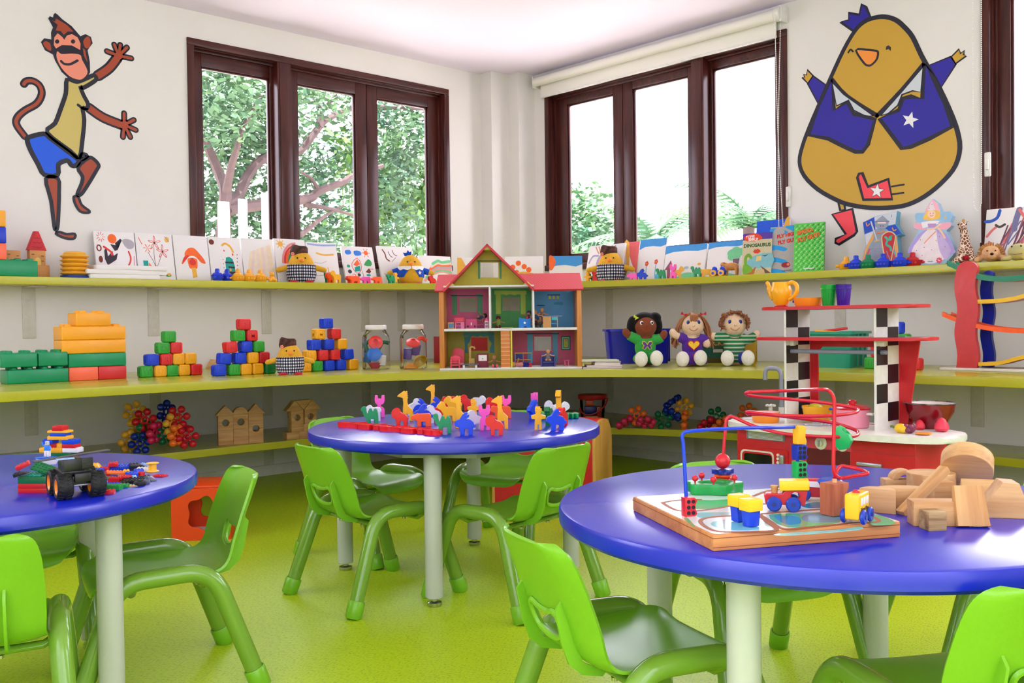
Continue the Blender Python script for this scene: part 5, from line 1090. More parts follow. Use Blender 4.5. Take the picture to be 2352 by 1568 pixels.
F_('toy_desk', 'tiny wooden desk with grey top and blue drawer in the blue room', 'toy furniture', 1320, 975, .05, [('top', B_(-.055, .060, -.018, .018, .062, .067, .001), paint((130, 136, 150))), ('cabinet', B_(-.05, -.002, -.016, .016, 0, .062, .001), paint((200, 146, 84))), ('leg', B_(.032, .036, -.016, .016, 0, .062), paint((200, 146, 84))), ('drawer', B_(.0, .032, -.016, .014, .042, .06, .001), paint((70, 180, 190))), ('shelf', B_(-.002, .032, -.016, .014, .02, .024), paint((90, 170, 220)))])
F_('toy_bed', 'tiny pink bed with tall rounded headboard in the lower left room', 'toy furniture', 300, 1420, .14, [('headboard', MB().prism([(-.034, 0), (.034, 0), (.034, .095), (.02, .108), (0, .112), (-.02, .108), (-.034, .095)], 0, .006, .001, M=basis((0, 0, 0), (1, 0, 0), (0, 0, 1))), paint(PKD)), ('mattress', B_(-.032, .032, -.09, -.001, .014, .026, .003), paint((236, 150, 160)))])
F_('toy_chair', 'tiny red-pink chair with heart-shaped cutout in front of the pink bed', 'toy furniture', 266, 1430, .02, [('seat', B_(-.026, .026, -.012, .02, .030, .035, .001), paint(PKD)), ('backrest', MB().prism([(-.028, .03), (.028, .03), (.028, .064), (0, .072), (-.028, .064)], -.002, .002, .0008, M=basis((0, .018, 0), (1, 0, 0), (0, 0, 1))), paint(PKD)), ('leg', B_(-.028, -.02, -.014, .018, 0, .05, .001), paint(PKD)), ('leg', B_(.02, .028, -.014, .018, 0, .05, .001), paint(PKD)), ('stretcher', B_(-.02, .02, -.01, -.006, .012, .018), paint(PKD))])
F_('toy_bench', 'tiny grey-blue bench on white legs in the lower left room', 'toy furniture', 428, 1430, .015, [('top', B_(-.048, .048, -.014, .014, .016, .023, .002), paint((92, 98, 132))), ('leg', B_(-.042, -.03, -.01, .01, 0, .016), paint((226, 226, 222))), ('leg', B_(.028, .04, -.01, .01, 0, .016), paint((226, 226, 222)))])
F_('toy_clock', 'tiny tan grandfather clock before the teal-curtained window', 'toy furniture', 446, 1395, .12, [('case', B_(-.017, .017, -.01, .01, 0, .05, .001), paint((206, 170, 90))), ('post', B_(-.016, -.004, -.004, .004, .05, .115, .001), paint((206, 170, 90))), ('arm', MB().tube([(-.010, 0, .108), (0, 0, .118), (.014, 0, .114), (.018, 0, .104)], .006, 8), paint((214, 180, 100)))])
F_('toy_cupboard', 'tiny pink cupboard with white door in the lower left room', 'toy furniture', 566, 1418, .05, [('body', B_(-.034, .034, -.012, .012, 0, .08, .002).box(-.027, .027, -.0125, -.008, .006, .034, 0, paint((120, 20, 44))), paint(PKD)), ('door', B_(-.024, .024, -.014, -.012, .038, .072, .001), paint((236, 232, 232))), ('knob', MB().cyl((0, -.017, .05), (0, -.014, .05), .004, n=10), paint((140, 160, 180)))])
F_('toy_bookcase', 'tiny blue and wood bookcase in the lower right room', 'toy furniture', 1008, 1405, .14, [('case', B_(-.05, .05, -.014, .014, .074, .08, .001).box(-.046, .046, -.012, .012, .036, .04), paint((206, 150, 80))), ('side', B_(-.05, -.045, -.013, .013, 0, .074), paint((70, 150, 200))), ('side', B_(.045, .05, -.013, .013, 0, .074), paint((70, 150, 200))), ('divider', B_(-.002, .002, -.012, .012, 0, .074), paint((70, 150, 200))), ('book_row', B_(-.042, -.006, -.01, .008, .041, .072).box(-.03, -.028, -.0105, .008, .041, .072, 0, paint((30, 50, 120))), paint((40, 90, 180)))])
F_('toy_armchair', 'tiny dark blue armchair in the lower right room', 'toy furniture', 1278, 1412, .06, [('seat', B_(-.03, .03, -.02, .016, .022, .03, .002), paint((66, 70, 150))), ('backrest', B_(-.036, .036, .014, .02, 0, .078, .002), paint((66, 70, 150))), ('armrest', B_(-.042, -.034, -.022, .02, 0, .058, .002), paint((66, 70, 150))), ('armrest', B_(.034, .042, -.022, .02, 0, .058, .002), paint((66, 70, 150)))])
F_('toy_stool', 'tiny pink stool at the right of the lower right room', 'toy furniture', 1480, 1412, .10, [('seat', B_(-.017, .017, -.012, .012, .03, .034, .001), paint(PKF)), ('leg', B_(-.013, -.007, -.01, .01, 0, .03), paint(PKF)), ('leg', B_(.007, .013, -.01, .01, 0, .03), paint(PKF)), ('shelf', B_(-.007, .007, -.01, .01, .012, .015), paint(PKF))])
SK1, SK2 = paint((206, 150, 104), .6), paint((176, 122, 84), .6)
def minidoll(label, cx, y, z, skin, shirt, hair, legs, rot=(0, 0, 0), sit=True, lower=None):
    kf = 1+y/((DP-CAM).dot(FW)); M = DH @ T(cxl(cx)*kf, y, z) @ RZ(rot[2]) @ RY(rot[1]) @ RX(rot[0])
    t = thing('toy_doll', label, 'doll', M=M, group='little dollhouse dolls')
    q = MB().sph((0, 0, .056), (.0125, .012, .0135), 12, 8).cyl((0, 0, .02), (0, 0, .048), .0085, .006, 10).sph((0, 0, .008), (.012, .010, .009), 10, 8).cyl((0, 0, .008), (0, 0, .022), .011, .009, 10)
    for sg in (-1, 1):
        q.tube([(sg*.008, 0, .038), (sg*.02, -.004, .032), (sg*.032, -.008, .03)], [.005, .0045, .004], 8).sph((sg*.034, -.009, .030), .005, 8, 6)
        q.tube([(sg*.007, 0, .006), (sg*.009, -.018, .007), (sg*.012, -.034, .006)] if sit else [(sg*.006, 0, .004), (sg*.007, 0, -.02), (sg*.007, 0, -.036)], [.006, .0055, .005], 8).sph((sg*.012, -.037, .008) if sit else (sg*.007, -.004, -.038), (.006, .006, .008), 8, 6)
    blob(q, .0028, 3).link('body', skin, t)
    MB().lathe([(.0125, .004), (.0128, .014), (.0105, .03), (.0095, .042), (.006, .046)], 14).link('shirt', cloth(shirt), t)
    if hair: MB().lathe([(.0135, .052), (.0145, .060), (.0115, .069), (0, .073)], 14, M=T(0, .0025, -.001)).link('hair', cloth(hair), t)
    if lower:
        for sg in (-1, 1): MB().tube([(sg*.007, 0, .006), (sg*.009, -.018, .007), (sg*.012, -.032, .006)] if sit else [(sg*.006, 0, .004), (sg*.007, 0, -.02), (sg*.007, 0, -.034)], .0075, 8).link('trouser_leg', cloth(lower), t)
        for sg in (-1, 1): MB().sph((sg*.012, -.037, .009) if sit else (sg*.007, -.004, -.039), (.0075, .0075, .0095), 8, 6).link('shoe', cloth(legs), t)
    return t
zu = z1+.0165
minidoll('tiny dark-haired doll in striped blue shirt lying across the pink furniture', 500, .13, zu+.052, SK2, (60, 80, 120), (44, 28, 28), (60, 40, 40), (0, 1.2, .3))
minidoll('tiny brown-haired doll in green dress sitting in the green room', 742, .10, zu, SK2, (132, 150, 66), (70, 34, 26), (90, 40, 40), (0, 0, -.1), lower=(96, 40, 40))
minidoll('tiny doll with dark purple hat sprawled on the blue bed', 1050, .10, zu+.034, SK2, (90, 60, 90), (60, 40, 90), (206, 80, 90), (-.3, .35, .2), lower=(150, 60, 90))
minidoll('tiny tan teddy doll sitting behind the wooden desk in the blue room', 1218, .15, zu+.045, SK1, (140, 112, 80), None, (0, 0, 0))
minidoll('tiny tan doll leaning at the left of the blue room by the partition', 1168, .12, zu+.032, SK1, (46, 96, 140), (190, 140, 80), (0, 0, 0), (0, -.25, .2))
minidoll('tiny dark-clothed doll slumped on the blue room floor beside the desk', 1182, .06, zu, SK2, (60, 40, 40), (120, 60, 50), (80, 40, 40), (-.5, -.3, .5), lower=(70, 90, 60))
minidoll('tiny tan doll with pink feet sitting beside the brick staircase', 692, .04, .0135, SK2, (120, 98, 66), None, (236, 90, 110), (0, 0, .1), lower=(140, 100, 70))
minidoll('tiny blond doll lying on the lower right floor in blue trousers and red shoes', 1010, .035, .026, SK2, (206, 130, 130), (206, 160, 66), (196, 40, 52), (0, -pi/2+.05, 0), False, (30, 36, 120))
minidoll('tiny tan doll with outstretched arms sitting in the dark blue armchair', 1278, .052, .0135+.031, SK1, (120, 112, 110), None, (0, 0, 0), (0, 0, 0))
# ================================================================== flat plastic animals
AN = {
 'camel': (.078, [(2, 76), (4, 86), (10, 94), (18, 97), (25, 93), (28, 84), (29, 72), (31, 60), (36, 58), (40, 70), (46, 84), (52, 86), (58, 78), (61, 66), (64, 68), (70, 82), (77, 85), (84, 76), (88, 60), (90, 40), (90, 0), (72, 0), (71, 30), (50, 30), (49, 0), (30, 0), (30, 30), (26, 40), (18, 46), (13, 58), (12, 68), (6, 70)], 1),
 'lion': (.073, [(2, 60), (0, 75), (6, 90), (18, 99), (32, 99), (42, 92), (48, 80), (60, 72), (76, 66), (86, 55), (92, 45), (88, 30), (86, 0), (66, 0), (65, 30), (47, 30), (46, 0), (26, 0), (26, 28), (22, 42), (10, 46)], 1),
 'rabbit': (.082, [(0, 46), (3, 58), (11, 66), (22, 69), (26, 74), (34, 88), (46, 98), (56, 100), (60, 95), (54, 86), (50, 80), (58, 88), (66, 87), (64, 79), (52, 70), (48, 65), (62, 69), (74, 65), (84, 55), (87, 45), (93, 46), (96, 38), (90, 31), (84, 30), (80, 20), (80, 0), (62, 0), (61, 27), (45, 27), (44, 0), (24, 0), (24, 20), (19, 32), (6, 38)], 1),
 'giraffe': (.126, [(0, 82), (2, 86), (12, 93), (20, 97), (22, 100), (28, 100), (29, 97), (32, 100), (37, 99), (36, 94), (38, 91), (36, 88), (38, 84), (36, 80), (38, 76), (36, 72), (36, 60), (40, 50), (50, 42), (56, 36), (56, 0), (44, 0), (43, 24), (33, 24), (32, 0), (20, 0), (20, 40), (22, 60), (20, 76), (12, 79)], .9),
 'hippo': (.054, [(0, 70), (6, 82), (20, 90), (30, 98), (36, 94), (90, 96), (97, 85), (98, 60), (98, 0), (72, 0), (71, 36), (51, 36), (50, 0), (30, 0), (30, 42), (20, 50), (2, 52)], 1.5),
 'cat': (.096, [(2, 100), (13, 99), (16, 84), (28, 84), (31, 99), (42, 100), (44, 82), (42, 68), (36, 60), (28, 58), (27, 48), (36, 44), (42, 36), (42, 0), (28, 0), (28, 20), (20, 20), (19, 0), (5, 0), (5, 40), (13, 56), (8, 60), (2, 68), (0, 82)], 1.05),
 'boy': (.087, [(28, 100), (60, 100), (60, 92), (64, 90), (64, 70), (58, 66), (68, 66), (88, 62), (96, 60), (96, 48), (72, 46), (66, 44), (68, 30), (68, 0), (52, 0), (50, 24), (42, 24), (40, 0), (22, 0), (22, 30), (24, 46), (4, 48), (0, 52), (0, 62), (24, 66), (30, 68), (26, 80), (26, 92)], .66),
 'sheep': (.069, [(0, 66), (4, 80), (14, 92), (28, 98), (40, 92), (46, 82), (70, 84), (90, 82), (98, 70), (97, 58), (92, 56), (92, 0), (74, 0), (74, 26), (56, 26), (54, 0), (34, 0), (34, 34), (20, 44), (6, 52)], 1),
 'horse': (.084, [(0, 72), (4, 82), (14, 92), (22, 100), (34, 98), (40, 88), (46, 72), (80, 70), (92, 66), (98, 50), (94, 40), (92, 0), (76, 0), (74, 28), (50, 28), (48, 0), (30, 0), (30, 40), (22, 52), (16, 60), (8, 62)], 1),
 'bear': (.062, [(0, 60), (6, 72), (8, 84), (18, 88), (28, 82), (50, 88), (90, 84), (98, 70), (98, 0), (76, 0), (76, 26), (48, 26), (46, 0), (22, 0), (22, 36), (12, 46), (2, 50)], 1.45)}
ANM, ANC = {}, {'g': ((14, 150, 92), 'green'), 'r': ((232, 42, 36), 'red'), 'y': ((250, 184, 40), 'yellow'), 'b': ((16, 70, 222), 'blue'), 'w': ((226, 228, 236), 'white'), 'p': ((250, 90, 190), 'pink'), 'o': ((255, 92, 38), 'orange'), 'G': ((20, 120, 60), 'dark green')}
def animal(kind, col, loc, rz, label, flip=False, lay=0, grp='flat plastic toy animals'):
    h, P, ax = AN[kind]
    if kind not in ANM:
        k = h/100; P = [(x*ax, y) for x, y in P]; mx = max(x for x, y in P); P = [((x-mx/2)*k, y*k) for x, y in P]
        q = MB().merge(plate(P, [], -.0105, .0105, .0016), basis((0, 0, 0), (1, 0, 0), (0, 0, 1)))
        e = {'camel': (-.030, .069), 'lion': (-.024, .058), 'rabbit': (-.022, .050), 'giraffe': (-.018, .112), 'hippo': (-.026, .042), 'cat': (-.010, .070), 'boy': (-.006, .070), 'sheep': (-.022, .053), 'horse': (-.024, .070), 'bear': (-.032, .042)}[kind]
        for sg in (-1, 1):
            q.sph((e[0], sg*.0105, e[1]), (.0022, .0012, .0022), 8, 6)
            if kind == 'lion': q.tube([(e[0]+.011+.014*cos(a), sg*.0102, e[1]+.002+.013*sin(a)) for a in [2*pi*j/14 for j in range(14)]], .0014, 5, True)
            if kind == 'boy': [q.cbox((0, sg*.0105, zz), (.026, .002, .003), .0008) for zz in (.078, .072)]
            if kind in ('giraffe', 'rabbit', 'horse'): q.tube([(.002, sg*.0102, h*.30), (.010, sg*.0102, h*.36), (.014, sg*.0102, h*.3)], .0014, 5)
        ANM[kind] = q.mesh('toy_'+kind, pl(ANC[col][0], .28))
    o = bpy.data.objects.new('toy_'+kind, ANM[kind]); COL.objects.link(o)
    o.matrix_world = T(*loc) @ RZ(rz) @ (RX(lay) if lay else I4) @ (RZ(pi) if flip else I4)
    recolor(o, pl(ANC[col][0], .28)); return tag(o, label, 'toy animal', grp)
Ltop = 'on the top shelf under the left window'
for px, y, kd, c, fl, rz, lab in ((751, -.215, 'camel', 'g', 0, .6, 'green toy camel turned edgewise right of the left checked chick'), (757, -.245, 'lion', 'o', 0, .2, 'orange toy lion mostly hidden behind the yellow horse on the top shelf'), (770, -.285, 'horse', 'y', 0, 0, 'yellow toy horse standing right of the checked chick on the top shelf'),
        (806, -.225, 'bear', 'r', 0, 0, 'red toy bear half hidden behind an orange one on the top shelf'), (812, -.26, 'bear', 'o', 0, 0, 'orange toy bear in front of a red one on the top shelf'), (838, -.225, 'hippo', 'p', 0, 0, 'pink toy hippo behind an orange one '+Ltop), (864, -.26, 'hippo', 'o', 0, 0, 'orange toy hippo between a pink toy and a green camel on the top shelf'),
        (896, -.26, 'camel', 'g', 0, 0, 'green toy camel beside the blue-jacketed chick on the top shelf'), (908, -.225, 'boy', 'y', 0, 0, 'yellow toy figure behind the green camel beside the blue-jacketed chick'), (992, -.265, 'lion', 'r', 0, 0, 'red toy lion between blue-jacketed chick and dollhouse roof')):
    animal(kd, c, (T_X(px, y), y, ZT), rz, lab, fl)
def T_Y(px, x): return atx(px, 600, x).y
for px, x, kd, c, fl, rz, lab in ((1350, -.23, 'boy', 'y', 0, .1, 'yellow toy figure right of the dollhouse roof on the top shelf'), (1361, -.19, 'camel', 'g', 0, .7, 'green toy camel edgewise behind the yellow figure, right of dollhouse'), (1366, -.255, 'cat', 'r', 0, .3, 'red toy cat close to the right-hand checked chick'),
        (1452, -.255, 'hippo', 'p', 0, .1, 'pink toy hippo right of the checked chick under the right-hand window'), (1475, -.235, 'rabbit', 'b', 0, .2, 'blue toy rabbit in front of the red flower painting'), (1517, -.25, 'camel', 'g', 0, .1, 'green toy camel left of the tall pink cat on the top shelf'),
        (1546, -.265, 'cat', 'p', 0, .1, 'tall pink toy cat in front of the brown house painting'), (1558, -.225, 'horse', 'y', 1, .5, 'yellow toy horse half hidden behind the tall pink cat'), (1598, -.26, 'camel', 'g', 0, .1, 'green toy camel right of the tall pink cat, beside the blue car'), (1620, -.225, 'bear', 'y', 0, .5, 'yellow toy bear behind the blue toy car')):
    animal(kd, c, (x, T_Y(px, x), ZT), -pi/2+rz+.2, lab, fl)
# blue toy car and tan cow
RZR = -pi/2
t = thing('toy_car', 'blue toy car with two round heads and yellow wheels on the top shelf', 'toy car', (-.255, T_Y(1650, -.255), ZT), RZR+.25)
MB().box(-.048, .048, -.022, .022, .012, .040, .006).link('chassis', pl((24, 62, 200)), t)
for sx in (-1, 1):
    MB().lathe([(.016, .038), (.018, .048), (.012, .060), (0, .066)], 16, M=T(sx*.026, 0, 0)).link('rider', pl((24, 62, 200)), t)
    for sy in (-1, 1):
        w = MB().cyl((sx*.026, sy*.020, .0205), (sx*.026, sy*.032, .0205), .0205, n=24, b=.003).link('wheel', pl((244, 178, 40)), t)
        MB().cyl((sx*.026, sy*.0315, .0205), (sx*.026, sy*.034, .0205), .009, n=16).link('hub', pl((24, 62, 200)), w)
q = MB().sph((0, 0, .062), (.050, .022, .026), 16, 10).sph((-.055, 0, .076), (.022, .014, .017), 14, 8).tube([(-.03, 0, .07), (-.05, 0, .076)], .016, 10)
for sx in (-.036, .034):
    for sy in (-.011, .011): q.tube([(sx, sy, .05), (sx+.003, sy, .025), (sx, sy, 0)], [.011, .0075, .0065], 8)
q.sph((-.042, -.014, .088), (.007, .010, .004), 8, 6).sph((-.042, .014, .088), (.007, .010, .004), 8, 6)
single('toy_cow', blob(q, .0035, 3), paint((206, 140, 72), .5), 'tan toy cow standing left of the dinosaur book', 'toy animal', (-.2, T_Y(1680, -.2), ZT), RZR+.2)
# ---- picture books
def book(x0, x1, ytop, x, rz, lean, art, edge, label):
    ya, yb = -atx(x0, 560, x).y, -atx(x1, 560, x).y; h = (atx((x0+x1)/2, ytop, x).z-ZT)/cos(lean); w = (yb-ya)/cos(rz)
    t = thing('picture_book', label, 'book', M=T(x, -(ya+yb)/2, ZT) @ RZ(RZR+rz) @ RX(-lean), group='picture books standing on the top shelf')
    MB().box(-w/2+.002, w/2-.003, .002, .012, .002, h-.002, 0, paint((238, 234, 224))).link('pages', None, t)
    cv = MB().box(-w/2, w/2, 0, .002, 0, h, .0006).box(-w/2, w/2, .012, .014, 0, h, .0006).box(-w/2, -w/2+.002, 0, .014, 0, h, .0006).link('cover', paint(edge, .3), t)
    a = Art(w, h, 0); art(a); a.mb.link('cover_print', None, cv, smooth=0); return t
def bk1(a):
    a.p(ink(88, 60, 160), [(0, .84), (1, .84), (1, 1), (0, 1)]); a.p(ink(232, 70, 40), [(.05, .92), (.4, 1), (.65, .9), (.6, .82), (.3, .78), (.1, .84)], 3); a.p(ink(206, 196, 160), [(0, .0), (1, .0), (1, .84), (0, .84)]); a.p(ink(130, 190, 200), [(.1, .2), (1, .16), (1, .5), (.4, .45)], 2)
    a.e(ink(232, 70, 40), .34, .86, .28, .06); W_ = ink(244, 242, 236)
    a.t(W_, 'TOPIK', .26, .915, .022, .0006, .05); a.t(W_, 'SERU!', .36, .845, .026, .0008); a.t(ink(30, 90, 50), 'DINOSAURUS', .5, .70, .029, .0013)
    a.p(ink(214, 70, 40), [(.38+.14*(1 if k % 2 else .8)*cos(k*.4488)+.12, .56+.06*(1 if k % 2 else .8)*sin(k*.4488)) for k in range(14)])
    a.l(ink(116, 176, 50), .10, [(.30, .42), (.22, .48), (.13, .42), (.12, .3), (.16, .16), (.3, .06)]); a.p(ink(116, 176, 50), [(.06, .02), (.05, .24), (.2, .26), (.4, .12), (.44, .02)], 2); a.p(ink(186, 110, 50), [(.1, 0), (.3, .06), (.42, .16), (.5, .2), (.46, .1), (.4, 0)]); a.p(ink(120, 84, 60), [(.62, .22), (.78, .14), (1, .02), (.8, .02), (.74, .1)]); a.p(ink(230, 200, 120), [(.48, .32), (.66, .34), (.66, .44), (.5, .44)], 1); a.p(ink(206, 180, 120), [(.44, .02), (.8, .02), (.76, .12), (.5, .12)]); a.p(BK, [(.66, .46), (.78, .42), (.9, .48), (.78, .45)])
def bk2(a):
    B1, G1 = ink(40, 160, 230), ink(176, 172, 170)
    a.p(G1, [(0, 0), (1, 0), (1, 1), (0, 1)])
    for v in (.92, .56, .3, .06): a.p(B1, [(0, v-.06), (.25, v-.05), (.5, v-.09), (.62, v-.04), (.4, v+.02), (.2, v+.05), (0, v+.05)], 3)
    a.p(B1, [(.5, 1), (1, 1), (1, .86), (.75, .9)], 2); a.e(G1, .3, .88, .2, .1)
    a.t(ink(214, 40, 40), 'FLY HIGH,', .60, .81, .030, .0018, .12); a.t(ink(214, 40, 40), 'FLY GUY!', .62, .68, .031, .0018, .12); a.e(ink(150, 40, 44), .58, .18, .16, .06); a.e(ink(232, 130, 110), .66, .19, .05, .03); a.t(BK, 'Tedd Arnold', .6, .06, .012, .0002, .06, .2)
def bk3(a):
    a.p(ink(96, 206, 84), [(0, 0), (1, 0), (1, 1), (0, 1)]); r = random.Random(4)
    for i in range(11):
        for j in range(16): u, v = .06+.088*i+.02*(j % 2), .04+.06*j; a.l((ink(206, 240, 190), ink(40, 170, 60))[(i+j) % 2], .018, [(u, v), (u+.04, v+.028)], 0)
    a.t(ink(226, 122, 50), 'SHOO,', .38, .83, .033, .002, .18); a.t(ink(226, 122, 50), 'FLY GUY!', .50, .70, .034, .002, .22); a.t(ink(240, 248, 236), 'Tedd Arnold', .52, .07, .0125, .0004, .03, .2)
book(1705, 1768, 534, -.235, .12, .10, bk1, (88, 60, 160), 'picture book with purple band and green dinosaur, title DINOSAURUS')
book(1768, 1830, 519, -.205, .1, .09, bk2, (60, 160, 220), 'blue and grey picture book titled FLY HIGH in red letters')
book(1823, 1889, 511, -.23, .1, .08, bk3, (80, 150, 60), 'green patterned picture book with orange SHOO title, rightmost of three books')
for px, x, rz, c, lab in ((1944, -.20, .9, B_YE, 'yellow toy boat left of the blue and green boats before the knight box'), (1966, -.25, .35, B_BL, 'blue toy boat between yellow and green boats before the knight box'), (1994, -.25, .15, B_GR, 'green toy boat in the row before the knight box'), (2029, -.25, .05, B_BL, 'blue toy boat right of the green one, before the knight box'), (2067, -.25, 0, B_BL, 'blue toy boat at the right end of the row, beside the fairy box'), (2096, -.21, .3, B_RD, 'red toy boat half hidden behind the fairy box')):
    boat((x, T_Y(px, x), ZT), RZR+rz, c, lab, 1.15)
# ---- shaped puzzle boxes
KS = 452/2352
def shaped(name, label, outl, th, x, cx, side, art, lean=.14):
    """outline in photo-crop pixels; stands on the shelf leaning on the wall"""
    P = [(1900+a*KS, 440+b*KS) for a, b in outl]; p0 = atx(1900+cx*KS, 600, x)
    loc = lambda px, py: (-(atx(px, py, x).y-p0.y), (atx(px, py, x).z-ZT)/cos(lean))
    Q = [loc(*p) for p in P]; zmin = min(q[1] for q in Q); Q = [(a, b-zmin) for a, b in Q]
    t = thing(name, label, 'puzzle box', M=T(x, p0.y, ZT+.0005) @ RZ(RZR) @ RX(-lean), group='shaped puzzle boxes')
    FM = basis((0, 0, 0), (1, 0, 0), (0, 0, 1)); MB().prism(Q, -th, 0, .002, M=FM).link('box', paint(side, .35), t)
    q = MB(); n = [0]
    def A(m, pts, sm=0, w=None):
        n[0] += 1; R2 = [loc(1900+a*KS, 440+b*KS) for a, b in pts]; R2 = [(a, b-zmin) for a, b in R2]
        if sm: R2 = [r[:2] for r in crv([(*r, 0) for r in R2], w is None, sm)]
        (q.stroke(R2, w, -.001, .0005+.00005*n[0], m=paint(m, .35), M=FM) if w else q.prism(R2, -.001, .0005+.00005*n[0], m=paint(m, .35), M=FM))
    art(A); q.link('box_print', None, t, smooth=0)
def knight(A):
    A((28, 78, 200), [(388, 244), (520, 178), (545, 330), (418, 386)]); A((206, 214, 224), [(520, 178), (790, 104), (778, 262), (650, 280), (545, 330)]); A((28, 78, 200), [(650, 300), (778, 262), (862, 378), (800, 396), (700, 340)]); A((206, 210, 220), [(420, 390), (520, 350), (500, 480), (447, 520)])
    A((234, 168, 92), [(520, 370), (560, 370), (470, 560), (400, 790), (392, 780), (446, 540)]); A((222, 74, 84), [(480, 560), (400, 788), (560, 788), (560, 560)]); A((222, 74, 84), [(780, 600), (860, 786), (680, 788)]); A((236, 176, 110), [(790, 400), (805, 402), (862, 740), (840, 740), (790, 560)])
    A((150, 158, 178), [(540, 330), (690, 330), (720, 420), (700, 560), (680, 700), (640, 716), (480, 706), (500, 560), (530, 420)], 2)
    for r in range(6):
        for k in range(7): A((122, 130, 152), [(500+k*28+(r % 2)*12, 560+r*24), (512+k*28+(r % 2)*12, 572+r*24), (524+k*28+(r % 2)*12, 560+r*24)], 0, .0022)
    A((130, 138, 160), [(510, 700), (590, 712), (580, 788), (520, 788)]); A((150, 158, 178), [(528, 236), (620, 160), (702, 230), (690, 290), (660, 318), (570, 318), (540, 290)], 1); A((96, 104, 126), [(528, 236), (702, 228)], 0, .004); A((244, 216, 200), [(566, 240), (668, 236), (668, 256), (566, 258)]); A((60, 66, 84), [(600, 280), (612, 280), (612, 292), (600, 292)]); A((60, 66, 84), [(630, 280), (642, 280), (642, 292), (630, 292)])
    A((196, 206, 214), [(476, 232), (492, 228), (582, 458), (566, 464)]); A((222, 190, 90), [(546, 474), (606, 456)], 0, .006); A((226, 130, 60), [(560, 376), (650, 356)], 0, .006)
    sh = [(622, 440), (640, 384), (690, 350), (740, 350), (784, 380), (800, 430), (780, 600), (752, 788), (716, 788), (660, 620)]
    A((222, 196, 150), sh, 2); A((196, 40, 56), [(636, 440), (652, 392), (694, 364), (738, 364), (774, 390), (788, 432), (766, 600), (742, 770), (722, 770), (674, 610)], 2)
    A((60, 180, 150), [(672, 420), (700, 450), (690, 510), (740, 540), (752, 580)], 3, .012); A((60, 180, 150), [(706, 470), (716, 410), (756, 396), (748, 460)]); A((150, 150, 170), [(700, 590), (720, 640), (742, 680), (730, 712), (712, 700)], 3, .005); A((234, 150, 90), [(430, 250), (444, 290), (470, 262)], 2, .006); A((234, 150, 90), [(750, 310), (768, 342), (796, 330)], 2, .006); A((120, 128, 150), [(724, 150), (732, 160), (732, 176)], 0, .002)
shaped('knight_puzzle_box', 'puzzle box shaped as a knight with sword and red dragon shield', [(385, 245), (520, 172), (795, 100), (782, 262), (870, 382), (806, 402), (870, 790), (390, 790), (446, 520), (415, 390)], .045, -.13, 625, (106, 180, 214), knight)
def fairy(A):
    A((150, 196, 232), [(1022, 282), (1040, 238), (1110, 245), (1140, 300), (1110, 345), (1050, 340)], 2); A((150, 196, 232), [(1320, 250), (1430, 222), (1470, 268), (1438, 338), (1340, 330)], 2); A((244, 176, 196), [(1012, 378), (1060, 352), (1130, 380), (1160, 440), (1030, 425)], 2); A((244, 176, 196), [(1340, 360), (1450, 350), (1462, 384), (1420, 430), (1330, 430)], 2)
    A((178, 160, 226), [(1070, 500), (1160, 440), (1300, 440), (1420, 500), (1500, 650), (1490, 740), (1000, 740), (970, 660)], 2); A((238, 226, 232), [(1180, 440), (1290, 450), (1330, 600), (1420, 760), (1330, 820), (1220, 850), (1120, 810), (1000, 700), (1080, 560)], 2); A((200, 178, 226), [(1290, 470), (1380, 540), (1470, 680), (1420, 800), (1340, 700)], 2)
    A((250, 188, 206), [(1222, 66), (1290, 120), (1325, 222), (1140, 240), (1158, 180)], 0); A((240, 226, 232), [(1216, 90), (1262, 196), (1172, 206)]); A((246, 196, 90), [(1150, 240), (1180, 206), (1290, 204), (1326, 250), (1322, 300), (1240, 320), (1150, 320), (1120, 296)], 2); A((250, 214, 190), ell(48, 50, 18, 1222, 250)); A((90, 70, 70), ell(5, 5, 8, 1204, 240)); A((90, 70, 70), ell(5, 5, 8, 1240, 238)); A((220, 100, 110), [(1204, 266), (1222, 274), (1242, 264)], 2, .003)
    A((240, 236, 244), [(1100, 350), (1200, 330), (1320, 330), (1300, 370), (1160, 410), (1120, 420)], 1); A((190, 150, 210), [(1178, 366), (1282, 362), (1278, 410), (1190, 414)], 1); A((250, 204, 170), [(1180, 430), (1260, 426), (1330, 370)], 2, .010); A((250, 204, 170), [(1310, 420), (1360, 480), (1392, 536)], 2, .010); A((250, 190, 80), star(22, cx=1386, cy=290)); A((236, 150, 130), [(1280, 460), (1220, 520), (1150, 600)], 2, .006)
    for u, v in ((1100, 560), (1150, 650), (1240, 680), (1060, 690), (1330, 520), (1290, 570), (1400, 640), (1220, 130), (1190, 180), (1130, 750), (1340, 800)): A((90, 80, 110), ell(5, 5, 8, u, v))
    A((232, 226, 224), [(1198, 772), (1262, 770), (1264, 834), (1200, 836)]); A((60, 110, 190), [(1206, 820), (1258, 818)], 0, .004); A((220, 80, 90), [(1116, 800), (1148, 800), (1148, 822), (1116, 822)]); A((230, 70, 110), star(40, .7, 8, cx=1336, cy=806)); A((250, 220, 226), [(1322, 800), (1350, 812)], 0, .004)
shaped('fairy_puzzle_box', 'puzzle box shaped as a fairy with pink pointed hat and lilac dress', [(1222, 60), (1292, 112), (1328, 222), (1440, 218), (1476, 268), (1444, 338), (1468, 384), (1432, 430), (1402, 450), (1510, 640), (1500, 740), (1400, 862), (1080, 868), (982, 770), (956, 670), (1078, 450), (1022, 424), (1008, 376), (1048, 345), (1018, 280), (1038, 234), (1136, 238), (1154, 176)], .04, -.20, 1225, (160, 200, 232), fairy, .10)
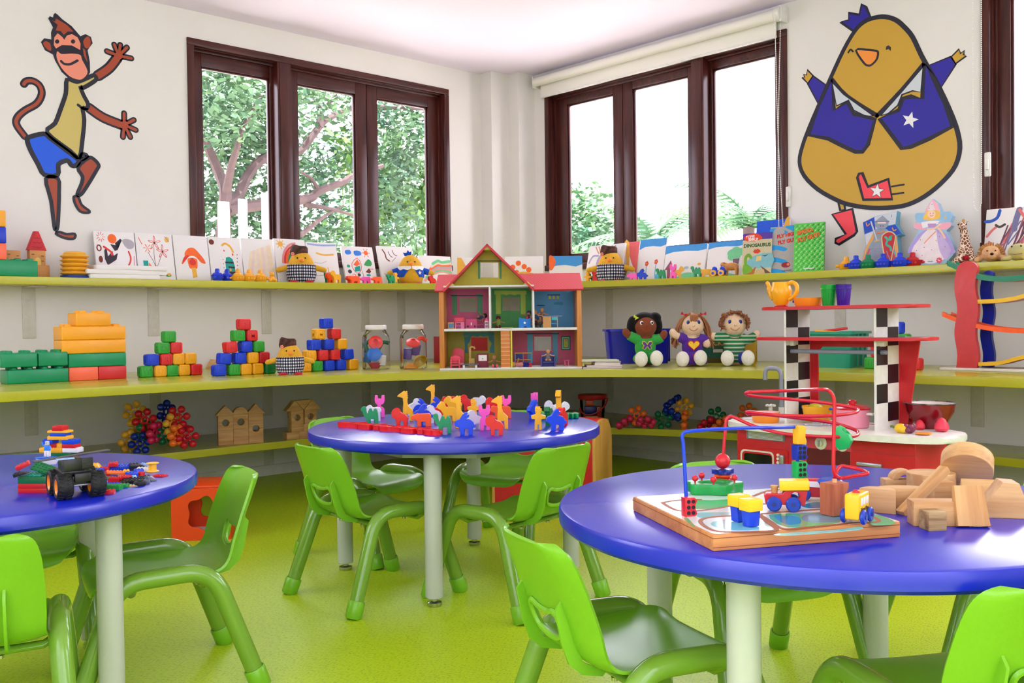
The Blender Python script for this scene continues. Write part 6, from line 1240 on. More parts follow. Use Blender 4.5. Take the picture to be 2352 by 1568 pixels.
# ---- plush giraffe, lion and frog
def spots_fn(m, nt, b):
    N = nt.nodes.new; L = nt.links.new
    tc = N('ShaderNodeTexCoord'); vo = N('ShaderNodeTexVoronoi'); vo.feature = 'DISTANCE_TO_EDGE'; vo.inputs['Scale'].default_value = 62; L(tc.outputs['Object'], vo.inputs['Vector'])
    cr = N('ShaderNodeValToRGB'); cr.color_ramp.interpolation = 'CONSTANT'; e = cr.color_ramp.elements; e[0].color = lin((236, 214, 190)); e[1].position = .1; e[1].color = lin((128, 84, 72)); L(vo.outputs['Distance'], cr.inputs[0]); L(cr.outputs[0], b.inputs['Base Color'])
M_GIR = mat('giraffe_plush', (200, 160, 130), .95, spec=.1, fn=spots_fn); M_FUR = mat('tan_plush', (226, 178, 130), .95, spec=.1, noise=.2, nscale=90, bump=.4, bscale=300); M_FURL = mat('lion_mane', (206, 150, 92), .95, spec=.1, noise=.3, nscale=120, bump=.6, bscale=300)
y = T_Y(2218, -.2); t = thing('plush_giraffe', 'small spotted plush giraffe sitting between fairy box and large canvas', 'soft toy', (-.2, y, ZT), RZR+.4)
q = MB().sph((0, 0, .055), (.040, .038, .058), 18, 12).tube([(0, -.004, .07), (-.004, -.008, .13), (-.010, -.012, .185)], [.034, .022, .018], 14).sph((-.016, -.022, .198), (.022, .034, .022), 14, 10).sph((-.018, -.052, .19), (.014, .016, .013), 12, 8)
for sg in (-1, 1): q.tube([(sg*.03, -.01, .03), (sg*.044, -.05, .018), (sg*.05, -.075, .014)], [.02, .016, .014], 10).tube([(sg*.022, -.02, .08), (sg*.026, -.05, .04), (sg*.024, -.062, .012)], [.014, .012, .012], 10).tube([(-.012+sg*.014, -.006, .212), (-.012+sg*.026, .0, .226)], [.007, .004], 8)
q.v = [(x, yy, max(z, .001)) for x, yy, z in q.v]; blob(q, .005, 3).link('body', M_GIR, t)
for sg in (-1, 1): MB().sph((-.016+sg*.019, -.036, .206), .004, 8, 6).link('eye', M_EYE, t)
MB().tube([(-.010, -.006, .214), (-.010, .002, .232), (-.008, .004, .238)], [.006, .008, .002], 8).link('crest', M_FURL, t)
MB().sph((.035, -.015, .024), (.026, .012, .02), 10, 8).sph((-.035, -.02, .02), (.026, .012, .018), 10, 8).sph((0, -.034, .03), (.018, .01, .014), 10, 8).link('bow', M_RFELT, t)
y = T_Y(2276, -.23); t = thing('plush_lion', 'tan plush lion lying with its chin on the shelf edge before the large canvas', 'soft toy', (-.23, y, ZT), RZR+.3)
q = MB().sph((0, 0, .045), (.044, .04, .042), 18, 12).sph((.008, -.036, .034), (.026, .022, .022), 14, 10).sph((.03, .06, .032), (.04, .06, .032), 14, 10)
for sg in (-1, 1): q.tube([(sg*.05, .01, .02), (sg*.064, -.03, .014), (sg*.062, -.045, .013)], [.018, .015, .013], 10)
q.v = [(a, b, max(z, .001)) for a, b, z in q.v]; blob(q, .005, 3).link('body', M_FUR, t)
m_ = MB()
for k in range(60): a = rnd.uniform(-.3, pi+.3); p = V((.050*cos(a), .012+rnd.uniform(-.01, .02), .046+.046*sin(a))); m_.tube([p*.9, p, p+V((.014*cos(a), rnd.uniform(-.01, .01), .012*sin(a)))], [.006, .005, .002], 5)
m_.link('mane', M_FURL, t); MB().sph((.008, -.058, .040), (.009, .006, .007), 10, 8).link('nose', M_EYE, t)
for sg in (-1, 1): MB().sph((.004+sg*.019, -.036, .058), .004, 8, 6).link('eye', M_EYE, t)
y = T_Y(2340, -.24); t = thing('plush_frog', 'grey-green and yellow round plush animal at the right edge beside the lion', 'soft toy', (-.24, y, ZT), RZR)
q = MB().sph((0, 0, .044), (.052, .046, .044), 18, 12)
for sg in (-1, 1): q.sph((sg*.05, -.03, .012), (.026, .024, .012), 12, 8)
blob(q, .005, 3).link('body', mat('frog_plush', (176, 176, 130), .95, spec=.1, rgb2=(206, 190, 110), noise=.5, nscale=12), t); MB().tube([(-.03, -.040, .034), (0, -.047, .030), (.03, -.040, .034)], .0015, 6).link('mouth', cloth((110, 110, 80)), t)
for sg in (-1, 1): MB().sph((sg*.022, -.032, .072), .005, 8, 6).link('eye', M_EYE, t)
# ================================================================== middle shelf, right half
def zat(P, px, py):                                    # height at which the sight line passes above the ground point P
    d = ray(px, py); return CAM.z+d.z*hypot(P[0]-CAM.x, P[1]-CAM.y)/hypot(d.x, d.y)
def cdoll(px, py): return atz(px, py, ZM)
M_SK1, M_SK2 = cloth((134, 70, 46)), cloth((238, 206, 172)); M_SOLE = cloth((238, 236, 222)); M_IRIS = pl((40, 80, 190), .15); M_EYEW = pl((236, 236, 236), .2)
def stripes_fn(m, nt, b):
    N = nt.nodes.new; L = nt.links.new
    tc = N('ShaderNodeTexCoord'); sx = N('ShaderNodeSeparateXYZ'); L(tc.outputs['Object'], sx.inputs[0])
    mu = N('ShaderNodeMath'); mu.operation = 'MULTIPLY'; mu.inputs[1].default_value = 44; L(sx.outputs['Z'], mu.inputs[0]); fr = N('ShaderNodeMath'); fr.operation = 'FRACT'; L(mu.outputs[0], fr.inputs[0])
    cr = N('ShaderNodeValToRGB'); cr.color_ramp.interpolation = 'CONSTANT'; e = cr.color_ramp.elements; e[0].color = lin((40, 124, 76)); e[1].position = .5; e[1].color = lin((236, 230, 206)); x = e.new(.62); x.color = lin((90, 100, 60)); x = e.new(.7); x.color = lin((236, 230, 206)); x = e.new(.82); x.color = lin((40, 124, 76))
    L(fr.outputs[0], cr.inputs[0]); L(cr.outputs[0], b.inputs['Base Color'])
M_STRIPE = mat('striped_knit', (60, 130, 90), .9, spec=.1, fn=stripes_fn)
def rag_doll(label, px, py, rz, skin, shirt, leg, hair, arms, feet, sleeve, extra):
    p = cdoll(px, py); k = mpp(p)/5.113; t = thing('rag_doll', label, 'doll', M=T(p.x, p.y, ZM) @ RZ(CF+rz) @ T(0, .11, 0), group='rag dolls sitting on the middle shelf')
    q = MB().sph((0, 0, .238), (.069, .060, .066), 24, 16).sph((0, .004, .11), (.055, .045, .07), 18, 12).cyl((0, 0, .15), (0, 0, .20), .03, n=14)
    for sg, a in zip((-1, 1), arms):
        P = [(sg*.040, 0, .160), (sg*.075, -.010, a[0]), (a[1], -.022, a[2])]; q.tube(crv(P, k=4), [.026]*3+[.024]*3+[.021]*3, 12).sph((a[1], -.024, a[2]+.008), (.022, .018, .024), 14, 10).sph((a[1]-sg*.018, -.028, a[2]+.004), (.009, .009, .014), 8, 6)
    q.sph((0, .01, .03), (.06, .05, .034), 16, 10)
    for fx, fz in feet: q.tube([(fx*.5, 0, .035), (fx*.9, -.06, fz), (fx, -.105, fz)], [.034, .032, .03], 12)
    q.v = [(a, b, max(c, .002)) for a, b, c in q.v]
    body = blob(q, .0055, 4).link('body', skin, t)
    s = MB().sph((0, .004, .11), (.063, .054, .068), 20, 14).sph((0, .008, .045), (.075, .062, .040), 18, 10)
    for sg, a in zip((-1, 1), arms):
        P = crv([(sg*.040, 0, .160), (sg*.075, -.010, a[0]), (a[1], -.022, a[2])], k=4); s.tube(P[:sleeve], [.032, .032, .0315, .031, .030, .029, .028, .027, .026][:sleeve], 14)
    s.v = [(a, b, max(c, .003)) for a, b, c in s.v]
    blob(s, .0055, 3).link('shirt', shirt, t)
    for fx, fz in feet:
        MB().tube([(fx*.6, -.01, fz-.004), (fx*.92, -.06, fz), (fx, -.095, fz)], [.038, .037, .033], 14).link('trouser_leg', leg, t)
        f = MB().sph((fx, -.112, fz+.001), (.038, .026, .0455), 20, 14); f.v = [(a, b, max(c, .0015)) for a, b, c in f.v]; f.link('shoe', M_SOLE, t)
    for sx in (-.030, .030):
        y = -.060*sqrt_(1-(sx/.069)**2-(.018/.066)**2)
        e = MB().sph((sx, y+.001, .256), (.0105, .004, .0125), 14, 8).link('eye', M_EYEW if skin is M_SK1 else M_IRIS, t); MB().sph((sx+.002, y-.0025, .256), (.006, .003, .007), 12, 8).link('pupil', M_EYE, e)
    MB().sph((0, -.060, .236), (.007, .006, .007), 12, 8).link('nose', skin, t)
    MB().tube(crv([(x, -.0600*sqrt_(1-(x/.069)**2-((z-.238)/.066)**2)-.0006, z) for x, z in ((-.026, .222), (-.014, .211), (0, .207), (.014, .211), (.026, .222))], k=4), .0014, 6).link('mouth', cloth((186, 62, 50)), t)
    hair(t); extra(t); return t
def strand(mb, P, r): mb.tube(crv(P, k=3), r, 5)
def hair_black(t):
    h = MB().sph((0, .016, .252), (.082, .064, .070), 22, 14).sph((-.070, .018, .225), (.038, .036, .075), 14, 12).sph((.072, .018, .235), (.036, .036, .060), 14, 12).sph((0, .03, .21), (.08, .045, .09), 16, 12).sph((.06, .012, .285), (.04, .04, .035), 12, 10)
    h = blob(h, .006, 3)
    cutb = MB().sph((0, -.070, .228), (.066, .060, .060), 20, 14)
    cut(h, cutb).link('hair', cloth((16, 15, 18)), t)
    MB().prism([(0, 0), (-.018, .014), (-.02, -.002), (-.008, -.006), (-.012, -.018), (.002, -.010), (.012, -.006)], -.003, .003, M=basis((-.055, -.040, .292), (1, 0, 0), (0, 0, 1))).link('hair_bow', cloth((206, 226, 60)), t)
def hair_long(t):
    h = MB(); r = random.Random(8)
    for i in range(120):
        a = r.uniform(-1.45, 1.45); bx, bz = sin(a), cos(a); yy = r.uniform(-.035, .05)
        top = (.02*bx, yy*.4, .306+r.uniform(-.004, .004)); m1 = (.072*bx+.004, yy-.012*(abs(bx) < .5), .262+.034*bz)
        sd = 1 if bx > 0 else -1; low = .13+r.uniform(-.03, .03) if abs(bx) > .35 else .262+r.uniform(-.004, .01)
        m2 = ((.074+r.uniform(0, .03))*sd if abs(bx) > .35 else .058*bx, yy+(.01 if abs(bx) > .35 else -.045), .5*(low+.27)); e = (((.085+r.uniform(-.01, .035))*sd) if abs(bx) > .35 else .055*bx, yy+.005 if abs(bx) > .35 else -.054, low)
        strand(h, [top, m1, m2, e] if abs(bx) > .35 else [top, (m1[0], -.050, m1[2]), e], .0032)
    h.sph((0, .022, .25), (.072, .055, .064), 16, 12); h.link('hair', cloth((166, 108, 70)), t)
    for x in (-.052, .06): MB().prism([(0, 0), (-.016, .012), (-.018, -.008), (0, -.003), (.016, -.010), (.018, .010)], -.004, .004, M=basis((x, -.030, .304), (1, 0, .2 if x > 0 else -.3), (0, 0, 1))).link('hair_bow', M_RFELT, t)
def hair_curly(t):
    h = MB().sph((0, .018, .254), (.070, .054, .060), 16, 12); r = random.Random(5)
    for i in range(150):
        a = r.uniform(-2.0, 2.0); y = r.uniform(-.055, .05); k = .8+.2*r.random()
        p = V((.072*sin(a), y, .244+.066*cos(a)))
        if y < -.03 and abs(sin(a)) < .75 and p.z < .285: p.z = .288; p.y = -.045
        d = V((r.uniform(-1, 1), r.uniform(-1, 1), r.uniform(-1, 1)))*.012; d2 = V((r.uniform(-1, 1), r.uniform(-1, .2), r.uniform(-1, .6)))*.016
        strand(h, [p-d*.3, p+d+V((.006*sin(a), 0, .006)), p+d2], .0036)
    h.link('hair', cloth((150, 94, 58)), t)
def badge(t, m, P, m2, w=.003):
    M = basis((0, -.058, .125), (1, 0, 0), (0, -.12, 1)); q = MB().prism(P, -.012, .004, .0008, m, M).stroke(P+[P[0]], w, -.012, .0046, m2, M); q.link('emblem', None, t)
def ex1(t):
    bf = [(0, .004), (.010, .020), (.026, .024), (.028, .008), (.018, 0), (.026, -.018), (.014, -.024), (.004, -.010), (0, -.006), (-.004, -.010), (-.014, -.024), (-.026, -.018), (-.018, 0), (-.028, .008), (-.026, .024), (-.010, .020)]
    badge(t, cloth((96, 64, 150)), bf, cloth((222, 206, 70)))
def ex2(t):
    P = [(.034*(16*sin(a)**3)/16, .032*(13*cos(a)-5*cos(2*a)-2*cos(3*a)-cos(4*a))/16) for a in [2*pi*j/26 for j in range(26)]]
    badge(t, cloth((248, 206, 66)), P, cloth((190, 30, 46)), .004)
    MB().lathe([(.085, .012), (.088, .03), (.074, .06), (.060, .085)], 26, M=T(0, .006, 0)).link('skirt', cloth((92, 52, 160)), t)
def ex3(t): MB().tube([(.034*cos(a), -.004+.034*sin(a), .182+.006*sin(a)) for a in [2*pi*j/20 for j in range(20)]], .006, 8, True).link('collar', cloth((70, 150, 100)), t)
rag_doll('rag doll with black hair and green butterfly shirt sitting before the blue bin', 1491, 843, .05, M_SK1, cloth((60, 170, 76)), cloth((60, 170, 76)), hair_black, ((.172, -.120, .196), (.160, .108, .182)), ((-.046, .046), (.044, .050)), 7, ex1)
rag_doll('rag doll with long brown hair and purple dress with a yellow heart', 1597, 842, -.05, M_SK2, cloth((92, 52, 160)), cloth((196, 40, 56)), hair_long, ((.170, -.118, .190), (.150, .082, .120)), ((-.072, .044), (.030, .050)), 6, ex2)
rag_doll('rag doll with curly brown hair and green striped sweater', 1692, 841, -.12, M_SK2, M_STRIPE, cloth((30, 66, 180)), hair_curly, ((.165, -.122, .166), (.150, .126, .176)), ((-.052, .046), (.064, .046)), 9, ex3)
# bins and box behind the dolls
def bin_(label, px0, px1, py, ztop, d, col, rz, off=0, grp=None):
    p0, p1 = atz(px0, py, ZM), atz(px1, py, ZM); w = (p1-p0).length; h = ztop; t = thing('storage_bin', label, 'storage bin', M=T(*((p0+p1)/2).xy, ZM) @ RZ(rz) @ T(0, off, 0), group=grp)
    m = pl(col, .28); q = MB()
    for r0, r1, z0, z1 in ((.94, 1, 0, h),):
        a0, a1, th = w*.46, w/2, .004
        R0 = [(x, y, 0) for x, y in rrect(w*.92, d*.90, .02, 5, 0, d/2)]; R1 = [(x, y, h) for x, y in rrect(w, d, .025, 5, 0, d/2)]; R2 = [(x, y, h) for x, y in rrect(w-.01, d-.01, .022, 5, 0, d/2)]; R3 = [(x, y, .006) for x, y in rrect(w*.92-.01, d*.90-.01, .018, 5, 0, d/2)]
        loft(q, [R0, R1, R2, R3])
    q.link('tub', m, t)
    r = MB(); Rr = [rrect(w+.022, d+.022, .03, 5, 0, d/2), rrect(w-.004, d-.004, .022, 5, 0, d/2)]
    loft(r, [[(x, y, h-.012) for x, y in Rr[0]], [(x, y, h+.002) for x, y in Rr[0]], [(x, y, h+.002) for x, y in Rr[1]], [(x, y, h-.004) for x, y in Rr[1]]], caps=False); r.link('rim', m, t)
    for k in range(3): MB().box(w/2-.004, w/2+.007, d*(.28+.2*k), d*(.28+.2*k)+.010, .01, h-.01, .002).link('rib', m, t)
    return t, w
bin_('deep blue storage bin behind the black-haired doll', 1398, 1542, 835, .215, .26, (10, 22, 176), CF)
p = atz(1642, 833, ZM); t = thing('cardboard_box', 'dark green and brown toy box standing behind the two light-skinned dolls', 'box', M=T(p.x, p.y, ZM) @ RZ(CF))
MB().box(-.13, .13, 0, .14, 0, .155, .002, paint((84, 76, 40))).box(-.1302, .1302, -.0008, .1402, .03, .105, 0, paint((24, 92, 80))).link('carton', None, t); MB().merge(painted(text('BLOCKS', .042, 0, .001, bold=.001), paint((190, 160, 80))), basis((-.012, -.001, .122), (1, 0, 0), (0, 0, 1))).merge(painted(plate(rrect(.06, .02, .004), [], 0, .001), paint((206, 206, 190))), basis((.02, -.001, .075), (1, 0, 0), (0, 0, 1))).link('print', None, t, smooth=0)
bin_('yellow storage bin half hidden behind the curly-haired doll', 1697, 1741, 836, .165, .12, (206, 160, 40), CF)
p = atz(998, 838, ZM); single('red_box', MB().box(-.03, .42, .42, .46, 0, .18, .002), paint((150, 16, 24)), 'dark red box standing behind the dollhouse, seen at its left', 'box', M=T(p.x, p.y, ZM) @ RZ(CF) @ T(0, -.1, 0))
# magazines
p = atz(1384, 846, ZM)
for i, (w, th, dx, c, nm) in enumerate(((.225, .009, .0, (96, 70, 120), 'purple magazine at the bottom of the pile beside the dollhouse'), (.205, .010, .012, (206, 150, 150), 'pinkish magazine, second from the bottom of the pile'), (.150, .014, .030, (236, 236, 232), 'thick white book in the middle of the pile'), (.150, .006, .032, (90, 60, 50), 'thin brown book, second from the top of the pile'), (.215, .008, -.012, (196, 206, 150), 'pale green magazine on top of the pile beside the dollhouse'))):
    z = ZM+sum((.009, .010, .014, .006, .008)[:i])+.0003*i; t = thing('magazine', nm, 'magazine', M=T(p.x, p.y, z) @ RZ(CF+.03*(i % 3)-.02) @ T(dx, .075, 0), group='magazines piled by the dollhouse')
    MB().box(-w/2+.002, w/2-.002, -.07, .07, .0012, th-.0012).link('pages', paint((228, 222, 214)), t); MB().box(-w/2, w/2, -.072, .072, 0, .0012).box(-w/2, w/2, -.072, .072, th-.0012, th).box(-w/2, w/2, .071, .072, 0, th).link('cover', paint(c, .35), t)
# green bin with toys, cube pyramid
tb, wb = bin_('green storage bin with red and yellow toys behind the toy kitchen', 1797, 1962, 844, .195, .26, (20, 150, 118), RZR+.08, 0)
M0 = tb.matrix_world.copy() if False else T(*tb.location) @ RZ(RZR+.08)
for c, off, r_, lab in (((214, 40, 44), (.03, .10, .196), (.3, -.12, .4), 'red toy strip lying across the green bin'), ((250, 176, 40), (.06, .05, .186), (.2, .1, .3), 'yellow toy strip lying under the red one in the green bin')):
    single('toy_strip', MB().box(-.09, .09, -.02, .02, 0, .014, .004), pl(c, .3), lab, 'toy strip', M=M0 @ T(*off) @ RZ(r_[2]) @ RY(r_[1]))
s = .0615
x4 = atz(2097, 850, ZM).x
def rpl(px): return (x4+s/2, atx(px, 800, x4).y)
pyramid([[(1997, 'g', 'H', 0), (2030, 'y', 'F', 0), (2063, 'b', 'J', 0), (2096, 'r', 'X', 0)], [(2012, 'r', 'V', 0), (2048, 'b', '/', 0), (2084, 'y', '/', 0)], [(2034, 'r', '/', 0), (2068, 'g', 'T', 0)], [(2054, 'b', 'E', 0)]], rpl, ZM, s, 'pyramid behind toy kitchen', RZR)
# ---- ball track at the right edge
p = atz(2220, 851, ZM); t = thing('ball_track', 'wooden ball track with red and blue wavy posts and coloured ramps at right edge', 'ball track', M=T(p.x, p.y, ZM) @ RZ(RZR))
zl = lambda px, py: (atx(px, py, p.x).z-ZM)
yl = lambda px: -(atx(px, 700, p.x).y-p.y)
MB().box(yl(2162), .85, -.03, .17, 0, .014, .004).link('base_board', paint((226, 224, 214)), t)
def wavy(px0, px1, ptop, y0, y1, col, nm):
    xa, xb = yl(px0), yl(px1); h = zl((px0+px1)/2, ptop); n = 24; P = []
    for i in range(n+1): z = .014+(h-.014)*i/n; P.append((xa+.007*sin(i*.55), z))
    r = (xb-xa)/2
    P += [((xa+xb)/2+.006-r*cos(pi*j/8), h+r*.8*sin(pi*j/8)) for j in range(1, 8)]
    for i in range(n, -1, -1): z = .014+(h-.014)*i/n; P.append((xb+.007*sin(i*.55), z))
    MB().prism(P, -y1, -y0, .002, M=basis((0, 0, 0), (1, 0, 0), (0, 0, 1))).link(nm, col, t)
M_TR, M_TB, M_TG, M_TY, M_TO = paint((206, 62, 66), .35), paint((14, 40, 160), .35), paint((22, 130, 96), .35), paint((240, 190, 36), .35), paint((255, 100, 40), .35)
wavy(2195, 2243, 618, 0, .03, M_TR, 'front_post'); wavy(2232, 2258, 630, .12, .145, M_TB, 'back_post')
def ramp(pts, col, nm, th=.026, in_=M_TR):
    P = crv([(yl(a), zl(a, b), 0) for a, b in pts], k=4); P += [(P[-1][0]+.25, P[-1][1]+(P[-1][1]-P[-5][1])*1.2, 0)]
    up = [(a, b) for a, b, _ in P]; lo = [(a, b-th) for a, b, _ in P]; M = basis((0, 0, 0), (1, 0, 0), (0, 0, 1))
    q = MB().prism(up+lo[::-1], -.030, -.002 if nm != 'x' else 0, .001, col, M).prism(up+lo[::-1], -.122, -.112, .001, col, M); q.prism([(a, b+.010) for a, b in lo]+lo[::-1], -.112, -.030, 0, in_, M); q.link(nm, None, t)
ramp([(2175, 598), (2195, 607), (2225, 622), (2262, 632), (2310, 634), (2352, 630)], M_TG, 'ramp'); ramp([(2244, 688), (2290, 686), (2330, 680), (2352, 674)], M_TY, 'ramp', .02); ramp([(2163, 716), (2190, 727), (2245, 744), (2300, 752), (2352, 755)], M_TO, 'ramp', .022); ramp([(2246, 832), (2290, 830), (2330, 820), (2352, 815)], M_TY, 'ramp', .018)
xe = yl(2352)+.25; Q = [(xe+.01*sin(i*.55), .014+.60*i/24) for i in range(25)]; Q += [(a+.07, b) for a, b in Q[::-1]]
for nm, m, y0, y1 in (('front_post', M_TR, 0, .03), ('back_post', M_TB, -.145, -.12)): MB().prism(Q, y0 if nm[0] == 'f' else y0, y1, .002, m, basis((0, 0, 0), (1, 0, 0), (0, 0, 1))).link(nm, None, t)
# ================================================================== lowest shelf
def star_mb(r=.047, rb=.0205):
    q = MB().tube([(.017*cos(a), .017*sin(a), 0) for a in [2*pi*j/18 for j in range(18)]], .0065, 8, True)
    for k in range(6): a = k*pi/3; q.cyl((.017*cos(a), .017*sin(a), 0), (r*cos(a), r*sin(a), 0), .0055, n=8); q.sph((r*cos(a), r*sin(a), 0), rb, 16, 12)
    return q
SM = star_mb().mesh('ball_star'); BC = {'y': ((240, 176, 56), 'yellow'), 'r': ((206, 28, 46), 'red'), 'g': ((14, 110, 66), 'green'), 'b': ((16, 44, 150), 'blue'), 'o': ((252, 116, 40), 'orange'), 'p': ((216, 40, 90), 'crimson')}
def bstar(px, py, dep, col, spin, tilt, pan, label, grp):
    o = bpy.data.objects.new('ball_star', SM); COL.objects.link(o)
    o.matrix_world = Mx.Translation(CAM+ray(px, py)*dep) @ RZ(CF+pan) @ RX(pi/2) @ RY(0) @ RZ(spin) @ RX(tilt); recolor(o, pl(BC[col][0], .2)); tag(o, label, 'ball connector', grp)
d0 = (atz(324, 1041, ZB)-CAM).dot(FW)
gl = 'knobbly ball connectors, left heap'
for cx_, cy, dd, c, sp, tl, pn, lab in ((222, 300, .09, 'y', .3, .2, .5, 'yellow ball star at the top left of the left heap'), (325, 382, .02, 'r', .2, 0, .1, 'red ball star in the upper left of the left heap'), (238, 455, .09, 'y', .5, 0, 1.2, 'yellow ball star seen edgewise below the top yellow one'), (330, 500, .05, 'g', .4, .3, .9, 'green ball star in the middle of the left heap'), (278, 622, .0, 'b', .15, 0, .0, 'blue ball star at the bottom left of the left heap'), (165, 600, .07, 'y', .1, .2, .9, 'yellow ball star lowest at the far left of the heap'),
        (395, 520, .10, 'r', .3, .1, 1.0, 'red ball star deep inside the left heap'), (432, 512, .015, 'p', 0, .2, 1.35, 'crimson ball star edgewise between the left and right halves of the heap'), (535, 520, .05, 'g', .25, 0, .1, 'green ball star in the lower middle of the left heap'), (672, 352, .03, 'r', .1, 0, .1, 'red ball star at the top right of the left heap'), (550, 295, .10, 'b', .4, 0, 1.1, 'blue ball star at the top behind the red one in the heap'), (612, 430, .03, 'y', .8, 0, 1.2, 'yellow ball star edgewise below the upper right red one'), (705, 520, .10, 'p', .5, .1, .9, 'crimson ball star behind the lower right red one'), (652, 540, .0, 'o', 0, .1, 1.3, 'orange ball star edgewise at the lower right of the heap'), (768, 560, .02, 'r', .15, 0, .1, 'red ball star at the lower right end of the left heap')):
    bstar(260+cx_/4.523, 880+cy/4.523, d0+.02+dd, c, sp, tl, pn, lab, gl)
d1 = (atz(1500, 987, ZB)-CAM).dot(FW); gr = 'knobbly ball connectors, right row'
for cx_, cy, dd, c, sp, tl, pn, lab in ((830, 480, .04, 'o', .25, 0, .05, 'orange ball star standing upright at the left of the right-hand row'), (690, 560, .02, 'p', .3, 1.0, .5, 'crimson ball star leaning at the far left of the right-hand row'), (940, 560, .0, 'p', .1, 1.0, -.4, 'crimson ball star lying before the orange star'), (1140, 525, .03, 'g', .25, 0, .05, 'green ball star left of the blue chain in the right-hand row'), (1250, 315, .05, 'b', .55, 1.25, .2, 'upper blue ball star tilted in the right-hand row'), (1245, 465, .0, 'b', -.6, 1.25, .1, 'lower blue ball star joining green and yellow stars'), (1388, 388, .06, 'y', .25, 0, .05, 'yellow ball star at the top of the right-hand row'), (1395, 540, .0, 'o', .52, .1, 1.25, 'orange ball star edgewise under the yellow one'), (1765, 495, .05, 'g', .25, 0, .1, 'green ball star next to the toy kitchen'), (1650, 575, .02, 'r', .4, 1.0, .2, 'red ball star lying left of the green one by the kitchen'), (1820, 575, .0, 'o', .4, .9, .3, 'orange ball star lying between green star and kitchen'), (2130, 450, .1, 'o', .3, .1, .1, 'orange ball star behind the kitchen sink')):
    bstar(1300+cx_/5.113, 860+cy/5.113, d1+.02+dd, c, sp, tl, pn, lab, gr)
# wooden block houses
BW, BH, BD = .0845, .0425, .045; M_BW = wood('toy_block_wood', (218, 174, 112), (188, 134, 78), 0, 40)
def blk(kind, x, z, M, label, w=BW, h=BH):
    F = basis((0, 0, 0), (1, 0, 0), (0, 0, 1)); q = MB(); r = .021
    if kind == 'rect': q.box(-w/2, w/2, -BD/2, BD/2, 0, h, .0012)
    elif kind == 'up': q.prism([(-w/2, 0), (-r, 0)]+[(-r*cos(pi*j/10), r*sin(pi*j/10)) for j in range(1, 10)]+[(r, 0), (w/2, 0), (w/2, h), (-w/2, h)], -BD/2, BD/2, .0008, M=F)
    elif kind == 'low': q.prism([(-w/2, 0), (w/2, 0), (w/2, h), (r, h)]+[(r*cos(pi*j/10), h-r*sin(pi*j/10)) for j in range(1, 10)]+[(-r, h), (-w/2, h)], -BD/2, BD/2, .0008, M=F)
    elif kind == 'tri': q.prism([(-w/2, 0), (w/2, 0), (0, h)], -BD/2, BD/2, .0008, M=F)
    elif kind == 'invtri': q.prism([(-w/2, h), (w/2, h), (0, 0)], -BD/2, BD/2, .0008, M=F)
    elif kind == 'half': q.prism([(w/2*cos(pi*j/16), h*sin(pi*j/16)) for j in range(17)], -BD/2, BD/2, .0008, M=F)
    nm = {'rect': 'rectangle_block', 'up': 'bridge_block', 'low': 'bridge_block', 'tri': 'triangle_block', 'invtri': 'triangle_block', 'half': 'half_round_block'}[kind]
    single(nm, q, M_BW, label, 'wooden block', M=M @ T(x, 0, z), group='wooden block houses on the lowest shelf')
p = atz(502, 1023, ZB); q1 = atz(606, 1016, ZB); HM = T(p.x, p.y, ZB) @ RZ(atan2(q1.y-p.y, q1.x-p.x)) @ T(BW/2, BD/2, 0); k = (q1-p).length/3
for i, col in enumerate(([('rect', 2*BH, 'tall block at the bottom'), ('low', BH, 'lower half of the round window'), ('up', BH, 'upper half of the round window'), ('tri', .058, 'pointed roof')], [('rect', BH, 'bottom block'), ('rect', BH, 'second block'), ('low', BH, 'lower half of the round window'), ('up', BH, 'upper half of the round window'), ('half', .044, 'rounded roof')], [('rect', BH, 'bottom block'), ('low', BH, 'lower half of the round window'), ('up', BH, 'upper half of the round window'), ('rect', BH, 'plain block under the roof'), ('tri', .058, 'pointed roof')])):
    z = 0
    for kd, h, nm in col: blk(kd, k*i, z, HM, 'wooden block, %s in the %s column of three-column house' % (nm, ('left', 'middle', 'right')[i]), (.112 if kd == 'tri' else k-.001), h); z += h+.0003
p = atz(660, 1010, ZB); H2 = T(p.x, p.y, ZB) @ RZ(0) @ T(0, BD/2, 0); w2 = .083; hs = 'two-window house'
for kd, x, z, w, h, nm in (('rect', .04, 0, w2, BH, 'bottom left block of the '), ('rect', .04+w2+.001, 0, w2, BH, 'bottom right block of the '), ('rect', .072, BH, w2, BH, 'second left block of the '), ('rect', .072+w2+.001, BH, w2, BH, 'second right block of the '), ('low', .072, 2*BH, w2, BH, 'lower left window block of the '), ('up', .070, 3*BH, w2, BH, 'upper left window block of the '), ('low', .162, 2*BH, w2, BH, 'lower right window block of the '), ('up', .163, 3*BH, w2, BH, 'upper right window block of the '), ('tri', .056, 4*BH, .118, .060, 'left pointed roof of the '), ('tri', .176, 4*BH, .118, .060, 'right pointed roof of the '), ('invtri', .116, 4*BH+.002, .114, .058, 'upside-down wedge between the roofs of the ')):
    blk(kd, x, z+.0003*round(z/BH), H2, 'wooden block, '+nm+hs, w, h)
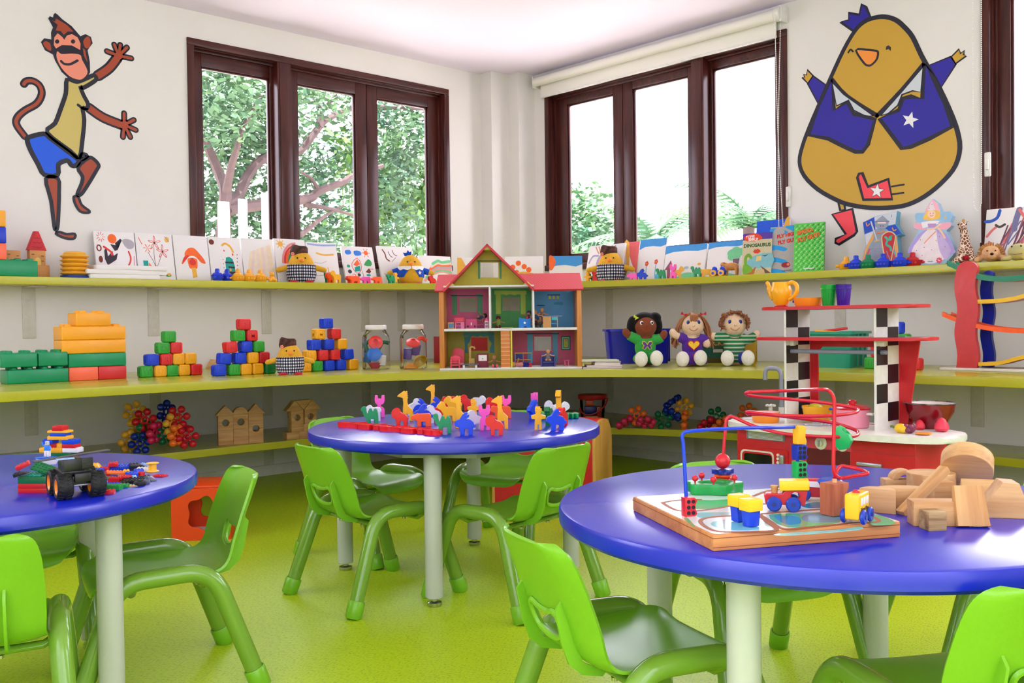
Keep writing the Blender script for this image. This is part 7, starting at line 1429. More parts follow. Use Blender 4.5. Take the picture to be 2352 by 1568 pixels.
# bucket of bricks
p = atz(1364, 977, ZB); t = thing('toy_bucket', 'clear bucket with red lid and handle on the lowest shelf behind the animal table', 'bucket', M=T(p.x, p.y, ZB) @ RZ(CF) @ T(0, .09, 0)); M_BKR = pl((196, 30, 40), .3)
MB().lathe([(.075, 0), (.085, .17), (.086, .172)], 32).link('bucket_wall', M_JAR, t); MB().lathe([(0, .168), (.094, .168), (.097, .172), (.097, .196), (.092, .200), (0, .200)], 36).link('lid', M_BKR, t)
MB().tube([(.090*cos(a), -.095+.012*sin(a), .150-.075*sin(a)+.03*cos(a)) for a in [pi*j/16 for j in range(17)]], .007, 8, flat=.6).link('handle', M_BKR, t)
BM = T(p.x, p.y, ZB) @ RZ(CF) @ T(0, .09, 0)
for c, off, sz, lab in (((20, 40, 130), (-.015, .0, .062), (.075, .06, .06), 'dark blue block inside the clear bucket'), ((236, 90, 40), (-.02, .0, .124), (.05, .05, .038), 'orange block under the red lid inside the clear bucket'), ((190, 40, 40), (.040, -.01, .05), (.03, .05, .07), 'red block at the right inside the clear bucket'), ((206, 160, 50), (-.008, .0, .002), (.085, .07, .056), 'yellow block at the bottom inside the clear bucket')):
    single('toy_block', MB().cbox((0, 0, sz[2]/2), sz, .004), pl(c, .3), lab, 'toy block', M=BM @ T(*off), group='blocks in and around the bucket')
for x, y, rz, lab in ((-.035, -.122, .4, 'yellow block tilted before the bucket, left of its two neighbours'), (.02, -.135, .05, 'yellow block in front of the bucket, middle one of three'), (.072, -.115, .0, 'yellow block in front of the bucket at the right')):
    single('toy_block', MB().cbox((0, 0, .024), (.048, .04, .048), .004), pl((226, 176, 50), .3), lab, 'toy block', M=BM @ T(x, y, 0) @ RZ(rz), group='blocks in and around the bucket')
# ---- red cupboard with rounded top, orange cube on the floor
p = atz(1130, 1157, 0); t = thing('red_cupboard', 'red round-topped play cupboard with wooden ends behind the animal table', 'play cupboard', M=T(p.x, p.y, 0) @ RZ(R_(-66)))
h, d, w = .475, .30, .60; prof = [(0, 0), (0, h-.12)]+[(.12-.12*cos(a), h-.12+.12*sin(a)) for a in [pi/2*j/8 for j in range(1, 9)]]+[(d-.12+.12*sin(a), h-.12+.12*cos(a)) for a in [pi/2*j/8 for j in range(0, 9)]]+[(d, 0)]
SM_ = basis((0, 0, 0), (0, 1, 0), (0, 0, 1))
MB().prism(prof, .018, w-.018, .003, M=SM_).link('red_shell', pl((206, 34, 34), .4), t)
for a in (0, w-.018): MB().prism([(y+(.004 if y < d/2 else -.004), z-.004 if z > .01 else z) for y, z in prof], a, a+.018, .002, M=SM_).link('end_panel', wood('panel_wood', (222, 172, 80), (196, 140, 58), 2, 14), t)
p = atz(394, 1243, 0); OM = T(p.x, p.y, 0) @ RZ(CF+.10); t = thing('play_cube', 'orange hollow cube with flower-shaped holes on the floor behind the side-view chair', 'play cube', M=OM)
S_ = .27; fl = [(S_/2+.01+(.070+.009*cos(5*a))*cos(a), S_*.46+(.078+.009*cos(5*a))*sin(a)) for a in [2*pi*j/50 for j in range(50)]]; m = pl((240, 74, 28), .35)
sq = [(0, 0), (S_, 0), (S_, S_*.9), (0, S_*.9)]
for nm, M in (('front_panel', basis((0, 0, 0), (1, 0, 0), (0, 0, 1))), ('back_panel', basis((0, S_-.012, 0), (1, 0, 0), (0, 0, 1)))): MB().merge(plate(sq, [fl], -.012, 0, .002), M).link(nm, m, t)
for nm, M in (('side_panel', basis((0, .012, 0), (0, 1, 0), (0, 0, 1))), ('side_panel', basis((S_-.012, .012, 0), (0, 1, 0), (0, 0, 1)))): MB().merge(plate([(0, 0), (S_-.024, 0), (S_-.024, S_*.9), (0, S_*.9)], [[(a-.012, b) for a, b in fl]], 0, .012), M).link(nm, m, t)
MB().box(0, S_, 0, S_, S_*.9, S_*.9+.012, .004).link('top_panel', m, t); MB().box(.012, S_-.012, .012, S_-.012, .002, .012).link('floor_panel', paint((226, 222, 214)), t)
# ================================================================== toy kitchen (stands parallel to the right wall)
KC = (-1.59, -3.72); ZK = .538; KM = T(*KC, 0) @ RZ(-pi/2)          # local x = toward the camera's right, y = toward the wall
kt = thing('toy_kitchen', 'red and white toy kitchen with chequered posts in front of the right shelves', 'toy kitchen', M=KM)
P7 = lambda a, b: (1640+a/3.267, 620+b/3.267)
def kx(a, b, xw): return -(atx(*P7(a, b), xw).y-KC[1])                # local x of a sight line on the plane world x = xw
def kz(a, b, xw): return atx(*P7(a, b), xw).z
M_KR, M_KW, M_KB = paint((206, 34, 40), .35), paint((232, 230, 220), .35), paint((18, 16, 24), .3); M_SIL = mat('silver_plastic', (176, 180, 188), .3, metal=.6); M_GRE = mat('grey_plastic', (126, 132, 146), .35)
def sup(a, b, e=2.7, n=64): return [(a*abs(cos(t))**(2/e)*(1 if cos(t) > 0 else -1), b*abs(sin(t))**(2/e)*(1 if sin(t) > 0 else -1)) for t in [2*pi*j/n for j in range(n)]]
MB().prism(sup(.515, .215), ZK-.026, ZK, .008, seg=3).link('countertop', M_KW, kt)
yf = -.115; XW = KC[0]+yf; xl_, xr_ = kx(172, 1300, XW), kx(1515, 1350, XW)
kb = MB().box(xl_, xr_, yf, .17, 0, ZK-.027, .003); kb.link('cabinet', M_KR, kt)
FK = basis((0, yf, 0), (1, 0, 0), (0, 0, 1))
def kr(n, a0, a1, b0, b1, m, t0=.0, t1=.003, r=0, par=kt):
    x0, x1 = kx(a0, b1, XW), kx(a1, b1, XW); z1, z0 = kz((a0+a1)/2, b0, XW), kz((a0+a1)/2, b1, XW)
    P = rrect(x1-x0, z1-z0, r or .001, 4, (x0+x1)/2, (z0+z1)/2); return MB().prism(P, t0, t1, m=m, M=FK).link(n, None, par)
v = kr('vent', 246, 534, 1210, 1275, M_GRE, 0, .003)
x0, x1 = kx(262, 1260, XW), kx(518, 1260, XW)
for k in range(6): z = kz(390, 1218+k*9.5, XW); MB().box(x0, x1, yf-.0045, yf-.002, z-.0018, z+.0008).link('vent_slat', M_KW, v)
od = kr('oven_door', 190, 560, 1335, 1640, M_KR, 0, .006, .01); kr('window_frame', 208, 456, 1352, 1600, M_KW, .004, .0075, .02, od); kr('window_border', 220, 446, 1364, 1590, M_KR, .006, .0085, .018, od); kr('window_glass', 236, 442, 1378, 1580, mat('oven_glass', (16, 14, 20), .1, spec=.6), .008, .0095, .012, od)
for b in (1386, 1414, 1442): c = (kx(488, b, XW), kz(488, b, XW)); MB().cyl((c[0], yf-.011, c[1]), (c[0], yf-.005, c[1]), .0065, n=14).link('button', M_KW, od)
MB().box(kx(508, 1420, XW), kx(538, 1420, XW), yf-.022, yf-.006, kz(520, 1450, XW), kz(520, 1385, XW), .004).link('door_handle', M_SIL, od)
for a, b in ((655, 1285), (803, 1298), (962, 1312)):
    c = (kx(a, b, XW), kz(a, b, XW)); k = MB().lathe([(0, 0), (.027, 0), (.027, .003), (.024, .005), (0, .005)], 28, M_KW, T(c[0], yf, c[1]) @ RX(pi/2)).link('knob', None, kt)
    MB().lathe([(0, .004), (.014, .004), (.013, .016), (0, .016)], 20, M_KW, T(c[0], yf, c[1]) @ RX(pi/2)).box(c[0]-.003, c[0]+.003, yf-.026, yf-.01, c[1]-.013, c[1]+.013, .001, M_SIL).link('knob_grip', None, k)
kr('recess_shade', 700, 1022, 1348, 1640, paint((96, 12, 18), .5), 0, .0015)  # flat dark red plate, the hollow's shade put into its colour
dr = kr('drawer', 1034, 1508, 1382, 1520, M_KR, 0, .006, .004); MB().box(kx(1082, 1450, XW), kx(1272, 1450, XW), yf-.022, yf-.006, kz(1175, 1470, XW), kz(1175, 1442, XW), .005).link('drawer_handle', M_SIL, dr)
kr('fascia', 1034, 1510, 1262, 1374, M_KR, 0, .005, .003)
# posts, panels and shelves
ZT1, ZM1 = 1.046, .912; bx0, bx1 = -.05, .15
for nm, a in (('post', 530), ('post', 1203)):
    x = kx(a, 1150, KC[0]+bx0); pb = MB().box(x, x+.010, bx0, bx1, ZK, ZT1-.007).link(nm, M_KW, kt); q = MB(); hr = .0785
    for r in range(6):
        for cc in (0, 1):
            z1 = ZT1-.007-hr*r; z0 = max(z1-hr, ZK+.001)
            if z1 > ZK and (r+cc) % 2 == 0: q.box(x+.009, x+.0106, bx0+.002+.098*cc, bx0+.098*(cc+1), z0, z1)
    q.link('black_square', M_KB, pb)
x1_, x2_ = kx(530, 1150, KC[0]+bx0), kx(1203, 1150, KC[0]+bx0)
yb_ = .150; bw0, bw1 = x1_-.004, x2_+.14
out = [(x1_, ZK), (x2_+.045, ZK), (x2_+.10, ZM1-.012), (x1_, ZM1-.012)]; hole = [(x1_+.05, ZK+.002), (x2_-.005, ZK+.002), (x2_-.005, ZM1-.055), (x2_-.02, ZM1-.04), (x1_+.07, ZM1-.04), (x1_+.05, ZM1-.06)]
MB().merge(plate(out, [hole], -.008, 0), basis((0, yb_, 0), (1, 0, 0), (0, 0, 1))).link('back_panel', M_KR, kt)
for nm, z, a0, a1 in (('top_shelf', ZT1, 375, 1535), ('middle_shelf', ZM1, 330, 1600)):
    xa_, xb_ = kx(a0, 310, KC[0]), kx(a1, 310, KC[0]); w = xb_-xa_
    P = [(u+(xa_+xb_)/2, vv+.05) for u, vv in sup(w/2, .125, 5)]
    s_ = MB().prism(P, z-.008, z+.006, .004, seg=3).link(nm, M_KR, kt)
    MB().prism([(u*.965+(xa_+xb_)/2*.035, (vv-.05)*.9+.05) for u, vv in P], z+.005, z+.0066).link('shelf_inlay', mat('black_gloss', (60, 40, 44), .12) if nm[0] == 'm' else M_KR, s_)
zr_ = .856; MB().cyl((x1_-.004, -.01, zr_), (x2_+.035, -.01, zr_), .009, n=18, b=.002).link('towel_rail', M_GRE, kt)
for x in (x1_, x2_): MB().box(x-.005, x+.028, -.02, .0, ZM1-.032, ZM1-.0082, .002).link('shelf_bracket', M_KW, kt)
def kloc(a, b, z=ZK): p = atz(*P7(a, b), z); return (-(p.y-KC[1]), p.x-KC[0])
c = kloc(300, 1112); MB().lathe([(0, ZK-.0005), (.052, ZK-.0005), (.056, ZK+.001), (.062, ZK+.001), (.062, ZK), (0, ZK)][:5], 32, None, T(c[0], c[1], 0)).link('sink', M_GRE, kt)
c = kloc(505, 1075); P = fillet([(c[0], c[1], ZK), (c[0], c[1], .757), (c[0]-.076, c[1]-.02, .757), (c[0]-.076, c[1]-.02, .70)], .036, 8)
fa = MB().tube(P, .0105, 12).link('faucet', mat('faucet_plastic', (150, 156, 172), .3, metal=.3), kt); MB().lathe([(0, ZK), (.014, ZK), (.013, ZK+.03), (0, ZK+.03)], 16, None, T(c[0], c[1], 0)).link('faucet_base', M_KW, fa)
c = kloc(425, 1062); q = MB().cyl((c[0], c[1], ZK), (c[0], c[1], ZK+.026), .010, n=14)
for k in range(4): q.sph((c[0]+.016*cos(k*pi/2+.4), c[1]+.016*sin(k*pi/2+.4), ZK+.030), (.010, .010, .008), 10, 6)
q.link('tap_handle', M_KW, kt)
c = kloc(775, 1160); q = MB()
for r in (.022, .042, .060): q.tube([(c[0]+r*cos(a), c[1]+r*sin(a), ZK+.004) for a in [2*pi*j/30 for j in range(30)]], .004, 6, True)
for k in range(3): a = k*pi/3; q.cyl((c[0]+.066*cos(a), c[1]+.066*sin(a), ZK+.003), (c[0]-.066*cos(a), c[1]-.066*sin(a), ZK+.003), .0035, n=6)
q.link('burner', M_SIL, kt)
# ---- crockery and food on the kitchen
def kth(name, label, cat, a, b, z, rz=0, grp='toy crockery on the toy kitchen'):
    c = kloc(a, b, z); return thing(name, label, cat, M=KM @ T(c[0], c[1], z) @ RZ(rz), group=grp)
ORP, YEP, PKP, RDP = pl((252, 150, 40), .25), pl((250, 178, 30), .25), pl((240, 150, 172), .25), pl((206, 30, 44), .25)
def shellpot(r0, r1, h, th=.003): return [(0, 0), (r0*.92, 0), (r0, .006), (r1, h), (r1-th, h), (r0-th, .008), (0, .006)]
t = kth('toy_pan', 'shallow orange toy pan with pink inside beside the tap', 'toy pan', 388, 1140, ZK); MB().lathe(shellpot(.058, .062, .046), 32).link('pan', ORP, t); MB().lathe([(0, .0085), (.0555, .0085), (.0605, .0455), (.0585, .0455), (.052, .011), (0, .010)], 32).link('pan_lining', pl((240, 190, 190), .3), t)
t = kth('toy_pot', 'yellow toy pot with blue handles on the burner between the posts', 'toy pot', 775, 1130, ZK+.008); MB().lathe(shellpot(.055, .066, .066), 32).link('pot', YEP, t)
for sg, r in ((-1, .066), (1, .066)): MB().box(sg*r-.008 if sg < 0 else r-.004, sg*r+.004 if sg < 0 else r+.022, -.014, .014, .052, .062, .003).link('handle', pl((30, 90, 206), .3), t)
MB().sph((-.01, .0, .055), (.035, .035, .022), 16, 8).link('pot_filling', pl((206, 196, 40), .4), t)
t = kth('toy_pot', 'pink toy cooking pot with red lid and white handles', 'toy pot', 1040, 1180, ZK); MB().lathe(shellpot(.066, .070, .078), 36).link('pot', PKP, t)
MB().lathe([(0, .078), (.073, .078), (.074, .084), (.05, .094), (.02, .098), (.017, .10), (.017, .112), (.012, .116), (0, .117)], 32).link('lid', RDP, t)
for sg in (-1, 1): MB().box(sg*.068-.006, sg*.068+.026*(sg > 0)+.006*(sg < 0)-.02*(sg < 0), -.014, .014, .056, .066, .004).link('handle', M_KW, t)
zt = ZT1+.0066
def kt_(name, label, cat, a, y=.02):
    x = kx(a, 300, KC[0]+y); return thing(name, label, cat, M=KM @ T(x, y, zt), group='toy crockery on the toy kitchen')
t = kt_('toy_teapot', 'yellow toy teapot on the top shelf of the toy kitchen', 'toy teapot', 505); MB().lathe([(0, 0), (.028, 0), (.030, .003), (.029, .008), (0, .008)], 28).link('base', RDP, t)
MB().lathe([(0, .008), (.026, .008), (.034, .022), (.043, .05), (.0475, .075), (.043, .085), (.038, .108), (.036, .112), (.03, .112), (0, .112)], 36).link('pot', YEP, t)
MB().tube(crv([(-.034, 0, .04), (-.052, 0, .06), (-.060, 0, .085), (-.068, 0, .106), (-.074, 0, .112)], k=4), [.016]*4+[.013]*5+[.009]*8, 12).link('spout', YEP, t); MB().tube(crv([(.036, 0, .102), (.056, 0, .108), (.076, 0, .095), (.078, 0, .068), (.062, 0, .045), (.040, 0, .032)], k=4), .0095, 12).link('handle', YEP, t)
t = kt_('toy_dish', 'round flat orange toy dish between teapot and green cup', 'toy dish', 706); MB().lathe(shellpot(.056, .062, .038), 36).link('dish', ORP, t); MB().sph((-.064, -.01, .022), (.007, .006, .006), 10, 8).link('handle_stub', pl((90, 50, 130), .3), t)
for a, col, nm in ((860, (24, 190, 70), 'green translucent toy cup on the top shelf of the toy kitchen'), (972, (70, 26, 170), 'purple translucent toy cup on the top shelf of the toy kitchen')):
    t = kt_('toy_cup', nm, 'toy cup', a); q = MB().lathe([(0, 0), (.025, 0), (.026, .003), (.0335, .090), (.0315, .090), (.024, .006), (0, .006)], 36); q.lathe([(.0322, .07), (.0338, .071), (.0338, .073), (.0326, .074)], 36); q.link('cup', mat('cup_%d' % a, col, .15, trans=.35, spec=.5), t)
t = kth('enamel_bowl', 'dark red enamel bowl with white inside on the right end of the toy kitchen', 'bowl', 1622, 1185, ZK, grp=None)
M_ENW = mat('bowl_lining', (226, 218, 206), .3, noise=.15, nscale=20); M_ENR = mat('enamel_red', (128, 16, 26), .12, coat=.5)
MB().lathe([(0, 0), (.045, 0), (.047, .004), (.07, .03), (.092, .07), (.100, .104)], 40).link('bowl', M_ENR, t); MB().lathe([(0, .004), (.045, .006), (.068, .032), (.090, .072), (.098, .104)], 40).link('bowl_lining', M_ENW, t); MB().tube([(.100*cos(a), .100*sin(a), .105) for a in [2*pi*j/48 for j in range(48)]], .0028, 8, True).link('rim', mat('worn_rim', (140, 140, 140), .3, metal=.7, rgb2=(60, 50, 50), noise=.5, nscale=30), t)
GF = 'toy fruit beside the enamel bowl'
def fruit(name, label, a, b, mb, m, rz=0, dz=0, leaf=None):
    t = kth(name, label, 'toy fruit', a, b, ZK+dz, rz, GF); mb.link(name.split('_', 1)[1], m, t)
    if leaf: leaf.link('stem', pl((90, 120, 50), .4), t)
SB = lambda s: MB().lathe([(0, 0), (.015*s, .002*s), (.021*s, .010*s), (.019*s, .022*s), (.010*s, .037*s), (0, .043*s)], 18)
fruit('toy_strawberry', 'red toy strawberry touching the front of the bowl', 1545, 1198, SB(1.0), pl((226, 50, 70), .4)); fruit('toy_strawberry', 'large red toy strawberry at the right front of the bowl', 1708, 1212, SB(1.35), pl((236, 60, 84), .4))
fruit('toy_plum', 'dark red toy plum at the left of the bowl, farthest back', 1420, 1160, MB().sph((0, 0, .019), .019, 16, 12), pl((160, 24, 50), .25)); fruit('toy_plum', 'red toy plum next to the bowl, right of the darker one', 1458, 1166, MB().sph((0, 0, .019), (.022, .019, .019), 16, 12), pl((190, 30, 56), .25))
fruit('toy_pepper', 'yellow toy pepper at the left front of the fruit heap', 1400, 1222, MB().sph((0, 0, .019), (.024, .018, .019), 16, 12).sph((.012, -.008, .016), (.014, .014, .016), 12, 8), pl((240, 196, 40), .25), .3, leaf=MB().tube([(-.02, 0, .02), (-.032, 0, .026), (-.038, 0, .024)], .005, 8))
fruit('toy_grapes', 'purple toy grape bunch in front of the plums', 1470, 1225, MB().sph((0, 0, .018), (.022, .02, .018), 14, 10).sph((-.012, -.008, .026), .011, 10, 8).sph((.010, -.010, .026), .011, 10, 8).sph((0, -.016, .014), .011, 10, 8).sph((.014, .004, .028), .010, 10, 8), pl((126, 56, 84), .25))
for k, (nm, c) in enumerate((('lower flat orange toy slice in front of the bowl', (250, 200, 120)), ('upper flat orange toy slice in front of the bowl', (250, 150, 50)))): fruit('toy_slice', nm, 1578-k*8, 1228, MB().cyl((0, 0, 0), (0, 0, .004), .030, n=28, b=.0008), pl(c, .4), dz=.0043*k)
# ================================================================== animals on the middle table
def onC(a, b): return atz(700+a/3.459, 860+b/3.459, TZ)
TAB = 'on the middle table'
LST = [('cat', 'p', 598, 338, 0, .1, 'pink toy cat farthest left on the middle table'), ('sheep', 'w', 545, 368, 0, 0, 'white toy sheep behind the green camel at the left of the table'), ('camel', 'g', 515, 398, 0, 0, 'green toy camel at the left, above the red stencil strip'), ('giraffe', 'y', 800, 368, 0, 0, 'yellow toy giraffe behind the left red lion'), ('lion', 'r', 758, 412, 0, 0, 'red toy lion in the left half of the animal table'),
 ('lion', 'w', 870, 322, 1, .3, 'white toy lion right of the left giraffe, partly hidden'), ('rabbit', 'b', 925, 338, 1, .15, 'blue toy rabbit with upright ears behind the orange hippo'), ('rabbit', 'b', 945, 392, 0, .1, 'blue toy rabbit directly behind the orange hippo, low'), ('giraffe', 'y', 1018, 298, 0, .1, 'yellow toy giraffe farthest back and highest on the middle table'), ('rabbit', 'b', 1045, 320, 1, .2, 'blue toy rabbit with only its ears and back showing, middle of the table'),
 ('hippo', 'o', 925, 412, 0, 0, 'orange toy hippo in the middle of the animal table'), ('lion', 'w', 1022, 385, 0, .4, 'white toy lion between orange hippo and green camel'), ('bear', 'r', 1062, 362, 0, .1, 'red toy bear behind the front green camel'), ('horse', 'y', 1128, 372, 0, .2, 'yellow toy horse behind the front green camel'), ('horse', 'y', 1178, 320, 0, -.2, 'yellow toy horse farther back, left of the middle giraffe'),
 ('giraffe', 'y', 1222, 426, 0, 0, 'yellow toy giraffe behind the front blue rabbit'), ('bear', 'r', 1158, 262, 0, .1, 'red toy bear at the back of the animal table'), ('lion', 'r', 1290, 285, 0, .1, 'red toy lion at the back beside the yellow figure'), ('sheep', 'w', 1385, 280, 1, 0, 'white toy sheep at the back behind the yellow figure'), ('boy', 'y', 1345, 358, 0, 0, 'yellow toy figure with spread arms in the middle of the table'),
 ('camel', 'g', 1090, 468, 0, 0, 'green toy camel at the front beside the end of the stencil strip'), ('rabbit', 'b', 1278, 476, 0, 0, 'blue toy rabbit at the front centre of the animal table'), ('lion', 'w', 1352, 434, 0, .3, 'white toy lion between front rabbit and pink cat'), ('cat', 'p', 1428, 442, 0, .1, 'pink toy cat behind the front red lion'), ('lion', 'r', 1510, 481, 0, 0, 'red toy lion at the front right of the animal table'),
 ('giraffe', 'y', 1550, 430, 0, 0, 'yellow toy giraffe right behind the front red lion'), ('lion', 'r', 1495, 312, 0, .1, 'red toy lion at the back behind the right giraffe'), ('bear', 'o', 1555, 348, 0, .1, 'orange toy bear behind the right giraffe'), ('cat', 'p', 1602, 342, 0, 0, 'pink toy cat at the back right of the right giraffe'),
 ('cat', 'p', 1826, 318, 0, 1.25, 'pink toy cat turned edgewise in the small right group'), ('rabbit', 'b', 1822, 352, 0, .9, 'blue toy rabbit under the edgewise pink cat'), ('boy', 'y', 1858, 437, 0, 0, 'yellow toy figure at the left of the small right group'), ('camel', 'G', 1938, 404, 0, 1.3, 'dark green toy camel turned edgewise between figure and rabbit'), ('lion', 'w', 1965, 345, 0, 0, 'white toy lion behind the right blue rabbit'), ('giraffe', 'y', 2018, 368, 0, 1.4, 'yellow toy giraffe turned edgewise at the far right'),
 ('rabbit', 'b', 2000, 444, 0, .1, 'blue toy rabbit at the front of the small right group'), ('lion', 'r', 2050, 405, 0, 1.15, 'red toy lion turned edgewise behind the right blue rabbit'), ('sheep', 'w', 2042, 340, 1, .2, 'white toy sheep at the back of the small right group')]
for kd, c, a, b, fl, rz, lab in LST:
    p = onC(a, b); animal(kd, c, (p.x, p.y, TZ), CF+rz, lab, fl)
for a, b, lab, rz in ((2092, 338, 'green toy camel lying flat at the far right of the animal table', .2), (1802, 345, 'green toy camel lying flat at the left of the small right group', 1.2)):
    p = onC(a, b); animal('camel', 'g', (p.x, p.y, TZ+.0105), CF+rz, lab, lay=pi/2)
pa, pb_ = onC(268, 412), onC(1080, 486); t = thing('stencil_strip', 'red plastic stencil strip lying flat at the front left of the animal table', 'stencil', M=T(pa.x, pa.y, TZ) @ RZ(atan2(pb_.y-pa.y, pb_.x-pa.x)))
Ls = (pb_-pa).length; M_RS = pl((240, 26, 30), .2)
for k in range(9):
    cx = .018+Ls*(k+.3)/9.4; w = Ls/9*.58; cy = .014 if k % 2 else -.004
    sh = (ell(w, .026, 22), star(w*1.15, .62, 5), rrect(w*1.8, .044, .012), [(w*(1+.22*cos(4*a))*cos(a), .026*(1+.22*cos(4*a))*sin(a)) for a in [2*pi*j/32 for j in range(32)]])[k % 4]
    q = MB(); P = [(cx+a, cy+b+.012) for a, b in sh]; q.stroke(P, .0022, 0, .018, closed=True); q.stroke(P, .0060, .0145, .018, closed=True)
    for sg in (-1, 1): Q = ell(w*.28, .009, 14, cx+sg*w*.42, cy+.012); q.stroke(Q, .003, 0, .0175, closed=True)
    q.link('cutter_outline', M_RS, t)
MB().box(.01, Ls, .006, .010, .008, .0172, .001).link('connecting_bar', M_RS, t)
# ================================================================== building bricks on the left table
LB = {}
LC = {'r': (206, 30, 34), 'y': (250, 184, 40), 'b': (20, 74, 206), 'g': (14, 112, 60), 'w': (232, 230, 224), 'k': (26, 26, 30), 'o': (250, 120, 40), 'l': (150, 180, 226), 's': (96, 100, 116), 't': (20, 150, 126), 'n': (206, 180, 110), 'e': (30, 150, 66)}
NMC = {'r': 'red', 'y': 'yellow', 'b': 'blue', 'g': 'dark green', 'w': 'white', 'k': 'black', 'o': 'orange', 'l': 'light blue', 's': 'slate grey', 't': 'teal', 'n': 'tan', 'e': 'bright green'}
def lbrick(nx, ny, h, slope=0):
    key = (nx, ny, h, slope)
    if key not in LB:
        p = .0083; w, d = nx*p, ny*p
        q = MB().box(-w/2, w/2, -d/2, d/2, 0, h, .0005) if not slope else MB().prism([(-w/2, 0), (w/2, 0), (w/2, h*.25), (w/2-p*slope, h), (-w/2, h)], -d/2, d/2, .0004, M=basis((0, 0, 0), (1, 0, 0), (0, 0, 1)))
        for i in range(nx-slope):
            for j in range(ny): q.merge(MB().lathe([(.0026, -.0003), (.0026, .0016), (.0023, .0019), (0, .0019)], 10), T(-w/2+p*(i+.5), -d/2+p*(j+.5), h))
        LB[key] = q.mesh('building_brick')
    return LB[key]
def lego(nx, ny, h, c, M, label, slope=0, grp='loose building bricks on the left table'):
    o = bpy.data.objects.new('building_brick', lbrick(nx, ny, h, slope)); COL.objects.link(o); o.matrix_world = M; recolor(o, pl(LC[c], .22)); return tag(o, label, 'building brick', grp)
def onL(a, b, z=TZ): return atz(a/4.704, 940+b/4.704, z)
p = onL(680, 556); kl = mpp(p)/4.704; TM = T(p.x, p.y, TZ) @ RZ(CF-.15); z0 = 556
for nx, c, a, y1, y0, lab in ((5, 'w', 700, 506, 552, 'white brick at the foot of the brick tower'), (3, 'b', 815, 530, 552, 'low blue brick at the right foot of the brick tower'), (9, 'g', 682, 462, 500, 'dark green layer in the lower part of the brick tower'), (9, 'y', 575, 415, 460, 'yellow layer on the left side of the brick tower'), (6, 'w', 800, 413, 458, 'white brick jutting out at the right of the brick tower'), (3, 'r', 588, 368, 412, 'red brick in the left middle of the tower'), (3, 'y', 672, 368, 412, 'yellow brick in the centre of the tower'), (5, 'r', 782, 372, 410, 'red brick on the right middle of the tower'), (4, 'b', 540, 322, 365, 'blue brick at the upper left of the tower'), (5, 'b', 782, 324, 369, 'blue brick at the upper right of the tower'), (8, 'y', 658, 286, 320, 'long yellow brick bridging the two blue ones'), (6, 'b', 660, 250, 283, 'blue brick between the two long yellow ones'), (8, 'y', 658, 228, 247, 'thin yellow layer under the red top brick'), (4, 'r', 657, 180, 225, 'red brick crowning the brick tower')):
    lego(nx, 4 if nx > 3 else 2, (y0-y1)*kl*1.04, c, TM @ T((a-680)*kl, 0, (z0-y0)*kl), lab, grp='bricks of the tower on the left table')
p = onL(515, 590); t = thing('toy_boat_base', 'white and blue brick boat under the little toy figure', 'brick boat', M=T(p.x, p.y, TZ) @ RZ(CF))
loft(MB(), [[(a*.026, b*.012, 0) for a, b in ell(1, 1, 20)], [(a*.034, b*.016, .014) for a, b in ell(1, 1, 20)], [(a*.034, b*.016, .017) for a, b in ell(1, 1, 20)]]).link('hull', pl(LC['w'], .3), t); q = MB().prism(ell(.037, .018, 24), .0172, .021, .0005)
for k in range(-3, 4): q.cyl((k*.0085, 0, .02), (k*.0085, 0, .0228), .0026, n=10)
q.link('deck', pl((30, 110, 220), .25), t)
t = thing('toy_figure', 'little toy figure with blue top and white legs standing on the brick boat', 'toy figure', M=T(p.x, p.y, TZ+.0228) @ RZ(CF-.1)); BF = pl((60, 140, 230), .25)
MB().box(-.0085, -.0005, -.005, .005, 0, .016, .001).box(.0005, .0085, -.005, .005, 0, .016, .001).box(-.0085, .0085, -.005, .005, .014, .018, .001).link('leg', pl(LC['w'], .3), t); MB().prism([(-.0085, 0), (.0085, 0), (.0065, .016), (-.0065, .016)], -.005, .005, .0008, M=basis((0, 0, .018), (1, 0, 0), (0, 0, 1))).link('torso', BF, t)
for sg in (-1, 1): a = MB().tube([(sg*.0075, 0, .031), (sg*.0115, -.002, .026), (sg*.0125, -.008, .021)] if sg > 0 else [(-.0075, 0, .031), (-.0125, -.001, .034), (-.014, -.003, .043)], .0028, 8).link('arm', BF, t)
h_ = MB().cyl((0, 0, .034), (0, 0, .046), .0062, n=18, b=.0015).link('head', pl((206, 204, 196), .35), t)
for sg in (-1, 1): MB().sph((sg*.0022, -.0062, .041), .0009, 8, 6).link('eye', M_EYE, h_)
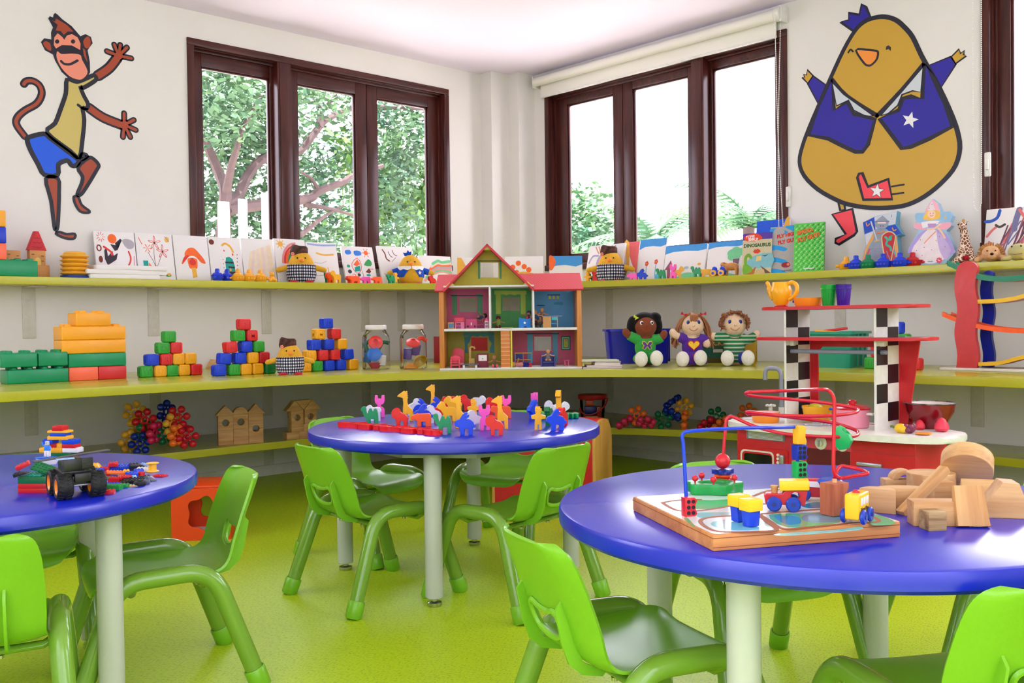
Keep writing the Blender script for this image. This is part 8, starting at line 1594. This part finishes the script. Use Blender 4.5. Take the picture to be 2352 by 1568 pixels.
# big-wheeled brick truck
p0, p1 = onL(690, 975), onL(1045, 935); wr_ = .0315; ax = (p1-p0).normalized(); mid = (p0+p1)/2; TK = basis((mid.x, mid.y, TZ+wr_), (ax.x, ax.y, 0), (-ax.y, ax.x, 0)); hw = (p1-p0).length/2
t = thing('brick_truck', 'black brick truck with big knobbly tyres and orange hubs on the left table', 'toy truck', M=TK); K_ = pl((22, 22, 26), .3); TY_ = mat('tyre_rubber', (20, 20, 21), .65)
for y in (0, .085):
    for sg in (-1, 1):
        x = sg*hw; tr = MB().lathe([(.019, -.017), (.026, -.018), (wr_-.002, -.014), (wr_-.002, .014), (.026, .018), (.019, .017)], 30, None, T(x, y, 0) @ RY(pi/2))
        for k in range(18):
            for s2 in (-1, 1): tr.box(-.0055, .0055, -.0025, .0025, wr_-.0045, wr_, .0008, None, T(x+s2*.009, y, 0) @ RX(k*pi/9+(s2 > 0)*.17) @ RZ(s2*.5))
        w = tr.link('tyre', TY_, t); MB().lathe([(0, -.006), (.0085, -.006), (.010, -.010), (.018, -.0165), (.0195, -.0165), (.0195, .0165), (.018, .0165), (.010, .008), (0, .008)], 24, None, T(x, y, 0) @ RY(pi/2)).link('hub', pl((250, 140, 30), .3), w)
    MB().cyl((-hw, y, 0), (hw, y, 0), .003, n=10).link('axle', M_SIL, t)
q = MB().box(-.024, .024, -.012, .10, .004, .022, .001).box(-.016, .02, -.024, -.010, .010, .030, .001).box(-.040, .028, .004, .09, .024, .034, .001).box(-.036, .010, .0, .06, .034, .062, .001)
for k in range(5): q.cyl((-.018+.009*k, -.013, .013), (-.018+.009*k, -.0105, .013), .003, n=10)
for k in range(7): q.cyl((-.036+.0095*k, .010, .034), (-.036+.0095*k, .010, .0362), .0026, n=10)
q.link('chassis', K_, t); g = MB().box(.004, .030, -.002, .004, .036, .064, .001)
for k in range(5): g.box(.006, .028, -.0035, -.002, .042+.0045*k, .0445+.0045*k)
g.link('grille', K_, t)
q = MB().box(-.088, .088, -.009, .009, 0, .0035, .0005, None, T(-.010, .03, .066) @ RZ(.1) @ RY(-.06)); q.link('rotor_plank', pl((60, 62, 70), .3), t)
MB().box(-.05, -.01, .004, .03, .0625, .0655, .0004).link('roof_plate', pl(LC['l'], .25), t)
# green and red brick house in front
p = onL(350, 905); GM_ = T(p.x, p.y, TZ) @ RZ(CF-.05)
for h0, h, c, nx, lab in ((0, .0115, 'r', 9, 'lower red layer of the brick house beside the truck'), (.0117, .0115, 'r', 9, 'upper red layer of the brick house beside the truck'), (.0234, .017, 'g', 9, 'dark green layer on top of the red brick house layers')): lego(nx, 8, h, c, GM_ @ T(0, .034, h0), lab, grp='bricks of the little house on the left table')
for nx, ny, h, c, x, y, z, r, sl, lab in ((4, 2, .010, 'r', -.025, .01, .063, (.1, -.45, .3), 0, 'red brick tilted on the roof of the brick house'), (6, 4, .0033, 'g', .018, .02, .058, (.5, .35, .1), 0, 'dark green studded plate leaning on the brick house'), (5, 4, .0033, 't', .0, .02, .0425, (.1, .0, .0), 0, 'teal plate lying on the brick house'), (4, 2, .009, 'k', -.024, -.004, .0455, (0, -.3, .2), 2, 'black slope piece under the tilted red brick'), (3, 3, .03, 'w', .055, .035, .0, (0, 0, .2), 1, 'white slope piece between brick house and truck')):
    lego(nx, ny, h, c, GM_ @ T(x, y, z) @ RZ(r[2]) @ RY(r[1]) @ RX(r[0]), lab, sl, 'bricks of the little house on the left table')
for nx, ny, h, c, a, b, rz, ty, sl, lab in ((5, 3, .014, 'y', 1010, 640, .1, 0, 1, 'yellow slope piece behind the truck, largest yellow loose one'), (8, 4, .0115, 'b', 1270, 645, .35, 0, 0, 'large blue brick at the back of the loose pile'), (5, 4, .0115, 'b', 1030, 690, .1, 0, 0, 'blue brick just right of the black truck'), (3, 2, .0115, 'r', 1130, 668, .2, 0, 0, 'red brick behind the orange ridged one'), (6, 4, .006, 'o', 1255, 712, .5, .12, 0, 'orange studded plate in the middle of the pile'), (3, 2, .0115, 'r', 1140, 722, .4, 0, 0, 'red brick at the left of the orange plate'), (4, 2, .0115, 'r', 1245, 785, -.2, 0, 0, 'red brick at the front centre of the pile'), (4, 2, .0115, 'r', 1350, 778, .9, .15, 0, 'red brick tilted right of the front centre one'), (4, 3, .0115, 'b', 1425, 722, .3, 0, 0, 'blue brick near the right of the pile'), (3, 2, .0095, 'r', 1505, 715, -.4, 0, 0, 'red brick right of the small blue one'), (2, 2, .0115, 'y', 1365, 700, .3, 0, 0, 'small yellow brick between orange plate and blue brick'), (6, 3, .017, 'k', 1500, 645, .5, 0, 3, 'black slope piece at the back right of the pile'), (3, 2, .0115, 'l', 1578, 620, .9, 0, 2, 'light blue slope piece behind the yellow spool'), (4, 3, .010, 'w', 1548, 668, .2, 0, 0, 'white brick left of the yellow spool'), (4, 3, .0034, 'r', 1732, 724, -.3, 0, 0, 'red plate lying at the far right of the pile'), (9, 2, .0095, 'k', 1480, 770, .85, 0, 0, 'long black beam pointing to the back'), (8, 1, .0095, 'k', 1440, 800, .8, 0, 0, 'second long black beam nearer the front'), (3, 2, .013, 'l', 1478, 768, .7, 0, 2, 'pale blue slope piece lying on the black beams'), (3, 2, .013, 's', 1630, 775, -.5, 0, 2, 'slate grey slope piece at the right front'), (2, 2, .010, 's', 1588, 800, .2, 0, 0, 'small slate grey brick by the black tyre'), (5, 3, .012, 'e', 1222, 866, -.05, 0, 0, 'bright green brick at the front of the pile'), (3, 2, .008, 'e', 1340, 840, .1, 0, 0, 'small bright green brick right of the larger one'), (4, 2, .003, 'n', 1430, 830, .3, 0, 0, 'tan plate beside the black tyre'), (7, 3, .0034, 'b', 1220, 812, .1, 0, 0, 'blue plate under the green brick'), (4, 2, .0095, 'r', 1165, 912, .1, 0, 0, 'red brick nearest the table edge, front of the pile'), (3, 2, .0034, 'g', 1140, 752, .2, 0, 0, 'dark green plate at the left of the pile'), (4, 2, .0034, 's', 1190, 745, -.2, 0, 0, 'slate grey plate beside the dark green one'), (3, 2, .0115, 'b', 1500, 690, .5, 0, 0, 'small blue brick behind the red one at the right'), (3, 2, .0034, 'w', 1420, 735, .1, 0, 0, 'small white plate under the blue brick')):
    q = onL(a, b); lego(nx, ny, h, c, T(q.x, q.y, TZ+(.002+nx*.0041*abs(sin(ty)) if ty else 0)) @ RZ(CF+rz) @ RY(ty), lab, sl)
q = onL(1210, 655); lego(3, 2, .0115, 'r', T(q.x, q.y-.012, TZ+.0117) @ RZ(CF+.3), 'red brick on top of the pile behind the orange plate')
q = onL(1650, 672); single('toy_spool', MB().lathe([(0, 0), (.0165, 0), (.0175, .001), (.0165, .003), (.0105, .0045), (.0105, .021), (.0165, .0225), (.0175, .0245), (.0165, .0255), (.013, .0255), (.009, .023), (0, .023)], 28), pl((250, 190, 50), .3), 'yellow spool standing at the right of the loose bricks', 'spool', (q.x, q.y, TZ))
q = onL(1510, 822); single('toy_tyre', MB().lathe([(.007, .001), (.009, 0), (.0135, 0), (.015, .003), (.015, .008), (.0135, .011), (.009, .011), (.007, .010), (.007, .001)], 26), TY_, 'small loose black tyre lying at the front right of the bricks', 'tyre', (q.x, q.y, TZ))
# ================================================================== bead maze on the right table
ZB2 = TZ+.0305
P9 = lambda a, b: (1440+a/3.5636, 940+b/3.5636)
def onR(a, b, z=ZB2): return atz(*P9(a, b), z)
A0, B0, C0 = onR(705, 1165, TZ), onR(125, 822, TZ), onR(2240, 1045, TZ)
ex = (C0-A0).normalized(); ey = V((-ex.y, ex.x, 0)); Lx = (C0-A0).length; Ly = (B0-A0).dot(ey)
BMx = basis(A0, ex, ey); BI = BMx.inverted()
def bl(a, b): q = BI @ onR(a, b); return (q.x, q.y)
t = thing('bead_maze', 'wooden bead maze board with red and blue wires and printed pond picture', 'bead maze', M=BMx)
W_BD = wood('maze_board_wood', (214, 150, 84), (178, 108, 54), 0, 24, .45); W_GRV = paint((150, 84, 44), .6)
q = MB().box(0, Lx, 0, Ly, 0, .0300, .003, W_BD); q.box(-.0003, Lx+.0003, -.0003, .0001, .006, .0075, 0, W_GRV).box(-.0003, Lx+.0003, -.0003, .0001, .0225, .024, 0, W_GRV).box(-.0003, .0001, 0, Ly, .0225, .024, 0, W_GRV); q.link('board', None, t)
q = MB(); n = [0]
def pz(): n[0] += 1; return .0303+.00004*n[0]
M_PR = mat('board_print_white', (226, 234, 232), .12, coat=.4); M_PG = mat('board_print_green', (96, 184, 120), .12, coat=.4); M_PB = mat('board_print_blue', (60, 150, 178), .12, coat=.4); M_PT = mat('board_print_teal', (120, 200, 196), .12, coat=.4)
q.prism(rrect(Lx-.008, Ly-.008, .01, 4, Lx/2, Ly/2), .029, pz(), m=M_PR)
def patch(m, pts, sm=3): q.prism([r[:2] for r in crv([(*bl(a, b), 0) for a, b in pts], True, sm)], .0298, pz(), m=m)
patch(M_PG, [(470, 800), (620, 815), (780, 800), (900, 770), (860, 735), (700, 742), (540, 745)]); patch(M_PG, [(490, 880), (560, 960), (470, 900)]); patch(M_PT, [(560, 850), (760, 840), (900, 850), (640, 890)]); patch(M_PT, [(700, 920), (900, 890), (1060, 900), (1180, 970), (900, 990), (720, 960)])
patch(M_PG, [(1160, 862), (1320, 965), (1740, 925), (1690, 840), (1400, 850)]); patch(M_PB, [(1200, 870), (1300, 940), (1420, 930), (1400, 880), (1300, 868)]); patch(M_PB, [(1430, 880), (1480, 920), (1740, 915), (1700, 850), (1520, 850)]); patch(M_PB, [(1430, 790), (1520, 760), (1660, 760), (1680, 800), (1500, 806)]); patch(M_PG, [(1980, 870), (2060, 862), (2200, 925), (2080, 945), (1990, 935)]); patch(M_PT, [(1240, 1015), (1700, 985), (1900, 960), (1880, 985), (1300, 1030)])
def groove(pts, closed=False, w=.0085): q.stroke([r[:2] for r in crv([(*bl(a, b), 0) for a, b in pts], closed, 5)], w, .0299, pz(), m=W_GRV, closed=closed)
groove([(290, 762), (350, 800), (430, 828), (560, 830), (720, 812), (860, 790), (1140, 772)]); groove([(300, 760), (420, 742), (600, 738)]); groove([(605, 905), (630, 950), (720, 992), (880, 1004), (1060, 998), (1225, 985), (1150, 925), (1085, 878), (900, 870), (700, 880)], True); groove([(1090, 862), (1180, 920), (1280, 976), (1500, 962), (1760, 938), (1900, 925), (2030, 925), (2060, 905), (2000, 872)]); groove([(1040, 708), (1110, 680), (1180, 662), (1290, 655)]); groove([(1095, 855), (1300, 838), (1690, 810)])
q.link('printed_top', None, t, smooth=0)
def up(P, px, py): return zat((P.x, P.y), px, py)
def wire(nm, pts, r, m):                               # points: photo pixel and distance from the camera
    MB().tube([BI @ V(w) for w in crv([tuple(CAM+ray(a, b)*d) for a, b, d in pts], k=6)], r, 12).link(nm, m, t)
M_RW, M_BW_ = pl((196, 24, 40), .2), pl((20, 62, 200), .2)
dR, dG, dB = [(onR(*p)-CAM).dot(FW) for p in ((1700, 800), (785, 640), (485, 860))]
p1c = lambda a, b, d: (1640+a/3.267, 620+b/3.267, d)
d_ = dG; W = [(1658, 1120, d_), (1661, 1050, d_), (1666, 985, d_), p1c(92, 1130, d_), p1c(112, 1103, d_), p1c(150, 1104, d_), p1c(300, 1170, d_-.02), p1c(500, 1222, d_-.05), p1c(700, 1243, d_-.08), p1c(930, 1252, d_-.08), p1c(1050, 1246, d_-.05), p1c(1083, 1225, d_-.02), p1c(1050, 1195, d_+.01), p1c(900, 1148, d_+.03), p1c(700, 1118, d_+.03), p1c(400, 1085, d_+.02), p1c(270, 1080, d_+.01), p1c(245, 1070, d_), p1c(275, 1066, d_-.01), p1c(500, 1090, d_-.06), p1c(800, 1095, d_-.07), p1c(1000, 1080, d_-.05), p1c(1078, 1058, d_-.02), p1c(1040, 1030, d_+.01), p1c(800, 992, d_+.03), p1c(500, 962, d_+.03), p1c(300, 945, d_+.01), p1c(238, 928, d_), p1c(290, 914, d_-.02), p1c(550, 905, d_-.06), p1c(780, 896, dR+.0), p1c(850, 900, dR), p1c(890, 940, dR), p1c(903, 1010, dR), p1c(900, 1200, dR), p1c(896, 1380, dR), p1c(898, 1500, dR), p1c(920, 1545, dR), p1c(965, 1560, dR), p1c(1060, 1543, dR-.02), p1c(1140, 1530, dR-.03), p1c(1150, 1518, dR-.02), p1c(1110, 1500, dR+.01), p1c(1000, 1475, dR+.03), p1c(955, 1472, dR+.03), p1c(925, 1500, dR+.02), p1c(905, 1560, dR)]
wire('red_wire', W, .0038, M_RW)
wire('blue_wire', [(1576, 1143, dB), (1573, 1080, dB), (1569, 1020, dB), (1567, 1004, dB), (1571, 994, dB), (1586, 990, dB), (1650, 985, dB+.03), (1740, 982, dB+.08), (1810, 981, dR+.10), (1829, 980, dR+.11)], .0036, M_BW_)
pD = CAM+ray(1829, 980)*(dR+.11); wire('blue_post', [(1829, 980, dR+.11), (1833, 990, dR+.11), (1832, 1040, dR+.11), (1831, 1112, dR+.11)], .0036, M_BW_)
DC = (pD.x, pD.y)
def dm(nm, label, a0, a1, b0, b1, col, kind='domino', Pg=None, rz=0.35, cat='wooden bead', hz=True, th=.02):
    P = Pg or V((DC[0], DC[1], 0)); k = (P-CAM).dot(FW)/FPX/3.5636; px, py = P9((a0+a1)/2, b1); z0 = zat((P.x, P.y), px, py); w, h = (a1-a0)*k*.86, (b1-b0)*k*.93; q0 = CAM+ray(px, py)*((P-CAM).dot(FW)); dx = (V((q0.x, q0.y, 0))-V((P.x, P.y, 0))).dot(V((cos(CF), sin(CF), 0)))
    O = T(P.x, P.y, z0) @ RZ(CF) @ T(dx, 0, 0) @ RZ(rz); F = basis((0, 0, 0), (1, 0, 0), (0, 0, 1))
    o = [(-w/2, 0), (w*.3, 0)]+[(w*.36+w*.14*sin(pi*j/5), h*.02+h*.28*j/5) for j in range(1, 5)]+[(w*.3, h*.36), (w*.3, h*.62)]+[(w*.36+w*.14*sin(pi*j/5), h*.66+h*.3*j/5) for j in range(1, 5)]+[(w*.3, h), (-w/2, h)]
    tt = thing(nm, label, cat, M=O, group='wooden beads and toys on the bead maze'); MB().prism(o, -th/2, th/2, .0012, M=F).link('bead_body', paint(col, .3), tt)
    if hz:
        s_ = MB()
        for u in (-.22, .16):
            for v in (.2, .5, .8): s_.cyl((u*w, -th/2-.0008, v*h), (u*w, -th/2+.002, v*h), .0038, n=12)
        s_.link('hole_dot', paint((20, 18, 24)), tt)
    return tt
dm('domino_bead', 'yellow wooden bead at the top of the upright stack', 1350, 1442, 122, 280, (240, 180, 40), hz=False); dm('domino_bead', 'blue wooden bead with dots in the upright stack', 1336, 1460, 280, 408, (20, 50, 160)); dm('domino_bead', 'green wooden bead with dots in the upright stack', 1340, 1460, 412, 556, (20, 170, 80)); dm('domino_bead', 'red wooden bead at the foot of the upright stack', 1320, 1440, 558, 640, (196, 30, 40), hz=False)
PB = onR(492, 868); dm('domino_bead', 'red wooden bead with holes at the foot of the blue wire', 438, 562, 706, 870, (206, 30, 44), Pg=V((PB.x, PB.y, 0)), rz=.25)
# green bead on the red wire
pg = CAM+ray(1935, 1005)*(d_-.075); single('green_bead', MB().prism([(-.006, .024), (-.018, .012), (-.016, -.014), (-.004, -.024), (.012, -.020), (.020, -.004), (.014, .008), (.006, .010), (.004, .020)], -.009, .009, .003, M=basis((0, 0, 0), (1, 0, 0), (0, 0, 1))), paint((10, 170, 84), .3), 'green wooden bead hanging on the red wire before the kitchen knobs', 'wooden bead', M=Mx.Translation(pg) @ RZ(CF-.6) @ SCL(1.1))
# flower-shaped green base with pegs, and the stack on it
c = onR(715, 680); FT = T(c.x, c.y, ZB2+.0003) @ RZ(CF); fs = [((.058+.006*cos(5*a))*cos(a), (.040+.006*cos(5*a))*sin(a)) for a in [2*pi*j/60 for j in range(60)]]
t2 = thing('flower_base', 'green flower-shaped wooden base with red pegs around its hole', 'wooden toy', M=FT); MB().merge(plate(fs, [ell(.034, .022, 24)], 0, .023, .002)).link('base', paint((10, 150, 62), .3), t2); MB().prism(ell(.034, .022, 24), .001, .006).link('hole_floor', paint((16, 96, 60)), t2)
for x, y in ((-.044, -.012), (-.022, .026), (-.008, -.030), (.042, -.010)): MB().cyl((x, y, .022), (x, y, .029), .002, n=8).sph((x, y, .0335), .0068, 14, 10).link('peg', paint((206, 34, 44), .25), t2)
c = CAM+ray(*P9(785, 600))*dG; 
def sb(nm, lab, b0, b1, mbf, col):
    z1, z0 = zat((c.x, c.y), *P9(785, b0)), zat((c.x, c.y), *P9(785, b1)); single(nm, mbf(z1-z0), paint(col, .25), lab, 'wooden bead', (c.x, c.y, z0), CF, 'wooden beads and toys on the bead maze')
sb('red_ball', 'red wooden ball threaded on the red wire', 360, 484, lambda h: MB().sph((0, 0, h/2), h/2, 28, 18), (206, 34, 44)); sb('gear_bead', 'dark blue gear bead under the red ball', 486, 524, lambda h: MB().prism([((.021+.004*cos(6*a))*cos(a), (.021+.004*cos(6*a))*sin(a)) for a in [2*pi*j/48 for j in range(48)]], 0, h, .0015), (20, 44, 140)); sb('ring_bead', 'orange ring bead between blue gear and red bead', 526, 556, lambda h: MB().lathe([(0, 0), (.016, 0), (.021, h*.5), (.016, h), (0, h)], 28), (236, 86, 40)); sb('gear_bead', 'red gear bead at the bottom of the stack', 558, 606, lambda h: MB().prism([((.021+.003*cos(5*a))*cos(a), (.021+.003*cos(5*a))*sin(a)) for a in [2*pi*j/48 for j in range(48)]], 0, h, .0015), (206, 30, 40))
# posts with yellow heads
for a, b, lab in ((920, 915, 'left of two blue and yellow pegs on the bead maze'), (1015, 955, 'right of two blue and yellow pegs on the bead maze')):
    p = onR(a, b); k = mpp(p)/3.5636; t2 = thing('wooden_peg', lab, 'wooden peg', M=T(p.x, p.y, ZB2+.0008) @ RZ(CF+.5), group='wooden beads and toys on the bead maze'); MB().prism([(-.011, 0), (.011, 0), (.014, .028), (-.014, .028)], -.010, .010, .001, M=basis((0, 0, 0), (1, 0, 0), (0, 0, 1))).link('peg_body', paint((20, 60, 200), .3), t2); MB().cbox((0, 0, .039), (.032, .030, .022), .002).link('peg_head', paint((246, 196, 30), .3), t2)
def wheels(t2, pos, r, w, col, yy):
    for x, z in pos:
        for s2 in (-1, 1): wh = MB().cyl((x, s2*yy, z), (x, s2*(yy+w), z), r, n=26, b=.0025).link('wheel', paint(col, .3), t2); MB().cyl((x, s2*(yy+w), z), (x, s2*(yy+w+.0015), z), r*.3, n=12).link('axle_end', paint((30, 50, 130), .3), wh)
F0 = basis((0, 0, 0), (1, 0, 0), (0, 0, 1)); BLW = (24, 60, 170)
p = onR(1275, 838); t2 = thing('wooden_train', 'red wooden train engine with yellow roof and blue wheels on the maze', 'toy train', M=T(p.x, p.y, ZB2+.001) @ RZ(CF-.25) @ T(.006, .014, 0))
MB().merge(plate([(-.038, .012), (.036, .012), (.041, .041), (.0, .041), (-.006, .034), (-.036, .034), (-.041, .030)], [ell(.008, .008, 18, .018, .030)], -.013, .013, .0015), F0).link('engine_body', paint((190, 26, 40), .3), t2); MB().cbox((.018, 0, .0505), (.056, .036, .019), .002, None, RY(-.04)).link('roof', paint((246, 196, 30), .3), t2); MB().lathe([(0, .033), (.006, .033), (.0065, .042), (.008, .045), (.008, .048), (0, .048)], 16, None, T(-.021, 0, 0)).link('funnel', M_BW, t2); wheels(t2, ((-.022, .0145), (.014, .0145)), .0145, .008, BLW, .0135)
p = onR(1545, 752); t2 = thing('wooden_car', 'red wooden car with white window behind the train engine', 'toy car', M=T(p.x, p.y, ZB2+.001) @ RZ(CF-.35) @ T(0, .012, 0))
MB().merge(plate([(-.034, .008), (.036, .006), (.036, .022), (.022, .029), (.012, .044), (-.022, .044), (-.036, .031)], [ell(.005, .005, 14, .024, .015)], -.011, .011, .0015), F0).link('car_body', paint((196, 26, 40), .3), t2); MB().prism([(-.016, .029), (.010, .028), (.005, .040), (-.014, .040)], .0115, .0135, m=paint((230, 226, 230), .3), M=F0).link('window', None, t2); wheels(t2, ((-.022, .013),), .013, .007, BLW, .0115); wheels(t2, ((.024, .0105),), .0105, .004, (40, 30, 40), .0115)
# bead pile under the red wire
c = CAM+ray(*P9(1665, 760))*(dR+.02); z = ZB2+.001
for nm, lab, q, col in (('green_bead', 'teal green wooden ball under the red wire beside the brown post', MB().sph((0, 0, .0165), (.0155, .0155, .0165), 20, 14), (20, 140, 110)), ('disc_bead', 'pale wooden disc on the teal green ball', MB().lathe([(0, .0325), (.018, .0325), (.019, .037), (.018, .0425), (0, .0425)], 26), (222, 178, 120)), ('disc_bead', 'blue wooden disc under the end of the red wire', MB().lathe([(0, .0427), (.022, .0430), (.026, .0475), (.020, .053), (0, .053)], 30), (40, 80, 190))):
    single(nm, q, paint(col, .25), lab, 'wooden bead', (c.x, c.y, z), 0, 'wooden beads and toys on the bead maze')
p = onR(1745, 872); t2 = thing('wooden_post', 'reddish brown wooden post with flared top and small peg', 'wooden toy', M=T(p.x, p.y, ZB2+.001) @ RZ(CF+.55) @ T(0, .016, 0)); k = .0008
MB().prism([(-.018, 0), (.018, 0), (.018, .045), (.025, .052), (.025, .061), (-.018, .061)], -.017, .017, .001, M=F0).link('post', wood('red_brown_wood', (190, 108, 72), (150, 74, 46), 2, 60), t2); MB().cyl((.004, 0, .061), (.004, 0, .067), .0045, n=14).link('peg', M_BW, t2)
p = onR(1905, 948); t2 = thing('wooden_bus', 'yellow wooden school bus with blue wheels and red light on the maze edge', 'toy bus', M=T(p.x, p.y, ZB2+.001) @ RZ(CF+.9) @ T(.022, .012, 0))
MB().box(-.030, .030, -.0135, .0135, .008, .055, .004, seg=3).link('bus_body', paint((244, 190, 30), .3), t2); w = MB()
for k in range(3): w.box(-.018+.0145*k, -.0065+.0145*k, -.0142, -.013, .034, .048, .0008)
w.link('windows', paint((226, 226, 230), .25), t2); MB().merge(painted(text('School Bus', .0092, 0, .0006, bold=.0002), paint((90, 66, 20))), basis((.001, -.0136, .0265), (1, 0, 0), (0, 0, 1))).link('lettering', None, t2, smooth=0); MB().sph((-.004, 0, .055), (.007, .007, .006), 14, 8).link('roof_light', paint((206, 34, 44), .2), t2); wheels(t2, ((-.018, .0135), (.018, .0135)), .0135, .008, BLW, .014)
# ================================================================== wooden blocks on the right table
def on5(a, b, z=TZ): return atz(1900+a/5.2035, 1000+b/5.2035, z)
M_NW = wood('natural_block_wood', (220, 180, 122), (190, 138, 84), 0, 34, .55); M_NW2 = wood('natural_block_wood_dark', (196, 166, 112), (110, 80, 50), 0, 40, .55); M_NWz = wood('natural_block_wood_up', (216, 170, 108), (190, 136, 80), 2, 30, .55)
def wb(nm, mb, lab, a, b, rz=0, pre=I4, m=None, z=TZ, post=I4):
    p = on5(a, b, TZ); single(nm, mb, m or M_NW, lab, 'wooden block', M=T(p.x, p.y, z) @ RZ(CF+rz) @ pre, group='natural wooden blocks heaped on the right table')
def dsh(r, h, l=None): return MB().prism([(r*cos(pi*j/18), (l or r)*sin(pi*j/18)) for j in range(19)], 0, h, .0012)
wb('half_round_block', dsh(.036, .050, .034), 'half-round block standing alone at the left of the heap', 600, 925, -.55, T(0, .0, 0)); wb('half_round_block', dsh(.060, .046, .04), 'long half-round block behind the leaning plank', 930, 890, -.12)
wb('flat_block', MB().box(-.045, .045, -.02, .02, 0, .022, .001), 'flat block under the small arch at the back of the heap', 930, 640, -.05, T(0, .02, 0)); wb('arch_block', MB().prism([(.03*cos(pi*j/14), .022*sin(pi*j/14)) for j in range(15)]+[(-.018, 0)]+[(-.018*cos(pi*j/10), .013*sin(pi*j/10)) for j in range(1, 10)]+[(.018, 0)], -.02, .02, .0008, M=F0), 'small arch block on the flat block at the back', 945, 640, -.05, T(0, .02, 0), z=TZ+.0222)
wb('round_block', MB().cyl((0, 0, 0), (0, 0, .052), .0525, n=48, b=.0012), 'thick round block lying flat in the middle of the heap', 1335, 745, 0, T(0, .04, 0)); wb('round_block', MB().cyl((0, 0, -.021), (0, 0, .021), .056, n=48, b=.0012), 'round block tilted on edge at the top of the heap', 1660, 740, 0, T(.026, .05, .066) @ RZ(-.5) @ RX(2.25))
wb('plank_block', MB().box(-.075, .075, -.011, .011, -.008, .008, .001), 'long thin plank leaning diagonally across the heap', 1230, 950, -.1, T(-.004, .03, .044) @ RZ(.5) @ RY(-.60)); wb('rectangle_block', MB().box(-.028, .028, -.018, .018, 0, .046, .001), 'upright block behind the leaning plank', 1390, 815, 0, T(0, .024, 0))
wb('rectangle_block', MB().box(-.053, .053, -.02, .02, 0, .048, .0012), 'large rectangular block at the front of the heap', 1370, 1085, -.08, T(0, .02, 0)); wb('cube_block', MB().box(-.018, .018, -.018, .018, 0, .036, .001), 'small dark-grained cube at the very front of the heap', 1335, 1145, .12, T(0, .021, 0), M_NW2)
wb('wedge_block', MB().prism([(-.029, 0), (.033, 0), (.026, .078), (-.029, .078)], -.008, .008, .001, M=F0), 'flat wedge block leaning back right of the large block', 1745, 1105, -.05, T(0, .006, .002) @ RX(-.25), M_NWz)
wb('triangle_block', MB().prism([(-.035, 0), (.035, 0), (0, .045)], -.04, .04, .001, M=basis((0, 0, 0), (0, 1, 0), (0, 0, 1))), 'triangular block with its slope facing left, right of the round block', 1900, 900, -.3, T(.0, .06, .012)); wb('triangle_block', MB().prism([(-.05, 0), (.055, 0), (.03, .07), (.0, .072)], -.03, .03, .001, M=F0), 'large wedge block at the right end of the heap', 2120, 1000, -.25, T(.0, .04, 0))
